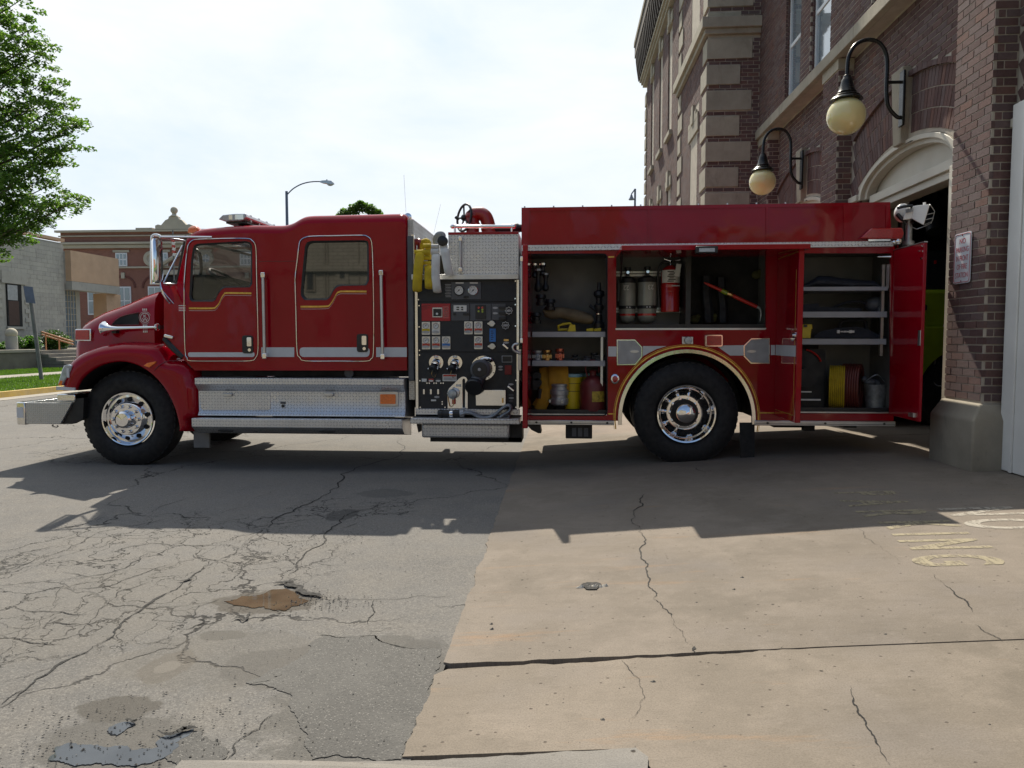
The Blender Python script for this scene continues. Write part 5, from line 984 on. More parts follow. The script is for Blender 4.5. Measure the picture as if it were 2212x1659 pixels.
for y in (588, 594.5, 667, 673): q = onY(1400, y, YF + .42); part('mounting_rail', MB().box(T(1332, 0)[0], T(1484, 0)[0], YF + .415, YF + .43, q.z - .011, q.z + .011), M['satin'], c2)
part('dark_sheet', MB().box(T(1728, 0)[0] - .01, T(1795, 0)[0], YF + .30, YF + .34, k3[2] + .01, T(0, 746)[1]), M['dark'], c3)  # near-black sheet standing behind the generator
# trims on the body side
part('wheel_arch_trim', MB().plate(TL([(aro[0][0], 917)] + aro + [(aro[-1][0], 917), (ari[-1][0], 917)] + ari[::-1] + [(ari[0][0], 917)]), (), YF - .022, YF + .01), M['polish'], G, bevel=.003)
pa = lambda r, w_: MB().plate(TL([(cWx + math.cos(a) * r, cWy - math.sin(a) * r * 1.0) for a in [math.pi * (i - 2.2) / 36 for i in range(41)]] + [(cWx + math.cos(a) * (r - w_), cWy - math.sin(a) * (r - w_)) for a in [math.pi * (i - 2.2) / 36 for i in range(41)]][::-1]), (), YF - .003, YF - .0005)
part('gold_arc', pa(156.2, 2.6).plate(TL([(1314, 892.6), (1328, 892.6), (1328, 895.2), (1314, 895.2)][::-1]), (), YF - .003, YF).plate(TL([(1636, 890.5), (1672, 890.5), (1672, 893), (1636, 893)][::-1]), (), YF - .003, YF), M['gold'], G); part('gold_arc', pa(158.6, .8), M['gold'], G)
wh = MB().plate(TL([ari[0], (1640, 912)][:1] + ari[1:] + [(1330, 905), (1330, 700), (1640, 700), (1640, 905)]), (), YF + .62, YF + .64)
part('rear_wheel_house', wh.loft([[onY(x, y, YF + .03) for x, y in aro], [onY(x, y, YF + .03) + Vector((0, .62, 0)) for x, y in aro]], False), M['frame'], G, smooth=60)
for pts in ([(1314, 748.5), (1331.5, 748.5), (1331.5, 770), (1314, 770)], [(1389, 747.5), (1440, 747.5), (1418, 754), (1400, 763), (1388, 770)], [(1547, 746.5), (1606, 745.7), (1606, 768), (1577, 768), (1560, 756)], [(1665, 745.3), (1674, 745.3), (1674, 767), (1665, 767)]): part('white_stripe', MB().plate(TL(pts)[::-1], (), YF - .004, YF - .0006), M['stripe'], G)
for pts in ([(178, 143), (402, 140), (490, 232), (490, 350), (405, 450), (180, 452)], [(1792, 125), (2017, 123), (2017, 435), (1790, 435), (1700, 345), (1700, 215)]):
    L = TL([cW(*p) for p in pts]); c = sum((Vector(p) for p in L), Vector((0, 0))) / 6; fd = part('bottle_door', MB().plate(L, (), YF - .010, YF - .001), M['polish'], G, bevel=.003); part('door_skin', MB().plate([tuple(Vector(p) + (c - Vector(p)).normalized() * .014) for p in L], (), YF - .014, YF - .010), M['ltgrey'], fd, bevel=.001)
    cx_ = 395 if pts[0][0] < 500 else 1795; q = T(*cW(cx_, 285)); part('flush_latch', MB().lathe([(1, -.019), (1, -.013)], (q[0], YF, q[1]), 'y', 16, .045, .014), M['satin'], fd)
wl2 = part('warning_light', MB().plate(soft(TL([cW(1235, 85), cW(1447, 85), cW(1447, 228), cW(1235, 228)])[::-1], .02), (), YF - .03, YF), M['chrome'], G, bevel=.006, label='red warning light above the rear wheel'); part('lens', MB().plate(soft(TL([cW(1250, 100), cW(1430, 100), cW(1430, 212), cW(1250, 212)])[::-1], .012), (), YF - .045, YF - .02), M['redlens'], wl2, bevel=.006)
rf = part('receptacle', MB().box(T(*cW(965, 0))[0], T(*cW(1100, 0))[0], YF - .012, YF, T(*cW(0, 198))[1], T(*cW(0, 108))[1]), M['satin'], G, bevel=.004); q = T(*cW(1035, 152)); part('receptacle_cap', MB().lathe([(.04, -.03), (.036, -.04), (.0001, -.042)], (q[0], YF, q[1]), 'y', 20), M['galv'], rf, smooth=35)
q = T(*cW(160, 615)); mk = part('round_marker', MB().lathe([(.036, -.004), (.042, -.012), (.032, -.018)], (q[0], YF, q[1]), 'y', 24, 1, 1.2), M['chrome'], G, smooth=40); part('lens', MB().lathe([(.032, -.016), (.02, -.022), (.0001, -.024)], (q[0], YF, q[1]), 'y', 20, 1, 1.2), M['redlens'], mk, smooth=60)
for a, b, y0, y1 in ((1143, 1329, 905.8, 915.5), (1636, 1942, 903, 913.2)):
    rb = part('rub_rail', MB().box(T(a, 0)[0], T(b, 0)[0], YF - .04, YF + .02, T(0, y1)[1], T(0, y0)[1]), M['satin'], G, bevel=.004); A = MB()
    for t in (.09, .5, .92): A.lathe([(.012, -.044), (.012, -.04)], (T(a + (b - a) * t, 0)[0], YF, (T(0, y0)[1] + T(0, y1)[1]) / 2), 'y', 10)
    part('rail_bolt', A, M['black'], rb); part('rail_groove', MB().box(T(a + 1, 0)[0], T(b - 1, 0)[0], YF - .0415, YF - .04, T(0, y1 - 4)[1], T(0, y1 - 3)[1]), M['grey'], rb)
part('gold_dash', MB().box(T(1314, 0)[0], T(1327, 0)[0], YF - .002, YF, T(0, 558.5)[1], T(0, 555.8)[1]), M['gold'], G)
part('door_seal', MB().tube([(x, YF - .001, z) for x, z in h1], .008, 5, True), M['black'], G, smooth=60); part('sill_bar', MB().box(T(1331, 0)[0], T(1656, 0)[0], YF - .006, YF, T(0, 713)[1], T(0, 710.6)[1]), M['satin'], G)
REF[:] = [1500, 730]
# open doors of the compartments
def leaf(X, Y1_, z0, z1, th, label, m=M['red']): return part('compartment_door', MB().box(X, X + th, Y1_, YF - .003, z0, z1), m, G, bevel=.006, label=label)
YO = YF - .70
d1 = leaf(T(1136.5, 0)[0] - .0, YF - .66, T(1136, 909)[1], T(1136, 546)[1], .05, 'open door at the front of the left compartment')
Xd = T(1675.5, 0)[0]; zA, zB = T(1675, 897)[1], T(1675, 551)[1]
d2 = leaf(Xd, YO, zA, zB, .05, 'open door swung out beside the right compartment, white stripe on it')
zs_, zt4 = T(1675, 767)[1], T(1675, 745)[1]; part('white_stripe', MB().box(Xd - .003, Xd, YO + .03, YF - .02, zs_, zt4), M['stripe'], d2)
A = MB().box(Xd - .002, Xd, YO + .02, YF - .04, zB - .05, zB - .036).box(Xd - .002, Xd, YO + .06, YF - .05, zA + .06, zA + .068).box(Xd - .002, Xd, YO + .06, YO + .068, zA + .06, zB - .2); part('gold_stripe', A, M['gold'], d2)
q = Vector((Xd - .004, YO + .10, T(1675, 725)[1])); part('d_handle', MB().lathe([(1, -.006), (1, .004)], q, 'x', 24, .075, .055).lathe([(1, -.018), (1, -.008)], q, 'x', 20, .04, .025), M['chrome'], d2, smooth=35)
Xe = T(1924, 0)[0]; d3 = leaf(Xe, YF - .64, T(1927, 896)[1], T(1927, 541)[1], .03, 'open door at the rear end of the body')
part('door_top_trim', MB().box(Xe - .004, Xe + .03, YF - .645, YF - .01, T(1927, 541)[1], T(1927, 541)[1] + .008), M['satin'], d3)
A = MB()
for y_, z_ in ((YF - .62, T(1927, 558)[1]), (YF - .615, T(1927, 548)[1]), (YF - .60, T(1927, 572)[1]), (YF - .61, T(1927, 572)[1]), (YF - .55, T(1927, 556)[1])): A.lathe([(.010, -.008), (.010, 0)], (Xe, y_, z_), 'x', 8)
part('door_stud', A, M['chrome'], d3); part('latch_plate', MB().box(Xe - .006, Xe, YF - .635, YF - .59, T(1927, 745)[1], T(1927, 715)[1]), M['satin'], d3); part('door_catch', MB().box(Xe - .03, Xe, YF - .6, YF - .5, T(1927, 888)[1], T(1927, 880)[1]), M['satin'], d3)
part('door_stay', MB().tube([onY(*cD(950, 538), YF + .05), onY(*cD(1066, 538), YF - .02)], .012, 8), M['chrome'], c3, smooth=60)
# lift-up door over the middle compartment, held out level
za_ = T(1328, 550)[1]; XA, XB = T(1328.5, 0)[0], T(1722, 0)[0] - .14
lift = part('lift_up_door', MB().add([(XA, YF - .002, za_ - .03), (XB, YF - .002, za_ - .03), (XB, YF - .80, za_ - .05), (XA, YF - .80, za_ - .05), (XA, YF - .002, za_ + .01), (XB, YF - .002, za_ + .01), (XB, YF - .80, za_ - .005), (XA, YF - .80, za_ - .005)], [(3, 2, 1, 0), (4, 5, 6, 7), (0, 1, 5, 4), (1, 2, 6, 5), (2, 3, 7, 6), (3, 0, 4, 7)]), M['red'], G, bevel=.005, label='lift-up door held out level over the middle compartment')
q = onY(*cC(1680, 475), YF - .80); part('door_latch', MB().box(q.x - .10, q.x + .10, q.y - .02, q.y + .03, q.z - .035, q.z + .03), M['black'], lift, bevel=.008); part('latch_plate', MB().box(q.x - .07, q.x + .07, q.y - .028, q.y - .02, q.z - .022, q.z + .01), M['galv'], lift)
part('gas_strut', MB().tube([Vector((XA + .03, YF - .5, za_ - .05)), Vector((XA + .06, YF + .1, za_ - .25))], .009, 8), M['black'], lift, smooth=60)
# grab rail, rear lamp, flood light mast
p, q = onY(1127.5, 563, YF - .08), onY(1127.5, 735, YF - .08); gr = part('grab_rail', MB().tube([p, q], .019, 12), M['satin'], G, smooth=60); part('bracket', MB().box(p.x - .018, p.x + .018, YF - .1, YF, p.z - .01, p.z + .04).box(q.x - .018, q.x + .018, YF - .1, YF, q.z - .03, q.z + .02), M['chrome'], gr, bevel=.005)
part('panel_fitting', MB().tube(cat([onY(*cP(x, y), YF - .07) for x, y in ((1880, 1370), (1800, 1340), (1765, 1300), (1760, 1260), (1790, 1225), (1835, 1222))], 4), .016, 8).box(T(1119, 0)[0], T(1126, 0)[0], YF - .06, YF + .02, T(0, 800)[1], T(0, 755)[1]), M['satin'], G, smooth=50)
a, b = T(*cD(885, 292), YF - .02), T(*cD(1148, 385), YF - .02); part('rear_warning_light', MB().loft([[(a[0] - .10 * k - 0, y, b[1] + .01), (a[0], y, a[1]), (b[0], y, a[1]), (b[0] + .02, y, (a[1] + b[1]) / 2), (b[0], y, b[1]), (a[0], y, b[1])] for y, k in ((YF - .05, 1), (YF + .18, 1))]), M['redlens'], G, bevel=.012)
part('lamp_bracket', MB().box(a[0] - .02, b[0] - .1, YF - .03, YF + .1, b[1] - .03, b[1]).ball(onY(*cD(1125, 405), YF - .02), .035, 10, 8).ball(onY(*cD(1090, 412), YF - .02), .028, 10, 8), M['chrome'], G, smooth=50)
YL = YF + .15; cx_ = 1961.5
fl_ = part('flood_light', along(onY(cx_, 545, YL), Vector((0, 0, 1)), [(0, .032), (.07, .032), (.071, .055), (.11, .055), (.111, .034), (.27, .030), (.271, .024), (.36, .022)], 16), M['galv'], G, smooth=35, label='white flood light with a wire guard on a mast')
def cE(x, y): return (1924.5 + x / 13.64, 431.4 + y / 13.64)
def ce(x, y, d=0): return onY(*cE(x, y), YL + d)
hs = part('lamp_housing', MB().loft([[ce(640, 190, -.13), ce(640, 190, .13), ce(620, 560, .13), ce(620, 560, -.13)], [ce(790, 170, -.16), ce(790, 170, .16), ce(760, 640, .16), ce(760, 640, -.16)], [ce(1150, 130, -.2), ce(1150, 130, .2), ce(965, 750, .2), ce(965, 750, -.2)]]), M['whiteplastic'], fl_, bevel=.006)
part('lamp_glass', MB().loft([[ce(1150, 140, -.18), ce(1150, 140, .18), ce(970, 740, .18), ce(970, 740, -.18)], [ce(1160, 145, -.18), ce(1160, 145, .18), ce(980, 742, .18), ce(980, 742, -.18)]]), M['dark'], fl_)
ballast = MB().loft([[ce(440, 290, -.12), ce(440, 290, .12), ce(350, 600, .12), ce(350, 600, -.12)], [ce(660, 230, -.13), ce(660, 230, .13), ce(620, 560, .13), ce(620, 560, -.13)]])
bl_ = part('ballast_box', ballast, M['whiteplastic'], fl_, bevel=.006); A = MB()
for k in range(4): A.tube([ce(430, 300 + k * 30, -.135), ce(655, 245 + k * 30, -.14)], .004, 5)
part('cooling_rib', A, M['galv'], fl_); part('rear_cap', MB().ball(ce(340, 390), .075, 14, 10, (1, 1.2, 1.25)), M['whiteplastic'], fl_, smooth=60); part('yoke', MB().tube([ce(190, 250, -.1), ce(380, 200, -.14), ce(640, 170, -.15)], .014, 6).tube([ce(200, 440, -.05), ce(300, 560, -.1), ce(440, 640, 0)], .02, 8).tube([ce(560, 700, 0), ce(600, 640, 0)], .03, 8), M['black'], fl_, smooth=60); part('knob', MB().tube([ce(990, 80, -.1), ce(990, 160, -.1)], .014, 8), M['whiteplastic'], fl_, smooth=60)
A = MB()
for k in range(5): d = -.19 + .095 * k; A.tube([ce(1150, 140, d), ce(1290, 340, d * .9), ce(1210, 640, d * .9), ce(970, 748, d)], .0035, 5)
for x, y in ((1225, 245), (1268, 400), (1240, 540), (1180, 670)): A.tube([ce(x, y, -.18), ce(x + 12, y, 0), ce(x, y, .18)], .0035, 5)
for x0, y0, x1, y1 in ((1050, 440, 1270, 390), (1020, 590, 1230, 540)): A.tube([ce(x0, y0, -.19), ce(x1, y1, -.18)], .004, 5)
A.tube([ce(600, 800, -.15), ce(760, 870, -.15), ce(1000, 780, -.17), ce(1200, 680, -.17)], .004, 5); part('wire_guard', A, M['galv'], fl_)
part('mast_cable', MB().tube([onY(1949, 545, YL + .02), onY(1950, 480, YL + .02), onY(1947, 466, YL)], .022, 8), M['black'], fl_, smooth=60)
REF[:] = [1300, 700]
# ------------------------------------------------------------ things carried on the engine
def hose_fold(name, label, m, pts, w, th=.03, group=None, extra=()):
    """flat jacketed hose: ribbon hung over a shelf; pts in picture units (x centre, y, extra depth)"""
    P = [onY(x, y, YF - .05 - d) for x, y, d in pts]; P = cat(P, 4); n = len(P); mb = MB(); rings = []
    for i, p in enumerate(P):
        t = (P[min(n - 1, i + 1)] - P[max(0, i - 1)]).normalized(); wv = Vector((1, 0, 0)); wv = (wv - t * wv.dot(t)).normalized(); nv = t.cross(wv)
        rings.append([p + wv * (math.cos(a) * w / 2) + nv * (math.sin(a) * th / 2) for a in [2 * math.pi * k / 14 for k in range(14)]])
    mb.loft(rings); o = part(name, mb, m, None, smooth=50); tag(o, label, 'hose', group)
    for i, (x, y, w_, h_) in enumerate(extra):
        a, b = onY(x - w_ / 2, y, YF + .0), onY(x + w_ / 2, y + h_, YF + .0); part('fold', MB().tube([(a.x, YF - .055, (a.z + b.z) / 2), (b.x, YF - .055, (a.z + b.z) / 2)], abs(a.z - b.z) / 2, 14), m, o, smooth=50)
    return o
hose_fold('fire_hose', 'yellow fire hose hanging over the shelf, nearest to the cab', M['yellow_hose'], [(910, 545, .0), (907, 552, .035), (904, 575, .06), (902, 600, .065), (901, 622, .06), (902, 628, .035)], .098, .032, 'hoses in the crosslay', [(906, 541, 17, 9)])
hose_fold('fire_hose', 'bright yellow fire hose with stacked folds, beside the white one', M['yellow_hose'], [(926, 575, .0), (926, 582, .045), (926, 600, .06), (927, 616, .065), (927, 622, .03)], .088, .032, 'hoses in the crosslay', [(924.5, 528, 17, 10), (923.5, 540, 17, 13), (923, 554, 17, 9), (924, 565, 17, 8)])
hose_fold('fire_hose', 'white fire hose hanging lowest over the gauges', M['white_hose'], [(942, 550, .0), (941.5, 556, .05), (941, 580, .065), (941.5, 605, .07), (944, 625, .06), (945, 630, .03)], .088, .032, 'hoses in the crosslay', [(942, 529, 16, 9), (941.5, 538, 16, 14)])
hose_fold('fire_hose', 'dirty white fire hose with a round black coupling above it', M['white_hose'], [(961, 536, .0), (961, 542, .05), (964, 560, .06), (968, 582, .06), (971, 594, .04)], .088, .032, 'hoses in the crosslay', [(961, 530, 15, 8)])
cp = bpy.data.objects['fire_hose.003']; part('coupling', along(onY(958, 522, YF - .02), Vector((0, -1, 0)), [(0, .045), (.02, .052), (.07, .052), (.075, .04), (.08, .001)], 20), M['black'], cp, smooth=35)
lp = tag(part('hose_loop', MB().tube(cat([onY(943, 528, YF + .2), onY(941, 517, YF + .18), onY(946, 507, YF + .15), onY(955, 506, YF + .15), onY(958, 512, YF + .15)], 5), .03, 10), M['grey_hose'], None, smooth=60), 'small grey hose loop curling up behind the black coupling', 'hose')
for i, (x, m) in enumerate(((899, 'gunred'), (916, 'yellow_hose'))): tag(part('folded_hose', MB().tube(cat([onY(x - 6, 560, YF + .16), onY(x - 6, 530, YF + .15), onY(x + 1, 523, YF + .15), onY(x + 9, 526, YF + .15), onY(x + 9, 560, YF + .16)], 4), .035, 8), M[m], None, smooth=60), ('dark red hose fold at the back of the crosslay next to the cab', 'dull yellow hose fold at the back of the crosslay')[i], 'hose')
# hose and nozzle lying on the operator's step
YQ = YF - .07
nzl = thing('hose_nozzle', 'black and chrome nozzle with a short grey hose lying on the pump step', 'nozzle', onY(1000, 903, YQ))
a, b = onY(*cQ(575, 1105), YQ), onY(*cQ(930, 1100), YQ); part('barrel', along(a, (b - a).normalized(), [(-.02, .038), (.0, .046), (.025, .046), (.03, .038), (.10, .036), (.105, .030), (.13, .030), (.14, .038), (.20, .038), (.21, .034), (.23, .034)], 20), M['black'], nzl, smooth=35); part('chrome_band', along(a + Vector((.102, 0, .0)), (b - a).normalized(), [(0, .038), (.008, .041), (.03, .041), (.035, .038)], 20), M['chrome'], nzl, smooth=35)
def flat(path, w, th, m, par, name='hose'):
    P = cat(path, 5); n = len(P); rings = []
    for i, p in enumerate(P):
        t = (P[min(n - 1, i + 1)] - P[max(0, i - 1)]).normalized(); wv = (Vector((0, 1, 0)) - t * t.y).normalized(); nv = t.cross(wv); rings.append([p + wv * (math.cos(a) * w / 2) + nv * (math.sin(a) * th / 2) for a in [2 * math.pi * k / 12 for k in range(12)]])
    return part(name, MB().loft(rings), m, par, smooth=60)
flat([onY(*cQ(x, y), YQ) for x, y in ((915, 1110), (1000, 1085), (1100, 1095), (1200, 1150), (1330, 1165), (1450, 1130), (1560, 1040), (1650, 975), (1705, 975), (1725, 1010), (1700, 1060), (1620, 1110), (1560, 1150))], .13, .035, M['grey_hose'], nzl); flat([onY(*cQ(x, y), YQ + .02) for x, y in ((1500, 1155), (1600, 1135), (1670, 1110), (1695, 1130), (1690, 1155), (1640, 1165), (1500, 1168))], .12, .03, M['grey_hose'], nzl); part('swivel', along(b + Vector((-.02, 0, 0)), Vector((1, 0, .1)).normalized(), [(0, .038), (.04, .042), (.045, .035)], 16), M['ltgrey'], nzl, smooth=40)

# left compartment
Yc = YF + .22
def cl(x, y, Y=Yc): return onY(*cL(x, y), Y)
def cc(x, y, Y=Yc): return onY(*cC(x, y), Y)
def lath(name, label, cat_, x, ytop, ybot, prof, m, Y=Yc, f=None, n=20, par=None):
    """prof: (radius m, fraction of height from bottom)"""
    p1 = onY(*(f(x, ytop) if f else (x, ytop)), Y); p0 = onY(*(f(x, ybot) if f else (x, ybot)), Y); H = p1.z - p0.z
    o = part(name, MB().lathe([(r, t * H) for r, t in prof], p0, 'z', n), m, par, smooth=40)
    if par is None: tag(o, label, cat_)
    return o, p0, H
# yellow tool, folded bag, black nozzles
o = part('cutting_tool', MB().tube([cc(405, 1175), cc(400, 1135), cc(440, 1120), cc(500, 1112), cc(515, 1130)], .013, 8).loft([[cc(500, 1125, Yc - .08), cc(545, 1125, Yc - .08), cc(552, 1183, Yc - .08), cc(478, 1183, Yc - .08)], [cc(500, 1125, Yc + .08), cc(545, 1125, Yc + .08), cc(552, 1183, Yc + .08), cc(478, 1183, Yc + .08)]]).tube([cc(400, 1170), cc(480, 1165)], .014, 8), M['yellow'], None); tag(o, 'yellow power tool with a handle on the upper shelf of the left compartment', 'tool')
for k, x in enumerate((672, 738)): tag(part('wheel_wedge', MB().loft([[cc(x - 30, 1160, Yc - .06 + dy), cc(x + 32, 1152, Yc - .06 + dy), cc(x + 32, 1183, Yc - .06 + dy), cc(x - 30, 1183, Yc - .06 + dy)] for dy in (0, .14)]), M['yellow'], None, bevel=.006), ('dull yellow block on the upper shelf, left of the pair', 'dull yellow block on the upper shelf, under the tall black nozzle')[k], 'block', 'yellow blocks on the shelf')
o = MB().loft([[cc(x, y0 + (y1 - y0) * (1 - math.cos(a)) / 2, Yc + .10 + math.sin(a) * .10) for a in [2 * math.pi * k / 12 for k in range(12)]] for x, y0, y1 in ((265, 990, 1010), (285, 980, 1060), (340, 970, 1080), (430, 970, 1070), (530, 985, 1105), (620, 1010, 1120), (690, 1035, 1120), (705, 1060, 1100))]); o = tag(part('canvas_roll', o, M['tan'], None, smooth=60), 'tan canvas roll lying along the upper shelf', 'roll')
o, p0, H = lath('tall_nozzle', 'tall black nozzle standing at the right of the upper shelf', 'nozzle', 750, 760, 1155, [(.055, 0), (.06, .1), (.035, .16), (.035, .38), (.05, .42), (.05, .5), (.03, .54), (.032, .66), (.06, .72), (.055, .8), (.02, .84), (.018, 1)], M['black'], f=cC); part('pistol_grip', MB().tube([p0 + Vector((0, 0, H * .35)), p0 + Vector((-.10, 0, H * .5))], .018, 8), M['black'], o); part('band', MB().lathe([(.037, 0), (.037, .012)], p0 + Vector((0, 0, H * .30)), 'z', 16), M['chrome'], o)
for k, (x, yt, yb, r) in enumerate(((225, 640, 840, .04), (290, 680, 835, .035), (195, 600, 720, .03), (265, 600, 700, .04))):
    o, p0, H = lath('hanging_nozzle', ('black nozzle hanging in the upper left corner, lowest one', 'black nozzle hanging beside the lowest one', 'small dark nozzle nearest the open door, in the upper corner', 'dark nozzle with bright band under the compartment roof')[k], 'nozzle', x, yt, yb, [(r * .5, 0), (r, .1), (r, .3), (r * .6, .4), (r * .6, .7), (r * .9, .8), (r * .9, 1)], M['black'], f=cC, n=14); part('band', MB().lathe([(r * .95, 0), (r * .95, .02)], p0 + Vector((0, 0, H * .9)), 'z', 14), M['chrome'] if k > 1 else M['galv'], o)
for k, (x, y) in enumerate(((250, 905), (210, 1060), (330, 945))): o, p0, H = lath('coupling', ('dark ring coupling on the shelf by the left wall', 'dark coupling standing low on the shelf by the left wall', 'black spanner end above the canvas roll')[k], 'coupling', x, y - 40, y + 55, [(.05, 0), (.055, .3), (.04, .35), (.04, .6), (.055, .7), (.05, 1)], M['black'], f=cC, n=14)
# middle shelf
for nm, lb, x, yt, yb, r, mm in (('adapter', 'brass adapter on the middle shelf of the left compartment', 430, 435, 580, .042, 'brass'), ('adapter', 'red copper adapter on the middle shelf of the left compartment', 615, 412, 580, .04, 'copper'), ('small_adapter', 'small black adapter with a bright face on the middle shelf', 830, 500, 580, .028, 'black'), ('small_adapter', 'dark grey adapter on the middle shelf left of the last one', 1020, 520, 580, .036, 'grey'), ('large_adapter', 'wide dark adapter at the right end of the middle shelf', 1180, 505, 580, .058, 'grey'), ('cap', 'black cap behind the wide adapter on the middle shelf', 1110, 470, 575, .035, 'black'), ('cap', 'grey steel cap beside the door latch on the middle shelf', 290, 440, 575, .045, 'galv')):
    o, p0, H = lath(nm, lb, 'adapter', x, yt, yb, [(r, 0), (r, .2), (r * .8, .24), (r * .8, .5), (r * .86, .52), (r * .8, .6), (r, .66), (r * 1.15, .82), (r * 1.15, 1), (r * .8, 1)], M[mm], f=cL); A = MB()
    for k in range(6): a = k * math.pi / 3; A.box(p0.x + math.cos(a) * r - .006, p0.x + math.cos(a) * r + .006, p0.y + math.sin(a) * r - .006, p0.y + math.sin(a) * r + .006, p0.z + H * .2, p0.z + H * .55)
    part('lug', A, M[mm], o)
# bottom of the left compartment
ho = MB()
def band(pts, w, th=.03): 
    P = cat([cl(x, y, Yc + d) for x, y, d in pts], 4); n = len(P); rr_ = []
    for i, p in enumerate(P):
        t = (P[min(n - 1, i + 1)] - P[max(0, i - 1)]).normalized(); wv = Vector((1, 0, 0)); wv = (wv - t * wv.dot(t)).normalized(); nv = t.cross(wv); rr_.append([p + wv * (math.cos(a) * w / 2) + nv * (math.sin(a) * th / 2) for a in [2 * math.pi * k / 12 for k in range(12)]])
    return rr_
bh = tag(part('supply_hose', ho.loft(band([(590, 670, .05), (595, 760, -.02), (600, 900, -.05), (610, 990, -.02), (610, 1030, 0)], .21, .05)).loft(band([(400, 700, .1), (405, 850, .02), (410, 1000, 0), (380, 1150, 0), (330, 1290, .02)], .13, .05)).loft(band([(470, 690, .15), (440, 900, .12), (400, 1100, .1), (300, 1270, .1)], .15, .05)), M['orange_hose'], None, smooth=50), 'thick orange-yellow supply hose folded in the bottom of the left compartment', 'hose')
p0 = cl(607, 1225, Yc - .02); cp_ = part('coupling', MB().lathe([(.078, 0), (.092, .01), (.098, .03), (.098, .07), (.088, .075), (.088, .11), (.098, .115), (.098, .16), (.085, .165), (.085, .20), (.092, .205), (.092, .225), (.08, .23)], p0, 'z', 28), M['galv'], bh, smooth=30)
for k in range(4): a = k * math.pi / 2 + .3; part('lug', MB().box(p0.x + math.cos(a) * .1 - .012, p0.x + math.cos(a) * .1 + .012, p0.y + math.sin(a) * .1 - .01, p0.y + math.sin(a) * .1 + .01, p0.z + .03, p0.z + .06), M['chrome'], bh)
part('coupling_base', MB().lathe([(.05, -.04), (.07, 0)], p0, 'z', 20), M['black'], bh)
def pail(x, yt, yb, r, Y, label):
    p1, p0 = cl(x, yt, Y), cl(x, yb, Y); H = p1.z - p0.z; o = part('pail', MB().lathe([(r * .86, 0), (r, H * .86), (r * 1.06, H * .87), (r * 1.06, H * .90), (r, H * .91)], p0, 'z', 28), M['yellow'], None, smooth=30); tag(o, label, 'pail', 'yellow pails in the left compartment'); part('lid', MB().lathe([(r * 1.04, H * .91), (r * 1.07, H * .93), (r * 1.07, H), (r * .9, H)], p0, 'z', 28), mat('pale_blue_lid' + str(x), (.22, .42, .50), .4), o, smooth=30)
    A = MB()
    for z in (.5, .72): A.lathe([(r * .98, H * z), (r * .98, H * z + .006)], p0, 'z', 28)
    part('pail_rib', A, M['black'], o); return o
pail(795, 772, 1270, .105, Yc + .08, 'yellow pail with pale blue lid, just right of the orange hose'); pail(1060, 765, 1250, .13, Yc + .24, 'yellow pail with pale blue lid, behind the red safety can')
p0 = cl(1090, 1300, Yc - .04); sc2 = tag(part('safety_can', MB().lathe([(.135, 0), (.14, .01), (.14, .26), (.125, .30), (.06, .36), (.035, .37), (.035, .40), (.045, .42), (.001, .43)], p0, 'z', 30), mat('dull_red_can', (.13, .014, .016), .45, 0, .25, 7, dirt=.3), None, smooth=35), 'dull red safety fuel can with a yellow label', 'fuel can'); part('can_handle', MB().tube(cat([p0 + Vector((-.06, -.02, .36)), p0 + Vector((-.08, -.02, .46)), p0 + Vector((-.02, -.02, .53)), p0 + Vector((.05, -.02, .50)), p0 + Vector((.06, -.02, .40))], 4), .008, 8), M['red_in'], sc2, smooth=60)
part('can_label', MB().loft([[p0 + Vector((math.sin(a) * .142, -math.cos(a) * .142, z)) for a in [-.1 + .13 * k for k in range(9)]] for z in (.10, .21)], False), mat('worn_yellow_label', (.36, .26, .03), .6, 0, .5, 30), sc2)
tag(part('manifold', MB().tube([cl(250, 800), cl(250, 1000)], .05, 10).lathe([(.05, -.06), (.05, .06)], cl(290, 900), 'y', 14).lathe([(.045, -.06), (.045, .06)], cl(285, 805), 'y', 14).tube([cl(330, 990), cl(320, 1130)], .03, 8), M['frame'], None, smooth=50), 'black valve manifold at the left wall below the middle shelf', 'valve')
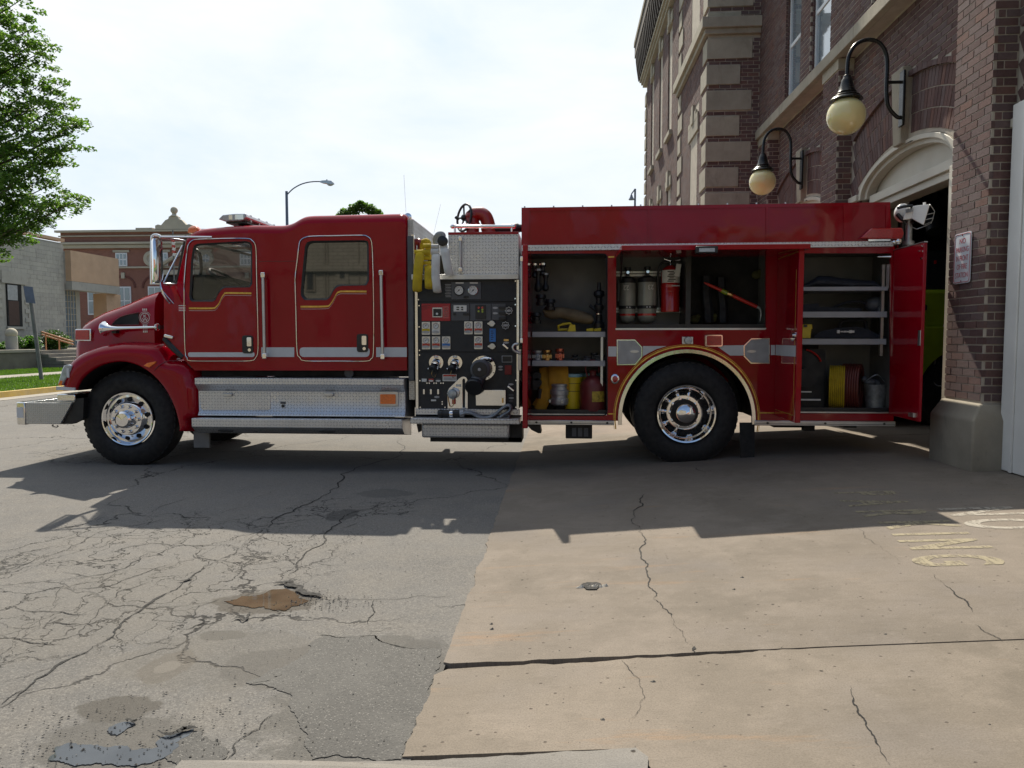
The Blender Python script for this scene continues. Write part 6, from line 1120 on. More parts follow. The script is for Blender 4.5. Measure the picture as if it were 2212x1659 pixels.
# middle compartment: air cylinders, extinguisher, hooks
Ym = YF + .30
def cm_(x, y, Y=Ym): return onY(2350 / 1.8083 + x / (3.16 * 1.8083), 950 / 1.8083 + y / (3.16 * 1.8083), Y)
def cylinder(x, y0, y1, r, num, label, xn):
    p1, p0 = cm_(x, y0), cm_(x, y1); H = p1.z - p0.z; o = part('air_cylinder', MB().lathe([(.001, 0), (r * .5, .008), (r * .85, .03), (r, .07), (r, H - .08), (r * .85, H - .035), (r * .4, H - .01), (.022, H)], p0, 'z', 28), M['cyl'], None, smooth=40); tag(o, label, 'air cylinder', 'grey air cylinders')
    part('valve', MB().lathe([(.02, H), (.02, H + .05), (.034, H + .055), (.034, H + .085), (.02, H + .09)], p0, 'z', 14), M['black'], o, smooth=40); part('gauge', MB().lathe([(.016, -.05), (.016, -.02)], p0 + Vector((0, 0, H + .03)), 'y', 10), M['chrome'], o); part('red_band', MB().lathe([(r * 1.01, H * .155), (r * 1.01, H * .20)], p0, 'z', 28), M['exred'], o, smooth=40)
    part('strap', MB().lathe([(r * 1.05, H * .30), (r * 1.05, H * .365)], p0, 'z', 28), M['black'], o, smooth=40); part('shoulder_pad', MB().lathe([(r * 1.06, H * .84), (r * 1.0, H * .93), (r * .6, H * .97)], p0, 'z', 20), M['black'], o, smooth=40)
    for k in (-.012, .018): part('buckle', MB().box(p0.x + k - .006, p0.x + k + .008, p0.y - r * 1.09, p0.y - r, p0.z + H * .315, p0.z + H * .345), M['ltgrey'], o)
    text('cylinder_number', num, .07, M['label'], o, facecam(xn, p0.y - r * 1.03, p0.z + H * .74, .9, 1) @ Matrix.Rotation(math.pi, 4, 'Z'), .0015)
    return o
cylinder(315, 400, 990, .085, '22', 'grey air cylinder numbered 22, left one in the middle compartment', cm_(300, 0).x); cylinder(558, 390, 990, .098, '23', 'grey air cylinder numbered 23, beside the red extinguisher', cm_(618, 0).x - .015)
p1, p0 = cm_(845, 275), cm_(845, 850); H = p1.z - p0.z; r = .098; ext = tag(part('fire_extinguisher', MB().lathe([(r, 0), (r * 1.02, .01), (r, .02), (r, H - .07), (r * .8, H - .03), (r * .35, H - .005), (.03, H)], p0, 'z', 32), M['exred'], None, smooth=40), 'red fire extinguisher with white label, mounted in the middle compartment', 'fire extinguisher')
part('label_band', MB().loft([[p0 + Vector((math.sin(a) * r * 1.01, -math.cos(a) * r * 1.01, z)) for a in [-1.2 + .2 * k for k in range(13)]] for z in (H * .62, H * .89)], False), M['label'], ext, smooth=60); A = MB()
for k in range(7): z = H * (.64 + .034 * k); A.box(p0.x - .045 + (k % 3) * .01, p0.x + .02 + (k % 2) * .02, p0.y - r * 1.02 - .001, p0.y - r * 1.02 + .001, p0.z + z, p0.z + z + .010)
part('label_print', A, M['black'], ext); part('strap', MB().lathe([(r * 1.04, H * .52), (r * 1.04, H * .58)], p0, 'z', 32).lathe([(r * 1.02, H * .43), (r * 1.02, H * .44)], p0, 'z', 32), M['redlens'], ext, smooth=40); part('strap_clasp', MB().box(p0.x, p0.x + .08, p0.y - r * 1.08, p0.y - r, p0.z + H * .54, p0.z + H * .565), M['ltgrey'], ext)
part('squeeze_handle', MB().tube([p0 + Vector((0, 0, H)), p0 + Vector((0, 0, H + .05)), p0 + Vector((-.07, 0, H + .07))], .017, 8).tube([p0 + Vector((.02, 0, H + .045)), p0 + Vector((.10, 0, H + .06))], .01, 6), M['chrome'], ext, smooth=50); part('discharge_hose', MB().tube(cat([p0 + Vector((-.02, -.02, H + .03)), p0 + Vector((-.10, -.03, H + .02)), p0 + Vector((-.135, -.03, H - .10)), p0 + Vector((-.13, -.03, H * .45)), p0 + Vector((-.12, -.04, .05))], 5), .012, 8), M['black'], ext, smooth=60); part('inspection_tag', MB().obox(p0 + Vector((.06, -r - .01, H * .88)), (1, 0, -.15), (0, 1, 0), (.15, 0, 1), .05, .003, .13), M['label'], ext)
tag(part('hanging_strap', MB().tube([cm_(238, 170), cm_(245, 400)], .008, 6).box(cm_(200, 0).x, cm_(225, 0).x, Ym - .04, Ym, cm_(0, 720).z, cm_(0, 480).z), M['black'], None), 'thin black strap hanging beside the left air cylinder', 'strap')
ph = thing('pike_pole', 'red pole with silver hook and green band in the middle compartment', 'pike pole', cm_(1600, 650)); a, b = cm_(1265, 485, Ym - .12), cm_(1915, 785, Ym - .12); ax = (b - a).normalized(); L = (b - a).length
part('shaft', along(a, ax, [(0, .006), (.05, .014), (.25, .019), (L, .019)], 14), mat('red_tool_paint', (.50, .03, .02), .35), ph, smooth=60); part('hook', MB().tube(cat([b, b + Vector((.03, 0, -.02)), b + Vector((.045, 0, -.07)), b + Vector((.035, 0, -.15))], 5), [.019 - .001 * k for k in range(16)], 10), M['galv'], ph, smooth=60)
part('grip_band', along(a + ax * (L * .33), ax, [(0, .024), (.075, .024)], 14), M['lime'], ph, smooth=40); part('brass_clamp', along(a + ax * (L * .44), ax, [(0, .028), (.03, .034), (.06, .026)], 14), M['brass'], ph, smooth=40)
for k, (x, y, w_, h_) in enumerate(((1915, 390, 100, 80), (1150, 940, 110, 90), (1360, 935, 80, 90))): q = cm_(x, y, Ym + .06); tag(part('glove', MB().ball(q, .05, 12, 8, (1.1, .5, .9)).ball(q + Vector((.03, 0, .03)), .03, 8, 6), mat('dull_yellow_glove' + str(k), (.06, .06, .015), .9), None, smooth=60), ('dull yellow glove in the dark, upper right by the hook', 'dull yellow glove low in the dark beside the partition', 'dull yellow glove low in the dark, second from the partition')[k], 'glove')
tag(part('turnout_coat', MB().loft([[cm_(x + dx, y, Ym + .05 + dd) for dx, dd in ((-70, 0), (-40, -.06), (30, -.07), (70, 0), (30, .04), (-40, .04))] for x, y in ((1300, 400), (1290, 600), (1310, 800), (1320, 980))]).loft([[cm_(x + dx, y, Ym + .05 + dd) for dx, dd in ((-60, 0), (-40, -.06), (30, -.07), (60, 0), (30, .04), (-40, .04))] for x, y in ((1480, 420), (1480, 600), (1500, 800), (1500, 980))]), M['tarp'], None, smooth=60), 'dark folded coats standing in the unlit half of the middle compartment', 'coat')
# right compartment
Yr = YF + .25
def cr_(x, y, Y=Yr): return onY(*cR(x, y), Y)
o = MB().loft([[cr_(x, y0 + (y1 - y0) * (1 - math.cos(a)) / 2, Yr + math.sin(a) * .18) for a in [2 * math.pi * k / 14 for k in range(14)]] for x, y0, y1 in ((330, 440, 466), (370, 420, 468), (430, 380, 468), (450, 366, 468), (540, 370, 468), (640, 388, 470), (720, 395, 476), (820, 404, 468), (900, 408, 466), (945, 440, 466))]); tag(part('folded_tarp', o, M['tarp'], None, smooth=40), 'dark blue-black folded tarp on the top shelf of the right compartment', 'tarp')
tag(part('coiled_cable', MB().tube(cat([cr_(x, y) for x, y in ((350, 655), (430, 640), (560, 630), (620, 605), (700, 580), (780, 578), (850, 600), (900, 640))], 5), .014, 8).loft([[cr_(x, y0, Yr - .1), cr_(x, y0, Yr + .1), cr_(x, 663, Yr + .1), cr_(x, 663, Yr - .1)] for x, y0 in ((320, 600), (450, 590), (460, 620), (800, 630))]), M['tarp'], None, smooth=40), 'dark gear with a cable looping over it on the second shelf of the right compartment', 'cable')
tag(part('small_motor', MB().ball(cr_(905, 600), .09, 14, 8, (1.1, 1, .9)).box(cr_(915, 0).x, cr_(970, 0).x, Yr - .12, Yr, cr_(0, 662).z, cr_(0, 628).z), M['grey'], None, smooth=40), 'small grey motor unit at the right end of the second shelf', 'motor')
o = tag(part('tool_box', MB().loft([[cr_(x0, y, Yr - .12), cr_(x1, y, Yr - .12), cr_(x1, y, Yr + .14), cr_(x0, y, Yr + .14)] for y, x0, x1 in ((874, 285, 385), (800, 285, 392), (798, 285, 402), (760, 290, 398))]), M['yellow'], None, bevel=.004), 'yellow plastic tool box on the third shelf of the right compartment', 'tool box'); part('box_latch', MB().box(cr_(320, 0).x, cr_(345, 0).x, Yr - .135, Yr - .12, cr_(0, 785).z, cr_(0, 765).z), M['black'], o)
o = tag(part('tool_bag', MB().loft([[cr_(x, y0, Yr - .1), cr_(x, y0, Yr + .12), cr_(x, 870, Yr + .14), cr_(x, 870, Yr - .13)] for x, y0 in ((420, 850), (480, 815), (600, 790), (760, 780), (850, 800), (930, 840), (1000, 862))]).tube(cat([cr_(620, 800), cr_(640, 745), (cr_(720, 728)), cr_(820, 730), cr_(835, 800)], 4), .018, 8), M['tarp'], None, smooth=40), 'black rescue tool bag with white lettering on the third shelf', 'bag'); A = MB()
for k, (x, h_) in enumerate(((612, 26), (640, 12), (665, 14), (690, 12), (712, 24), (730, 18))): q = cr_(x, 820, Yr - .14); A.box(q.x - .012, q.x + .012, q.y - .004, q.y + .02, q.z - h_ * .0006, q.z + h_ * .0006)
part('bag_lettering', A, M['label'], o)
def reel(x, y, r, w, tilt, m, label, Y=Yr):
    c = cr_(x, y, Y); ax = Vector((math.cos(tilt), -math.sin(tilt), 0)); u = Vector((0, 0, 1)); v = ax.cross(u); A = MB()
    for k in range(8):
        for j in range(3): rr_ = r * (.72 + .1 * j); A.tube([c + ax * (w * (k / 7 - .5)) + (u * math.cos(a) + v * math.sin(a)) * rr_ for a in [i * math.pi / 14 for i in range(28)]], w / 15, 6, True)
    return tag(part('coiled_hose', A, m, None, smooth=60), label, 'hose reel')
reel(600, 1270, .24, .13, .35, M['yellow_hose'], 'yellow coiled hose standing in the bottom of the right compartment'); reel(720, 1265, .25, .16, .5, mat('dark_red_hose', (.11, .018, .012), .5), 'dark red coiled hose between the yellow coil and the metal bucket')
p1, p0 = cr_(905, 1245), cr_(905, 1452); H = p1.z - p0.z; bu = tag(part('bucket', MB().lathe([(.085, 0), (.098, H * .5), (.100, H * .52), (.112, H * .97), (.118, H), (.108, H), (.095, H * .5), (.08, .01), (.001, .01)], p0, 'z', 30), M['galv'], None, smooth=40), 'galvanised metal bucket at the right of the bottom shelf', 'bucket'); part('bail', MB().tube(cat([p0 + Vector((-.115, 0, H)), p0 + Vector((-.10, -.06, H + .05)), p0 + Vector((-.02, -.1, H + .10)), p0 + Vector((.11, 0, H))], 5), .005, 6), M['galv'], bu); tag(part('chain_pile', MB().ball(p0 + Vector((-.06, -.02, H + .02)), .05, 10, 8, (1.3, 1, .8)).ball(p0 + Vector((-.11, 0, H + .05)), .035, 8, 6).ball(p0 + Vector((0, 0, H + .0)), .05, 8, 6), M['grey'], None), 'dark tangled gear heaped on top of the metal bucket', 'gear')
o = tag(part('generator', MB().box(cr_(298, 0).x, cr_(520, 0).x, Yr - .05, Yr + .05, cr_(0, 1440).z, cr_(0, 960).z).lathe([(.10, -.1), (.10, 0)], cr_(330, 1190, Yr - .05), 'y', 24), M['frame'], None), 'black generator frame with silver bars at the left of the right compartment', 'generator'); part('bar', MB().box(cr_(293, 0).x, cr_(385, 0).x, Yr - .16, Yr - .14, cr_(0, 1302).z, cr_(0, 1293).z).box(cr_(293, 0).x, cr_(460, 0).x, Yr - .16, Yr - .14, cr_(0, 1366).z, cr_(0, 1354).z), M['label'], o); part('red_cable', MB().tube(cat([cr_(350, 965, Yr - .07), cr_(400, 985, Yr - .07), cr_(445, 1020, Yr - .07), cr_(470, 1060, Yr - .07)], 4), .011, 6), M['exred'], o, smooth=60)
# ------------------------------------------------------------ fire station
XP, XRc = 3.60, 3.80                                          # pilaster / upper wall face, recessed bay face
B = thing('fire_station', 'red-brown brick fire station with limestone quoins, arched engine doors and tall windows', 'building', (8, 10, 0))
CO, BL, JT = .0705, .205, .0115
BR = []                                                       # every brick: (centre, size, rotation about x)
def bricks(plane, at, u0, u1, z0, z1, holes=(), zof=0, clip=None, bl=BL, dep=.03, sgn=-1):
    """courses of bricks on a wall face; plane 'x' faces -X, plane 'y' faces -Y (the street)"""
    r0 = int(math.floor(z0 / CO)); r1 = int(math.ceil(z1 / CO))
    for r in range(r0, r1):
        za, zb = max(z0, r * CO + JT / 2), min(z1, (r + 1) * CO - JT / 2)
        if zb - za < .02: continue
        zc = (za + zb) / 2; spans = [(u0, u1)]
        hs = [(a, b) for a, b, c, d in holes if c < zc < d]
        if clip: hs += clip(zc)
        for a, b in hs:
            nsp = []
            for s0, s1 in spans:
                if b <= s0 or a >= s1: nsp.append((s0, s1)); continue
                if a - s0 > .03: nsp.append((s0, a))
                if s1 - b > .03: nsp.append((b, s1))
            spans = nsp
        for s0, s1 in spans:
            k = math.floor((s0 - (bl / 2 if r % 2 else 0)) / bl) * bl + (bl / 2 if r % 2 else 0)
            while k < s1:
                a, b = max(s0, k), min(s1, k + bl)
                a2 = a if a == s0 else a + JT / 2; b2 = b if b == s1 else b - JT / 2
                if b2 - a2 > .025:
                    j = rnd.uniform(-.0018, .0018); uc, us = (a2 + b2) / 2, b2 - a2
                    BR.append(((at + dep / 2 + j, uc, zc), (dep, us, zb - za), 0) if plane == 'x' else ((uc, at + dep / 2 + j, zc), (us, dep, zb - za), 0))
                k += bl
YS_ = [(6.755, 7.38), (10.44, 11.04), (13.92, 14.56)]         # pilasters
BAYS = [(3.75, 6.755), (7.38, 10.44), (11.04, 13.92)]
YEND = 14.6
ZS0, ZS1 = 5.09, 5.25                                          # sill course
wall = MB()
zt_up = 9.6
GB = .12
# mortar bodies
for a, b in YS_: wall.box(XP + .006, 4.3, a + .006, b - .006, .2, ZS0)
wall.box(XP + .006, 4.3, 3.0, YEND + .3, ZS1 + .0, zt_up) if False else None
WIN = [(12.13, 12.94), (10.80, 11.66), (8.60, 9.40), (7.25, 8.08)]; WZ = (5.30, 7.02)
ys = [3.0] + sorted([v for w in WIN for v in w]) + [YEND]
prev = 3.0
for a, b in sorted(WIN): wall.box(XP + .004, 4.3, prev, a - .006, ZS0 + .01, zt_up); wall.box(XP + .006, 4.3, a - .006, b + .006, WZ[1], zt_up); wall.box(XP + .006, 4.3, a - .006, b + .006, ZS0 + .01, WZ[0]); prev = b + .006
wall.box(XP + .006, 4.3, prev, YEND + .3, ZS0 + .01, zt_up)
def arc_half(z, a=1.25, b=.44, zs=3.17):                      # the arched opening, half width at a height
    if z < zs: return a
    t = 1 - ((z - zs) / b) ** 2; return a * math.sqrt(t) if t > 0 else 0
for i, (a, b) in enumerate(BAYS):
    c = (a + b) / 2; n = 24
    P = [(c + 1.25 * math.cos(math.pi * k / n), 3.17 + .44 * math.sin(math.pi * k / n)) for k in range(n + 1)]
    wall.plate([(a, .2), (c - 1.25, .2)] + P[::-1] + [(c + 1.25, .2), (b, .2), (b, ZS0 + .02), (a, ZS0 + .02)], (), XRc + .006, 4.3, 'x')
# tower and far wing
XT, YTW, XW = 2.645, 14.6, 2.62
wall.box(XT + .006, 8, YTW + .006, 25.4, 0, 12.4)
part('wall', wall, M['mortar'], B, kind='structure', label='pale mortar body of the wall')
# brick courses
for a, b in YS_:
    bricks('x', XP, a, b, .84 if a < 7 else .6, 4.94)
    bricks('y', a, XP + .031, XRc, .84 if a < 7 else .6, 4.94)
RA, ZA = 3.47, .80                                              # brick arch band: outer radius and centre height
ARCH = []
for i, (a, b) in enumerate(BAYS):
    c = (a + b) / 2
    def clip(z, c=c):
        d = z - ZA
        if z < 3.17: return [(c - 1.6, c + 1.6)] if z > 2.9 else [(c - 1.25, c + 1.25)]
        if abs(d) < RA + .075: h = math.sqrt((RA + .075) ** 2 - d * d); return [(c - h, c + h)]
        return []
    bricks('x', XRc, a, b, .4, ZS0, (), 0, clip)
    for row in range(5):
        ro = RA - row * .205; ri = ro - .195; rm = (ro + ri) / 2; n = 48
        for k in range(-n // 2, n // 2 + 1):
            an = k * .074 / rm; y, z = c + math.sin(an) * rm, ZA + math.cos(an) * rm
            if y < a + .04 or y > b - .04 or z < 3.0: continue
            if abs(y - c) < arc_half(z - .07) - .02 and z - .07 < 3.62: continue
            if abs(y - c) < .15: continue
            BR.append(((XRc + .015 + rnd.uniform(-.002, .002), y, z), (.03, .064, ri * 0 + .195), -an))
    for k in range(-16, 17):                                     # projecting hood course
        an = k * .107 / (RA + .035) * 1.02; y, z = c + math.sin(an) * (RA + .035), ZA + math.cos(an) * (RA + .035)
        if y < a + .05 or y > b - .05 or abs(y - c) < .2: continue
        BR.append(((XRc - .012, y, z), (.05, .100, .058), -an))
hl_ = []
for a, b in WIN: hl_.append((a, b, WZ[0], WZ[1] + .28))
bricks('x', XP, 3.0, YEND, ZS1 + .005, 9.2, hl_)
for a, b in WIN: bricks('y', b, XP + .031, XP + .13, WZ[0], WZ[1], dep=-.03)
# tower front: quoins alternate with brick
Q0, QP, QH = onY(1530, 141, YTW).z, .472, .362
QZ = [Q0 + QP * k for k in range(-9, 12)]
LZ0, LZ1 = onY(1520, 72, YTW - .1).z, onY(1520, 37, YTW - .1).z
def qw(k): return (.60, .815)[k % 2]
th = [(XT, XT + qw(k + 1), z - QH, z) for k, z in enumerate(QZ)]
bricks('y', YTW, XT + .0, XP, 3.0, 9.3, th + [(XT, XP, LZ0 - .03, LZ1)])
TWE = 18.2
tw = [(YTW, YTW + (.62, .42)[(k + 1) % 2], z - QH, z) for k, z in enumerate(QZ)] + [(TWE - (.62, .42)[(k + 1) % 2], TWE, z - QH, z) for k, z in enumerate(QZ)]
LW = (15.62, 16.45, 3.2, 5.55); UW = (15.55, 16.5, 7.5, 9.9)
bricks('x', XT, YTW + .031, TWE, 3.0, 9.9, tw + [LW, UW, (YTW, TWE + .1, LZ0, LZ1), (15.5, 16.6, 5.5, 6.1)])
FW = [(19.25, 19.95), (21.1, 21.75), (23.1, 23.75)]; FZ = (6.55, 9.2)
bricks('x', XW, TWE, 25.0, 3.4, 9.55, [(a, b, FZ[0] - .1, FZ[1] + .5) for a, b in FW] + [(a, b, 3.0, 5.6) for a, b in FW])
# stone pieces
def stone(x0, x1, y0, y1, z0, z1, name='quoin', m='stone', bev=.008, label=None): return part(name, MB().box(x0, x1, y0, y1, z0, z1), M[m], B, bevel=bev, label=label)
for k, z in enumerate(QZ):
    if z < 2.8 or LZ0 - .05 < z - .1 < LZ1: continue
    if LZ0 < z < LZ1 + .1: continue
    A = MB().plate([(XT - .022, YTW - .022), (XT + qw(k + 1), YTW - .022), (XT + qw(k + 1), YTW + .03), (XT + .03, YTW + .03), (XT + .03, YTW + (.62, .42)[(k + 1) % 2]), (XT - .022, YTW + (.62, .42)[(k + 1) % 2])], (), z - QH, z, 'z'); part('quoin', A, M['stone'], B, bevel=.008)
    stone(XT - .022, XT + .03, TWE - (.62, .42)[(k + 1) % 2], TWE, z - QH, z)
    if z < 9.6: stone(XW - .03, XW + .05, 25.0, 25.45, z - QH, z)
stone(XT - .13, XP - .0, YTW - .13, YTW + .03, LZ0 + .10, LZ1, 'ledge'); stone(XT - .07, XP - .0, YTW - .07, YTW + .03, LZ0, LZ0 + .10, 'ledge'); stone(XT - .13, XT + .03, YTW + .03, TWE + .1, LZ0 + .10, LZ1, 'ledge'); stone(XT - .07, XT + .03, YTW + .03, TWE + .06, LZ0, LZ0 + .10, 'ledge')
y = YEND - .02
for k in range(7): stone(XP - .065, XP + .03, y - 1.6, y - .004, ZS0, ZS1, 'sill_course'); y -= 1.6
for a, b in YS_: part('pilaster_cap', MB().box(XP - .012, XRc - .0, a - .012, b + .012 if b < 14 else b, 4.945, ZS0 - .002), M['stone'], B, bevel=.006)
# windows
def window(y0, y1, z0, z1, X, arched=False):
    f = MB(); t = .055; f.box(X, X + .05, y0, y0 + t, z0, z1).box(X, X + .05, y1 - t, y1, z0, z1).box(X, X + .05, y0 + t, y1 - t, z0, z0 + t).box(X, X + .05, y0 + t, y1 - t, z1 - t, z1).box(X + .01, X + .05, y0 + t, y1 - t, (z0 + z1) / 2 - .03, (z0 + z1) / 2 + .03)
    w = part('window', f, M['frame_w'], B, bevel=.006); part('pane', MB().box(X + .025, X + .035, y0 + t, y1 - t, z0 + t, (z0 + z1) / 2 - .03), M['winglass'], w); part('pane', MB().box(X + .020, X + .030, y0 + t, y1 - t, (z0 + z1) / 2 + .03, z1 - t), M['winglass'], w)
    return w
for a, b in WIN: window(a, b, WZ[0], WZ[1], XP + .06); stone(XP - .05, XP + .2, a - .12, b + .12, WZ[1], WZ[1] + .28, 'lintel')
for a, b, c, d in (LW, UW): window(a, b, c, d, XT + .09)
stone(XT - .03, XT + .1, 15.45, 16.62, 5.55, 5.80, 'lintel')
for k in range(5): yy = 15.47 + k * .232; h = (.12, .22, .38, .22, .12)[k]; stone(XT - (.05 if k == 2 else .03), XT + .05, yy, yy + .226, 5.804, 5.80 + h, 'lintel_stone')
stone(XT - .06, XT + .1, 15.5, 16.6, 7.38, 7.5, 'window_sill')
for a, b in FW:
    window(a, b, FZ[0], FZ[1], XW + .09); stone(XW - .08, XW + .1, a - .15, b + .15, FZ[0] - .12, FZ[0], 'window_sill')
    for k in range(3): w_ = (b - a + .3) / 3; stone(XW - (.06 if k == 1 else .03), XW + .06, a - .15 + k * w_, a - .15 + (k + 1) * w_ - .006, FZ[1], FZ[1] + (.24, .42, .24)[k], 'lintel_stone')
    window(a, b, 3.3, 5.2, XW + .09)
    for k in range(3): w_ = (b - a + .3) / 3; stone(XW - (.06 if k == 1 else .03), XW + .06, a - .15 + k * w_, a - .15 + (k + 1) * w_ - .006, 5.2, 5.2 + (.24, .42, .24)[k], 'lintel_stone')
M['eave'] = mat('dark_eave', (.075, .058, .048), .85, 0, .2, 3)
# cornice of the far wing: stepped stone band, then a deep dark dentil overhang
for k in range(3): stone(XW - .10 - .05 * k, XW + .1, TWE + .0, 25.5 + .04 * k, 9.62 + .09 * k, 9.70 + .09 * k, 'cornice')
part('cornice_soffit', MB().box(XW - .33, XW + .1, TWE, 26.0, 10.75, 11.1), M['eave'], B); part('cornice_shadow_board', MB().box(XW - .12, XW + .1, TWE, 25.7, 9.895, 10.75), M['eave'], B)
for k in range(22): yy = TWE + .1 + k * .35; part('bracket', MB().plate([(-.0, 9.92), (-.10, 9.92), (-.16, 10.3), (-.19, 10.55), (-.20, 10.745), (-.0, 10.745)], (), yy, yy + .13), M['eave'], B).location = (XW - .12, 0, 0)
part('roof', MB().box(XW - .36, 9, TWE, 26.0, 11.1, 11.25).box(XT - .3, 9, YTW - .3, TWE, 12.4, 12.7).box(XP, 10, 3, YEND, 9.6, 9.9), M['stone2'], B)
# door arches: white trim, fan panel, head, jambs, keystone
for i, (a, b) in enumerate(BAYS):
    c = (a + b) / 2; n = 24
    def el(ra, rb, zs=3.17, n=24): return [(c + ra * math.cos(math.pi * k / n), zs + rb * math.sin(math.pi * k / n)) for k in range(n + 1)]
    ds = part('door_surround', MB().plate(el(1.245, .435) + el(1.16, .385)[::-1], (), XRc - .02, XRc + .10, 'x').plate(el(1.17, .39) + el(1.08, .335)[::-1], (), XRc + .03, XRc + .14, 'x'), M['cream'], B, bevel=.004, label='cream arched timber surround over an engine door')
    part('fan_panel', MB().plate(el(1.13, .37), (), XRc + .15, XRc + .18, 'x'), M['cream'], ds); part('head_board', MB().box(XRc + .06, XRc + .3, c - 1.06, c + 1.06, 3.10, 3.20).box(XRc + .10, XRc + .3, c - 1.04, c + 1.04, 3.02, 3.10), M['cream'], ds, bevel=.005)
    for s_ in (-1, 1):
        part('jamb', MB().box(XRc - .0, XRc + .25, min(c + s_ * 1.25, c + s_ * 1.06), max(c + s_ * 1.25, c + s_ * 1.06), .26, 3.10) if i else MB().box(XRc - .02, XRc + .25, min(c + s_ * 1.45, c + s_ * 1.06), max(c + s_ * 1.45, c + s_ * 1.06), .26, 3.165), M['cream'], ds, bevel=.006)
        part('impost_cap', MB().box(XRc - .05, XRc + .10, min(c + s_ * 1.22, c + s_ * 1.50), max(c + s_ * 1.22, c + s_ * 1.50), 3.17, 3.25), M['cream'], ds, bevel=.01)
    part('keystone', MB().loft([[(XRc - .07, c - .10, 3.57), (XRc - .07, c + .10, 3.57), (XRc + .05, c + .10, 3.57), (XRc + .05, c - .10, 3.57)], [(XRc - .09, c - .15, 4.40), (XRc - .09, c + .15, 4.40), (XRc + .05, c + .15, 4.40), (XRc + .05, c - .15, 4.40)]]), M['stone'], B, bevel=.008)
    if i != 1:                                                   # closed sectional doors in the outer bays
        dd = part('engine_door', MB().box(XRc + .16, XRc + .2, c - 1.06, c + 1.06, .25, 3.1), M['white'], B, label='closed white engine door')
        for k in range(5): part('door_panel', MB().box(XRc + .150, XRc + .16, c - .98, c + .98, .32 + k * .55, .80 + k * .55), M['white'], dd, bevel=.006)
part('door_frame_board', MB().box(XRc - .06, XRc - .022, 5.4, 6.70, .27, 3.35), M['white'], B, bevel=.008, label='white board beside the nearest pillar'); part('frame_bead', MB().box(XRc - .075, XRc - .061, 6.50, 6.54, .27, 3.34), M['white'], B, bevel=.004)
# stone plinth of the pillars, chamfered top
for j, (a, b) in enumerate(YS_):
    zb_ = gz(XP) - .05; zc_ = .69 if j == 0 else .55; A = MB(); e = .115
    def ring(x0, x1, y0, y1, z): return [(x0, y0, z), (x1, y0, z), (x1, y1, z), (x0, y1, z)]
    A.loft([ring(XP - e, XRc - .0, a - .10, b + .03, zb_), ring(XP - e, XRc - .0, a - .10, b + .03, zc_), ring(XP - .015, XRc - .0, a - .02, b + .02, zc_ + .14)]); part('plinth', A, M['stone2'], B, bevel=.02, bseg=3)
# garage behind the open bay
A = MB(); gx0, gx1, gy0, gy1, gz1 = 4.3, 13.5, 3.0, 14.3, 3.65
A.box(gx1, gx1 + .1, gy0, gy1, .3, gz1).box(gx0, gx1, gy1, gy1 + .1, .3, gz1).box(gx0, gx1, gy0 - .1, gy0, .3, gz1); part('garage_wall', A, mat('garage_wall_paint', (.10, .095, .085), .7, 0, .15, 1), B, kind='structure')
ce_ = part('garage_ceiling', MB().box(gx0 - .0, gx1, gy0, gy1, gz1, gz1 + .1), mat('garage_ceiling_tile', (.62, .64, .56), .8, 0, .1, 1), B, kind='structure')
A = MB()
for k in range(10):
    for j in range(3): A.box(5 + k * .9, 5.6 + k * .9, 5 + j * 2.6 + (k % 2) * .8, 5.35 + j * 2.6 + (k % 2) * .8, gz1 - .04, gz1 - .002)
part('ceiling_vent', A, M['black'], B)
for y in (8.35, 9.45): part('door_track', MB().tube([(4.1, y, 3.0), (4.15, y, 3.4), (4.5, y, 3.5), (8, y, 3.55)], .03, 6), M['galv'], B)
part('hanging_hose', MB().tube(cat([(4.6, 10.2, 3.65), (4.55, 9.9, 3.3), (4.5, 9.6, 2.7)], 5), .09, 10), M['black'], B, smooth=60)
# all the bricks: the 300 that show largest as objects, the rest joined
vis = []
occl = [p for p in BR]
def score(b):
    q = seen(b[0]); 
    if q is None or not (-20 < q[0] < 2232 and -20 < q[1] < 1680): return 0
    X = b[0][0]
    if b[0][1] > YB and q[0] < 1925 and q[1] > 445: return 0
    if b[0][1] > 7.5 and 2052 < q[0] < 2212 and b[0][1] < 14: return 0
    return b[1][0] * 0 + (max(b[1][1], b[1][0] * 1.6) * b[1][2]) / q[2] ** 2 * (1 if abs(b[0][0] - XP) < .02 or b[1][0] > .05 else .8)
sc_l = sorted(range(len(BR)), key=lambda i: -score(BR[i])); topset = set(sc_l[:300])
cube = MB().box(-.5, .5, -.5, .5, -.5, .5).mesh('brick', M['brick'])
import bmesh
bmc = bmesh.new(); bmc.from_mesh(cube); bmc.to_mesh(cube); bmc.free()
for i in sc_l[:300]:
    c, s3, rx_ = BR[i]; o = bpy.data.objects.new('brick', cube); S.collection.objects.link(o); o.parent = B; o.matrix_parent_inverse = Matrix.Translation(-B.location); o.location = c; o.scale = s3; o.rotation_euler = (rx_, 0, 0)
V, F = [], []
for i, (c, s3, rx_) in enumerate(BR):
    if i in topset: continue
    q = seen(c)
    if q is None: continue
    b = len(V); co, si = math.cos(rx_), math.sin(rx_); hx, hy, hz = s3[0] / 2, s3[1] / 2, s3[2] / 2
    for k in (-1, 1):
        for (p, r) in ((-1, -1), (1, -1), (1, 1), (-1, 1)):
            y_, z_ = r * hy, k * hz; V.append((c[0] + p * hx, c[1] + y_ * co - z_ * si, c[2] + y_ * si + z_ * co))
    F += [(b + 3, b + 2, b + 1, b), (b + 4, b + 5, b + 6, b + 7), (b, b + 1, b + 5, b + 4), (b + 1, b + 2, b + 6, b + 5), (b + 2, b + 3, b + 7, b + 6), (b + 3, b, b + 4, b + 7)]
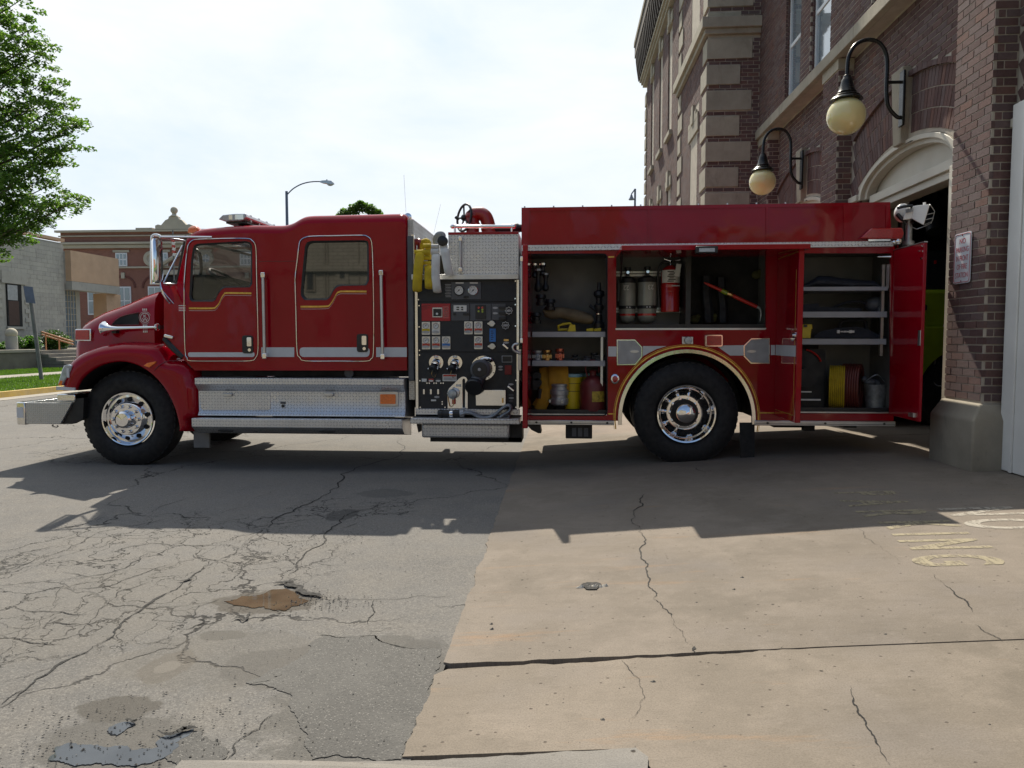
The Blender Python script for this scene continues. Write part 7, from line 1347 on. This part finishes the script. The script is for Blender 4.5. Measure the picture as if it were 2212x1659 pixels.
mb = MB(); mb.v, mb.f = V, F; o = part('brickwork', mb, M['brick'], B, kind='stuff', fix=False, label='remaining bricks of the station walls')
# wall lamps
def lamp(yc, label, first=[]):
    L = thing('wall_lamp', label, 'lamp', (XRc - .09, yc, 4.03), 'gooseneck globe lamps on the keystones', world=False)
    part('back_plate', MB().box(-.028, 0, -.055, .055, -.30, .30), M['lampblack'], L, bevel=.008); A = MB()
    A.tube(cat([(-.02, 0, -.20), (-.07, 0, -.19), (-.16, 0, -.08), (-.185, 0, .10), (-.185, 0, .36), (-.205, 0, .50), (-.28, 0, .61), (-.40, 0, .645), (-.52, 0, .60), (-.595, 0, .48), (-.61, 0, .34), (-.61, 0, .25)], 6), .022, 12)
    A.tube([(-.185, 0, .18), (-.02, 0, .18)], .018, 8); part('gooseneck', A, M['lampblack'], L, smooth=60)
    part('lamp_cap', MB().lathe([(.022, .275), (.040, .26), (.045, .235), (.058, .22), (.062, .19), (.085, .11), (.105, .08), (.098, .07), (.112, .058), (.14, .04), (.134, .032), (.16, .02), (.172, .0), (.11, -.01)], (-.61, 0, 0), 'z', 28), M['lampblack'], L, smooth=35)
    part('globe', MB().ball((-.61, 0, -.175), .205, 36, 24), M['globe'], L, smooth=80); return L
L1 = lamp(8.72, 'larger looking wall lamp with yellowish globe, on the keystone above the open engine door'); L2 = copy_tree(L1); L2.location = (XRc - .09, 12.25, 4.03); L2['label'] = 'farther wall lamp with yellowish globe, left of the larger one, by the quoined corner'
# the sign on the nearest pillar
ns = thing('no_parking_sign', 'white and red no parking sign with rounded corners on the nearest brick pillar', 'sign', (XP - .012, 7.08, 1.97)); M['signwhite'] = mat('sign_white', (.60, .62, .66), .4, 0, .05, 10, dirt=.15); M['signred'] = mat('sign_red', (.42, .05, .07), .5)
zc0 = (onX(2080, 503, XP - .01).z + onX(2080, 612, XP - .01).z) / 2; y0, y1 = onX(2098, 560, XP - .01).y, onX(2062, 560, XP - .01).y; yc, hw_, hh_ = (y0 + y1) / 2, abs(y1 - y0) / 2, abs(onX(2080, 503, XP - .01).z - onX(2080, 612, XP - .01).z) / 2
part('plate', MB().plate(soft([(yc - hw_, zc0 - hh_), (yc + hw_, zc0 - hh_), (yc + hw_, zc0 + hh_), (yc - hw_, zc0 + hh_)], .035), (), XP - .016, XP - .010, 'x'), M['signwhite'], ns)
bl2 = soft([(yc - hw_ + .012, zc0 - hh_ + .012), (yc + hw_ - .012, zc0 - hh_ + .012), (yc + hw_ - .012, zc0 + hh_ - .012), (yc - hw_ + .012, zc0 + hh_ - .012)], .03); part('red_border', MB().tube([(XP - .0165, a, b) for a, b in bl2], .0032, 4, True), M['signred'], ns)
for k, tx in enumerate(('NO', 'PARKING', 'IN FRONT', 'OF FIRE', 'STATION')):
    zz = zc0 + hh_ * (.66 - .335 * k); Mt = Matrix(((0, 0, -1, XP - .0168), (-1, 0, 0, yc), (0, 1, 0, zz), (0, 0, 0, 1))); text('sign_line', tx, hh_ * .30, M['signred'], ns, Mt @ Matrix.Diagonal((min(1.0, hw_ * 1.72 / (len(tx) * hh_ * .30 * .68)), 1, 1, 1)), .0005)
for z in (zc0 + hh_ * .9, zc0 - hh_ * .9): part('bolt', MB().lathe([(.008, -.004), (.008, 0)], (XP - .016, yc, z), 'x', 8), M['chrome'], ns)
# the lime truck inside
lt = thing('lime_truck', 'lime yellow fire truck parked inside the station, seen behind the open compartment door', 'fire truck', (5.6, 10.3, .3)); Yl = 9.7
def tl(x, y): return onY(x, y, Yl)
xl0, xl1 = tl(1985, 0).x, tl(2100, 0).x + 2.5; zl1, zl0 = tl(0, 625).z, tl(0, 745).z
part('body', MB().box(xl0 - .15, xl1, Yl, Yl + 2.2, tl(2000, 710).z, tl(2000, 625).z), M['lime'], lt, bevel=.05, bseg=3)
q = tl(2080, 850); A = MB(); n = 20; arc_ = [(q.x + math.cos(math.pi * k / n) * .56, q.z + math.sin(math.pi * k / n) * .56) for k in range(n + 1)]
part('fender', MB().plate([(xl0 - .2, q.z), (xl0 - .2, tl(2000, 706).z), (xl1, tl(2000, 706).z), (xl1, q.z)] + arc_, (), Yl - .06, Yl + .5), M['lime'], lt, bevel=.03); part('wheel', MB().lathe([(.3, .0), (.5, -.02), (.55, .05), (.55, .25), (.3, .28)], (q.x, Yl, q.z), 'y', 32), M['rubber'], lt, smooth=35); part('wheel_rim', MB().lathe([(.3, .02), (.26, .06), (.1, .08), (.08, .0), (.001, .0)], (q.x, Yl, q.z), 'y', 24), M['satin'], lt, smooth=35)
part('badge', MB().box(tl(2000, 0).x, tl(2012, 0).x, Yl - .012, Yl, tl(0, 674).z, tl(0, 667).z).box(tl(2014, 0).x, tl(2024, 0).x, Yl - .012, Yl, tl(0, 675).z, tl(0, 665).z).box(xl0, tl(2028, 0).x, Yl - .01, Yl, tl(0, 712).z, tl(0, 709).z), M['black'], lt); part('cab', MB().box(xl0 + .25, xl1, Yl + .1, Yl + 2.1, tl(2000, 625).z, tl(2000, 540).z), M['black'], lt); part('running_light', MB().box(tl(2037, 0).x, tl(2041, 0).x, Yl - .02, Yl, tl(0, 584).z, tl(0, 577).z), M['redlens'], lt)
(part('hanging_cord', MB().tube(cat([tl(2040, 700), tl(2025, 760), tl(2014, 810), tl(2020, 830), tl(2036, 835)], 5), .010, 6), M['ltgrey'], lt, smooth=60))
# ------------------------------------------------------------ across the street
ZL = .12
def bx(name, x0, x1, y0, y1, z0, z1, m, par=None, bev=0, **k): return part(name, MB().box(x0, x1, y0, y1, z0, z1), m, par, bevel=bev, **k)
kb = MB(); XC = -13.1
kb.loft([[(XC + .02, y, 0), (XC - .02, y, ZL + .02), (XC - .16, y, ZL + .02), (XC - .17, y, -.05)] for y in (-5, 10, 12, 14, 16, 18, 20, 24, 28, 31)]); o = struct(link('kerb', kb.mesh('kerb', M['kerbyellow']))); o['label'] = 'yellow painted kerb across the street'
struct(link('gutter', MB().box(XC + .02, XC + .55, -5, 31, -.02, .008).mesh('gutter', M['walk'])))
WX0 = -17.6
struct(link('lawn', MB().box(WX0, XC - .165, -5, 31, -.05, ZL).mesh('lawn', M['grassbase']))); struct(link('lawn', MB().box(-60, WX0 - 1.3, 5, 31, -.05, ZL - .003).mesh('lawn', M['grassbase'])))
sw = struct(bpy.data.objects.new('walkway', None)); S.collection.objects.link(sw)
for k in range(14): part('slab', MB().box(WX0 - 1.29, WX0 - .01, 8 + k * 1.6, 9.59 + k * 1.6, -.05, ZL + .02), M['walk'], sw, bevel=.008)
struct(link('walkway_link', MB().box(-21.9, WX0 - 1.3, 30.4, 36, -.05, ZL + .015).mesh('walkway_link', M['walk'])))
def blades(n, x0, x1, y0, y1, z, h=.07, name='grass'):
    V, F = [], []
    for _ in range(n):
        x, y = rnd.uniform(x0, x1), rnd.uniform(y0, y1); a = rnd.uniform(0, 6.28); w = .012; hh = h * rnd.uniform(.5, 1.2); b = len(V); dx, dy = math.cos(a) * w, math.sin(a) * w; lx, ly = rnd.uniform(-.03, .03), rnd.uniform(-.03, .03); V += [(x - dx, y - dy, z), (x + dx, y + dy, z), (x + lx, y + ly, z + hh)]; F.append((b, b + 1, b + 2))
    mb = MB(); mb.v, mb.f = V, F; return tag(part(name, mb, M['grass'], None, kind='stuff', fix=False), 'short green lawn grass beyond the yellow kerb' if x1 > -14 else 'short green lawn grass below the retaining wall', 'grass')
blades(30000, WX0, XC - .18, 14, 30, ZL, .06); blades(14000, -22, WX0 - 1.32, 20, 30.4, ZL, .06)
# foliage
def foliage(n, centres, r, size, zmin=None, flat=.6):
    V, F = [], []
    for _ in range(n):
        c, cr0 = rnd.choice(centres); rr_ = r * cr0
        while True:
            d = Vector((rnd.uniform(-1, 1), rnd.uniform(-1, 1), rnd.uniform(-1, 1)))
            if d.length < 1: break
        p = Vector(c) + Vector((d.x, d.y, d.z * flat)) * rr_; s_ = size * rnd.uniform(.6, 1.3); u = Vector((rnd.gauss(0, 1), rnd.gauss(0, 1), rnd.gauss(0, .5))).normalized(); w = u.cross(Vector((rnd.gauss(0, .5), rnd.gauss(0, .5), 1))).normalized(); b = len(V)
        V += [p - u * s_ * .5, p + w * s_ * .32 - u * s_ * .05, p + u * s_ * .55 + Vector((0, 0, -.15 * s_)), p - w * s_ * .32 - u * s_ * .05]; F.append((b, b + 1, b + 2, b + 3))
    mb = MB(); mb.v = [tuple(v) for v in V]; mb.f = F; return mb
# maple at the left edge: trunk, limbs and layered sprays of leaves
tb_ = Vector((-18.6, 21.6, ZL)); tree = thing('maple_tree', 'leafy green maple reaching in from the left edge, between kerb and walkway', 'tree', tb_)
A = MB().tube([tb_ + Vector((0, 0, -.1)), tb_ + Vector((.05, 0, 1.5)), tb_ + Vector((-.05, .1, 4)), tb_ + Vector((0, 0, 8)), tb_ + Vector((.1, 0, 12))], [.28, .20, .16, .10, .03], 12); part('trunk', A, M['bark'], tree, smooth=60)
tips = [(203, 440, 0), (150, 470, .3), (172, 442, .2), (120, 520, 0), (60, 540, .3), (155, 365, .4), (135, 330, -.5), (181, 322, 0), (150, 345, .2), (195, 277, 0), (165, 262, .3), (188, 285, .2), (160, 235, -.2), (162, 197, .2), (150, 222, .4), (120, 190, 0), (122, 120, 0), (110, 145, .3), (105, 100, -.3), (90, 78, .3), (70, 12, 0), (50, 35, .3), (40, 55, -.3), (100, 440, 1), (60, 400, -1), (40, 480, .5), (20, 300, -1), (60, 250, 1), (90, 320, .5), (30, 150, .8), (10, 80, .5), (70, 170, -.6), (0, 520, 0), (-40, 420, 1), (-60, 250, .5), (-40, 100, 0), (10, 10, 0), (-60, -60, 0), (20, -60, 0), (-150, 300, 0), (-200, 450, 0), (-180, 120, 0), (100, 380, -.8), (120, 280, -.8), (30, 350, 1), (90, 480, .6), (0, 200, .3), (110, 235, 0), (80, 110, -.2), (140, 410, .5), (130, 460, -.5), (-20, -20, .6)]
cen = []; A = MB()
for (x, y, dy) in tips:
    tp = onY(x - 22, y - 14 - max(0, y - 430) * .35, 21.8 + dy); st_ = Vector((tb_.x + rnd.uniform(-.05, .05), tb_.y, max(2.6, tp.z - abs(tp.x - tb_.x) * .35 - rnd.uniform(.1, .5)))); L = (tp - st_).length; P = cat([st_, st_.lerp(tp, .5) + Vector((0, 0, -.08 * L * .5)), tp], 6)
    A.tube(P, [max(.012, .06 * (1 - i / len(P))) for i in range(len(P))], 5)
    for i in range(3, len(P)):
        t = i / len(P); cen.append((P[i] + Vector((rnd.uniform(-.2, .2), rnd.uniform(-.3, .3), rnd.uniform(-.1, .15))), .34 + .32 * (1 - t)))
        for _ in range(2): cen.append((P[i] + Vector((rnd.uniform(-.45, .45) * (1.2 - t), rnd.uniform(-.9, .9), rnd.uniform(-.3, .3) * (1.2 - t))), .30))
part('limb', A, M['bark'], tree, smooth=60); part('crown', foliage(46000, cen, .66, .115, flat=.45), M['leaf'], tree, kind='stuff', fix=False)
# tree behind the cab roof
t2 = thing('distant_tree', 'dark rounded tree top rising behind the cab roof', 'tree', (-13, 62, 0)); q = onY(780, 470, 62); cen = []
for (x, y, r) in ((745, 462, 1), (765, 452, 1), (782, 446, 1), (778, 440, .6), (800, 452, 1), (815, 462, .9), (735, 470, .8), (790, 480, 2), (760, 480, 2), (810, 490, 2), (780, 510, 2.5), (750, 500, 1.5)): cen.append((onY(x, y, 62), .5 * r))
part('crown', foliage(4200, cen, 1.15, .26, flat=.8), M['leaf'], t2, kind='stuff', fix=False); part('trunk', MB().tube([(q.x, 62, 0), (q.x, 62, q.z)], [.3, .15], 8), M['bark'], t2)
# block building
bb = thing('block_building', 'low grey block building with a tan fascia and covered entrance, across the street', 'building', (-26, 34, 0)); XBl = -25.0; yA, yB_ = 27.0, 36.1; zT = onX(135, 521, XBl).z
wy0, wy1 = onX(12, 600, XBl).y, onX(44, 600, XBl).y; wz1, wz0 = onX(30, 614, XBl).z, onX(30, 705, XBl).z
bx('wall', XBl + .02 - 6, XBl - .02, yA, yB_ - .02, .3, zT - .1, M['cblock'], bb, kind='structure')
bl_m = MB().box(0, 1, 0, 1, 0, 1).mesh('block', M['cblock']); nb = 0; ch = .205
for r in range(int((zT - .9) / ch)):
    z = .9 + r * ch; y = yA + 3.5 + (.2 if r % 2 else 0)
    while y < yB_ - .05:
        y2 = min(y + .40, yB_)
        if not (wy0 - .1 < y2 and y < wy1 + .1 and wz0 < z + ch and z < wz1) and y2 - y > .05:
            if nb < 298: o = bpy.data.objects.new('block', bl_m); S.collection.objects.link(o); o.parent = bb; o.matrix_parent_inverse = Matrix.Translation(-bb.location); o.location = (XBl - .03, y + .005, z + .004); o.scale = (.044 + rnd.uniform(0, .003), y2 - y - .006, ch - .006)
            else:
                if nb == 298: rest = MB()
                rest.box(XBl - .03, XBl + .02, y + .005, y2 - .005, z + .005, z + ch - .005)
            nb += 1
        y = y2
if nb > 298: part('blockwork', rest, M['cblock'], bb, kind='stuff')
bx('coping', XBl - .3, XBl + .08, yA, yB_ + .02, zT - .02, zT + .12, M['fascia'], bb)
w = bx('window', XBl - .02, XBl + .03, wy0, wy1, wz0, wz1, M['dark'], bb, label='tall dark window with a blind'); bx('blind', XBl + .03, XBl + .035, wy0 + .05, wy0 + (wy1 - wy0) * .72, wz0 + (wz1 - wz0) * .62, wz1 - .05, M['ltgrey'], w); bx('painted_reflection', XBl + .03, XBl + .034, wy0 + .08, wy0 + (wy1 - wy0) * .78, wz0 + .05, wz0 + (wz1 - wz0) * .6, mat('brown_reflection', (.06, .028, .02), .5), w); bx('sill', XBl, XBl + .1, wy0 - .1, wy1 + .1, wz0 - .12, wz0 - .01, M['cblock'], w); bx('lintel', XBl, XBl + .05, wy0 - .3, wy1 + .35, wz1 + .02, onX(30, 592, XBl).z + .1, M['cblock'], w)  # brown sheet over the lower glass is a painted reflection
# entrance canopy
XE1 = XBl + .9; yC0, yC1 = yB_ - .0, onX(256, 560, XBl + .35).y
XF = XBl + .35; zf1, zf0 = onX(200, 548, XF).z, onX(200, 611, XF).z
bx('fascia', XF - .3, XF, yC0 + .05, yC1, onX(138, 605, XF).z, onX(138, 538, XF).z, M['fascia'], bb); bx('beam', XF - .6, XF + .02, yC0 + .05, yC1, onX(138, 624, XF).z, onX(138, 605, XF).z - .01, M['cblock'], bb); bx('entrance_roof', XF - 6, XF - .3, yC0, yC1, onX(138, 610, XF).z, onX(138, 540, XF).z, M['cblock'], bb)
yc1 = onX(225, 700, XF - .3).y; bx('column', XF - 1.0, XF - .25, yc1 + .2, yc1 + 1.5, .9, onX(138, 624, XF).z, M['fascia'], bb)
sc_y0, sc_y1 = onX(141, 700, XBl - .3).y, onX(165, 700, XBl - .3).y; scr = bx('entrance_screen', XBl - .36, XBl - .30, sc_y0, sc_y1, .95, onX(150, 628, XBl - .3).z, M['winglass'], bb); A = MB()
for k in range(5): y = sc_y0 + (sc_y1 - sc_y0) * k / 4; A.box(XBl - .30, XBl - .27, y - .02, y + .02, .95, onX(150, 628, XBl - .3).z)
for k in range(9): A.box(XBl - .30, XBl - .275, sc_y0, sc_y1, 1 + k * .32, 1.03 + k * .32)
part('screen_bar', A, M['trim_far'], scr); bx('inner_wall', XBl - 2.0, XBl - .4, sc_y1 + .02, sc_y1 + .5, .9, onX(138, 624, XF).z, M['cblock'], bb)
# red brick building
YR = 48.0
def rb_(x, y): return onY(x or 300, y or 580, YR)
rbld = thing('red_brick_building', 'old red brick building with pale cornice and a ball finial, beyond the block building', 'building', (-25, 50, 0)); xa_, xb_ = rb_(133, 0).x, rb_(760, 0).x; zt_r = rb_(300, 497).z
bx('wall', xa_, xb_, YR, YR + 14, 0, zt_r, M['redwall'], rbld, kind='structure')
for y0, y1, d, m in ((501.5, 497, .25, 'trim_far'), (510.5, 508, .1, 'trim_far'), (528, 523.5, .35, 'trim_far'), (536, 529, .2, 'trim_far'), (579.5, 576, .12, 'trim_far')): bx('cornice', xa_ - d, xb_, YR - d, YR, rb_(300, y0).z, rb_(300, y1).z, M[m], rbld)
def rwin(x0, x1, y0, y1, nx, ny, label=None):
    w = bx('window', rb_(x0, 0).x, rb_(x1, 0).x, YR - .06, YR - .002, rb_(300, y1).z, rb_(300, y0).z, M['frame_w'], rbld); a, b, c, d = rb_(x0, 0).x, rb_(x1, 0).x, rb_(300, y1).z, rb_(300, y0).z; t = .09
    for i in range(nx):
        for j in range(ny): part('pane', MB().box(a + t + (b - a - t) * i / nx, a + (b - a - t) * (i + 1) / nx, YR - .075, YR - .061, c + t + (d - c - t) * j / ny, c + (d - c - t) * (j + 1) / ny), M['winglass'], w)
    return w
for x0 in (252, 340, 430, 520, 610, 700): rwin(x0 - 1, x0 + 24, 546, 575, 3, 2); bx('lintel', rb_(x0 - 6, 0).x, rb_(x0 + 29, 0).x, YR - .08, YR, rb_(300, 545).z, rb_(300, 540).z, M['trim_far'], rbld)
for x0 in (188, 253, 319, 384, 450, 520, 590): 
    rwin(x0, x0 + 29, 619, 680, 2, 2); A = MB(); c = rb_(x0 + 14.5, 622)
    part('brick_arch', A.plate([(c.x + math.cos(math.pi * k / 16) * .85, c.z + math.sin(math.pi * k / 16) * .85) for k in range(17)] + [(c.x + math.cos(math.pi * k / 16) * .72, c.z + math.sin(math.pi * k / 16) * .72) for k in range(16, -1, -1)], (), YR - .05, YR), mat('arch_brick%d' % x0, (.13, .045, .035), .9), rbld); bx('keystone', c.x - .12, c.x + .12, YR - .09, YR, c.z + .62, c.z + 1.0, M['trim_far'], rbld)
for x, y in ((327, 559), (446, 558), (560, 558)): q = rb_(x, y); part('round_window', MB().lathe([(.30, -.0), (.50, -.0), (.50, -.10), (.42, -.12), (.27, -.10), (.25, -.04)], (q.x, YR, q.z), 'y', 28), M['trim_far'], rbld, smooth=35); part('round_pane', MB().lathe([(.27, -.03), (.001, -.03)], (q.x, YR, q.z), 'y', 24), M['winglass'], rbld)
q = rb_(379, 497); P = [(-1.25, 0), (1.25, 0), (1.25, .28), (1.05, .35), (.85, .30), (.55, .62), (.35, .70), (.30, .86), (-.30, .86), (-.35, .70), (-.55, .62), (-.85, .30), (-1.05, .35), (-1.25, .28)]
cr2 = part('crest', MB().plate([(q.x + a, q.z + b) for a, b in P], (), YR - .25, YR + .1), M['trim_far'], rbld, bevel=.03); part('ball_finial', MB().lathe([(.28, .86), (.22, .92), (.12, 1.0), (.14, 1.06), (.001, 1.06)], (q.x, YR - .1, q.z), 'z', 16).ball((q.x, YR - .1, q.z + 1.26), .23), M['trim_far'], cr2, smooth=50)
bx('parapet_cap', rb_(299, 0).x, rb_(334, 0).x, YR - .2, YR + .3, zt_r, zt_r + .12, M['trim_far'], rbld)
q0, q1, q2 = rb_(345, 578), rb_(395, 548), rb_(445, 578); part('pediment', MB().tube([(q0.x, YR - .3, q0.z), (q1.x, YR - .3, q1.z), (q2.x, YR - .3, q2.z)], .14, 6).box(q0.x, q2.x, YR - .5, YR, q0.z - .5, q0.z - .2), M['trim_far'], rbld); bx('entrance', q0.x + .3, q2.x - .3, YR - .3, YR, .5, q0.z - .55, M['dark'], rbld)
fp = thing('flag', 'small red and white striped flag hanging limp before the brick building', 'flag', rb_(376, 700)); p = rb_(373, 500); part('flagpole', MB().tube([(onY(374, 520, YR - 4).x, YR - 4, 0), (onY(374, 520, YR - 4).x, YR - 4, onY(373, 497, YR - 4).z)], .04, 6), M['steel_post'], fp)
for k in range(6): q = onY(373.5 + (k % 2) * .8 + k * .5, 520 + k * 6, YR - 4); part('flag_stripe', MB().obox(q, (.94, .1, -.3), (0, 1, 0), (.3, 0, .94), .16, .10, .16), M['exred'] if k % 2 == 0 else M['label'], fp, smooth=40)
# retaining wall, steps, rail, bollard, plants
XWl = -22.3
rw = tag(bx('retaining_wall', XWl - .3, XWl, 24, 30.4, ZL - .1, .80, stonemat('retaining_concrete', (.17, .155, .13)), None, .02), 'low grey concrete retaining wall with a pale cap below the block building', 'wall'); bx('cap', XWl - .36, XWl + .05, 24, 30.42, .80, .92, M['walk'], rw, .01)
struct(link('terrace', MB().box(-40, XWl - .3, 20, 46, 0, .84).mesh('terrace', M['walk']))); struct(link('planting_bed', MB().box(XWl - 2.6, XWl - .37, 22, 30.2, .80, .90).mesh('planting_bed', mat('mulch', (.06, .04, .028), .95, 0, .4, 8, .8, 40))))
st2 = thing('entrance_steps', 'four broad pale concrete steps leading up from the walkway to the block building', 'steps', (XWl, 34, 0))
for k in range(5): bx('step', XWl - .30 - .02, XWl + .05 + .34 * (4 - k), 30.45, 38.5, ZL if k == 0 else ZL + .145 * k + .004, ZL + .145 * (k + 1), M['walk'] if False else M['curbconc'], st2, .012)
for k in range(5): bx('nosing', XWl + .05 + .34 * (4 - k) - .30, XWl + .052 + .34 * (4 - k), 30.46, 38.49, ZL + .145 * (k + 1) + .001, ZL + .145 * (k + 1) + .022, M['walk'], st2)
hr = thing('handrail', 'sloping tan handrail beside the entrance steps', 'handrail', onX(95, 760, XWl - .5)); a, b, c = onX(90, 717, XWl - .9), onX(158, 738, XWl + .6), onX(98, 762, XWl - .6)
for dz in (0, -.12): part('rail', MB().tube([a + Vector((0, 0, dz)), b + Vector((0, 0, dz))], .035, 8), M['wood'], hr, smooth=60)
for t in (.12, .55): p = a.lerp(b, t); part('rail_post', MB().tube([p, (p.x, p.y, .8 - .6 * t)], .03, 8), M['wood'], hr, smooth=60)
q = onX(26, 756, XWl - .5); bo = tag(part('stone_bollard', MB().lathe([(.22, 0), (.22, .60), (.17, .64)], (q.x, q.y, .84), 'z', 16), M['cblock'], None, smooth=40), 'pale stone post with a rounded top behind the retaining wall', 'bollard'); part('ball_top', MB().ball((q.x, q.y, .84 + .74), .23), M['trim_far'], bo, smooth=60)
for k, (x, y, w_, h_, lab) in enumerate(((50, 742, .85, .55, 'rounded green bush right of the stone post'), (12, 750, .6, .32, 'low green bush at the left edge below the dark window'), (126, 742, .95, .6, 'wide dark green bush beneath the sloping handrail'), (118, 722, .5, .8, 'taller blue-green shrub behind the wide bush, against the block wall'), (215, 685, 1.0, .5, 'pale variegated shrub under the entrance canopy'))):
    q = onX(x, y, XWl - 1.3 if k != 4 else XBl + 1.2); bsh = thing('bush', lab, 'bush', (q.x, q.y, .84), 'bushes by the block building'); z0 = .88; cen = [(Vector((q.x + rnd.uniform(-.3, .3) * w_, q.y + rnd.uniform(-.7, .7) * w_, z0 + h_ * rnd.uniform(.2, .8))), h_ * .55) for _ in range(14)]
    part('leaves', foliage(2600, cen, 1, .10, flat=.8), M['leaf_bush'] if k in (0, 1, 4) else M['leaf_dark'] if k == 3 else M['leaf'], bsh, kind='stuff', fix=False); part('stem', MB().tube([(q.x, q.y, .8), (q.x, q.y, z0 + h_ * .6)], .03, 6), M['bark'], bsh)
# leaning street sign seen from the back
a, b = onZ(90, 822, ZL), onY(62, 622, 21.6); sg = thing('street_sign', 'leaning grey metal post with a blank sign plate turned edgewise, on the lawn strip', 'sign', a); b = onY(63, 622, a.y); part('post', MB().tube([a, b], .055, 8), M['steel_post'], sg, smooth=40); c = onY(67, 637, a.y); part('sign_plate', MB().obox(c + Vector((.0, -.07, 0)), Vector((.85, .5, -.12)).normalized(), Vector((-.5, .86, 0)).normalized(), Vector((-.14, 0, 1)).normalized(), .24, .012, .50), M['bluegrey'], sg)
# street lamps
def bez(p): return cat(p, 6)
sl = thing('street_lamp', 'blue-grey street lamp with a long curved arm above the cab roof', 'street lamp', (onY(617, 0, 42).x, 42, 0)); YLm = 42
def q_(x, y): return onY(1080 / 1.8083 + x / 10, 650 / 1.8083 + y / 10, YLm)
part('pole', MB().tube([(q_(207, 0).x, YLm, 0), (q_(207, 0).x, YLm, q_(0, 540).z)], [.11, .075], 10), M['bluegrey'], sl, smooth=60); part('arm', MB().tube(bez([q_(240, 600), q_(350, 490), q_(500, 400), (q_(650, 350)), q_(800, 328), q_(950, 325)]), .035, 8), M['bluegrey'], sl, smooth=60)
part('lamp_head', MB().loft([[q_(x, y0) + Vector((0, -w_, 0)), q_(x, y0) + Vector((0, w_, 0)), q_(x, y1) + Vector((0, w_, 0)), q_(x, y1) + Vector((0, -w_, 0))] for x, y0, y1, w_ in ((940, 318, 345, .05), (1000, 312, 365, .12), (1100, 312, 380, .18), (1200, 322, 390, .16), (1245, 360, 385, .06))]), M['satin'], sl, smooth=40); part('lamp_bowl', MB().ball(q_(1160, 385), .17, 16, 8, (1.05, .9, .6)), M['clearlens'], sl, smooth=60); part('photocell', MB().tube([q_(1088, 320), q_(1088, 283)], .035, 8), M['black'], sl)
sl2 = thing('street_lamp', 'short grey lamp on a post above the rear body, left of the station', 'street lamp', (onY(1372, 0, 34).x, 34, 0)); p = onY(1372, 408, 34); part('pole', MB().tube([(p.x, 34, 0), (p.x, 34, p.z)], .045, 8), M['bluegrey'], sl2, smooth=60); part('lamp_head', MB().lathe([(.02, .12), (.05, .08), (.06, .02), (.13, -.10), (.12, -.12)], onY(1364, 426, 34), 'z', 12), M['bluegrey'], sl2, smooth=40); part('arm', MB().tube([p, onY(1364, 424, 34) + Vector((0, 0, .1)), onY(1364, 424, 34)], .03, 6), M['bluegrey'], sl2)
# the sunny side of the street behind the photographer, mirrored in glass and paint
M['lime_wall'] = wallbrick('pale_limestone_wall', (.25, .225, .185), (.21, .19, .155), (.13, .115, .09), .45); M['lime_joint'] = stonemat('limestone_joint', (.20, .17, .13))
sb2 = thing('limestone_building', 'pale limestone building behind the photographer, mirrored in the cab window', 'building', (-6, -20, 0)); bx('wall', -26, 2.5, -30, -18, 0, 9.5, M['lime_wall'], sb2, kind='structure')
M['lime_wall2'] = 0
for z in (4.4, 8.6): bx('belt_course', -26.1, 2.6, -18, -17.8, z, z + .28, M['lime_wall'], sb2)
for k in range(9):
    for z in (1.2, 5.4):
        x = -24.5 + k * 3.1
        if -14 < x < -8: continue
        w = bx('window', x, x + 1.05, -18, -17.93, z, z + 2.2, M['lime_joint'], sb2); bx('pane', x + .12, x + .93, -17.93, -17.92, z + .12, z + 2.08, M['winglass'], w)
for x in (-20.2, -13.9, -7.7, -1.5): bx('pier', x, x + .5, -18, -17.8, 0, 9.5, M['lime_wall'], sb2)
bx('roof', -26.2, 2.7, -30, -17.7, 9.5, 9.9, M['lime_wall'], sb2)
for x, w_, z, h in ((-11.75, .46, 3.5, 1.15), (-10.35, .6, 3.7, 1.05), (-11.2, .4, 1.6, 1.0)): w = bx('window', x, x + w_, -18, -17.93, z, z + h, M['lime_joint'] if w_ < .5 else M['lime_wall'], sb2); bx('pane', x + .08 + (w_ > .5) * .12, x + w_ - .08 - (w_ > .5) * .1, -17.93, -17.92, z + .08 + (w_ > .5) * .3, z + h - .08, M['dark'], w)
for x in (-10.85, -10.72, -9.3): bx('downpipe', x, x + .035, -18, -17.94, 0, 9.3, M['lime_joint'], sb2)
sb3 = thing('brick_shop', 'low brick building behind the photographer on the right', 'building', (12, -22, 0)); bx('wall', 7, 26, -34, -21, 0, 6.2, M['redwall'], sb3, kind='structure'); bx('roof', 6.9, 26.1, -34, -20.9, 6.2, 6.5, M['trim_far'], sb3)
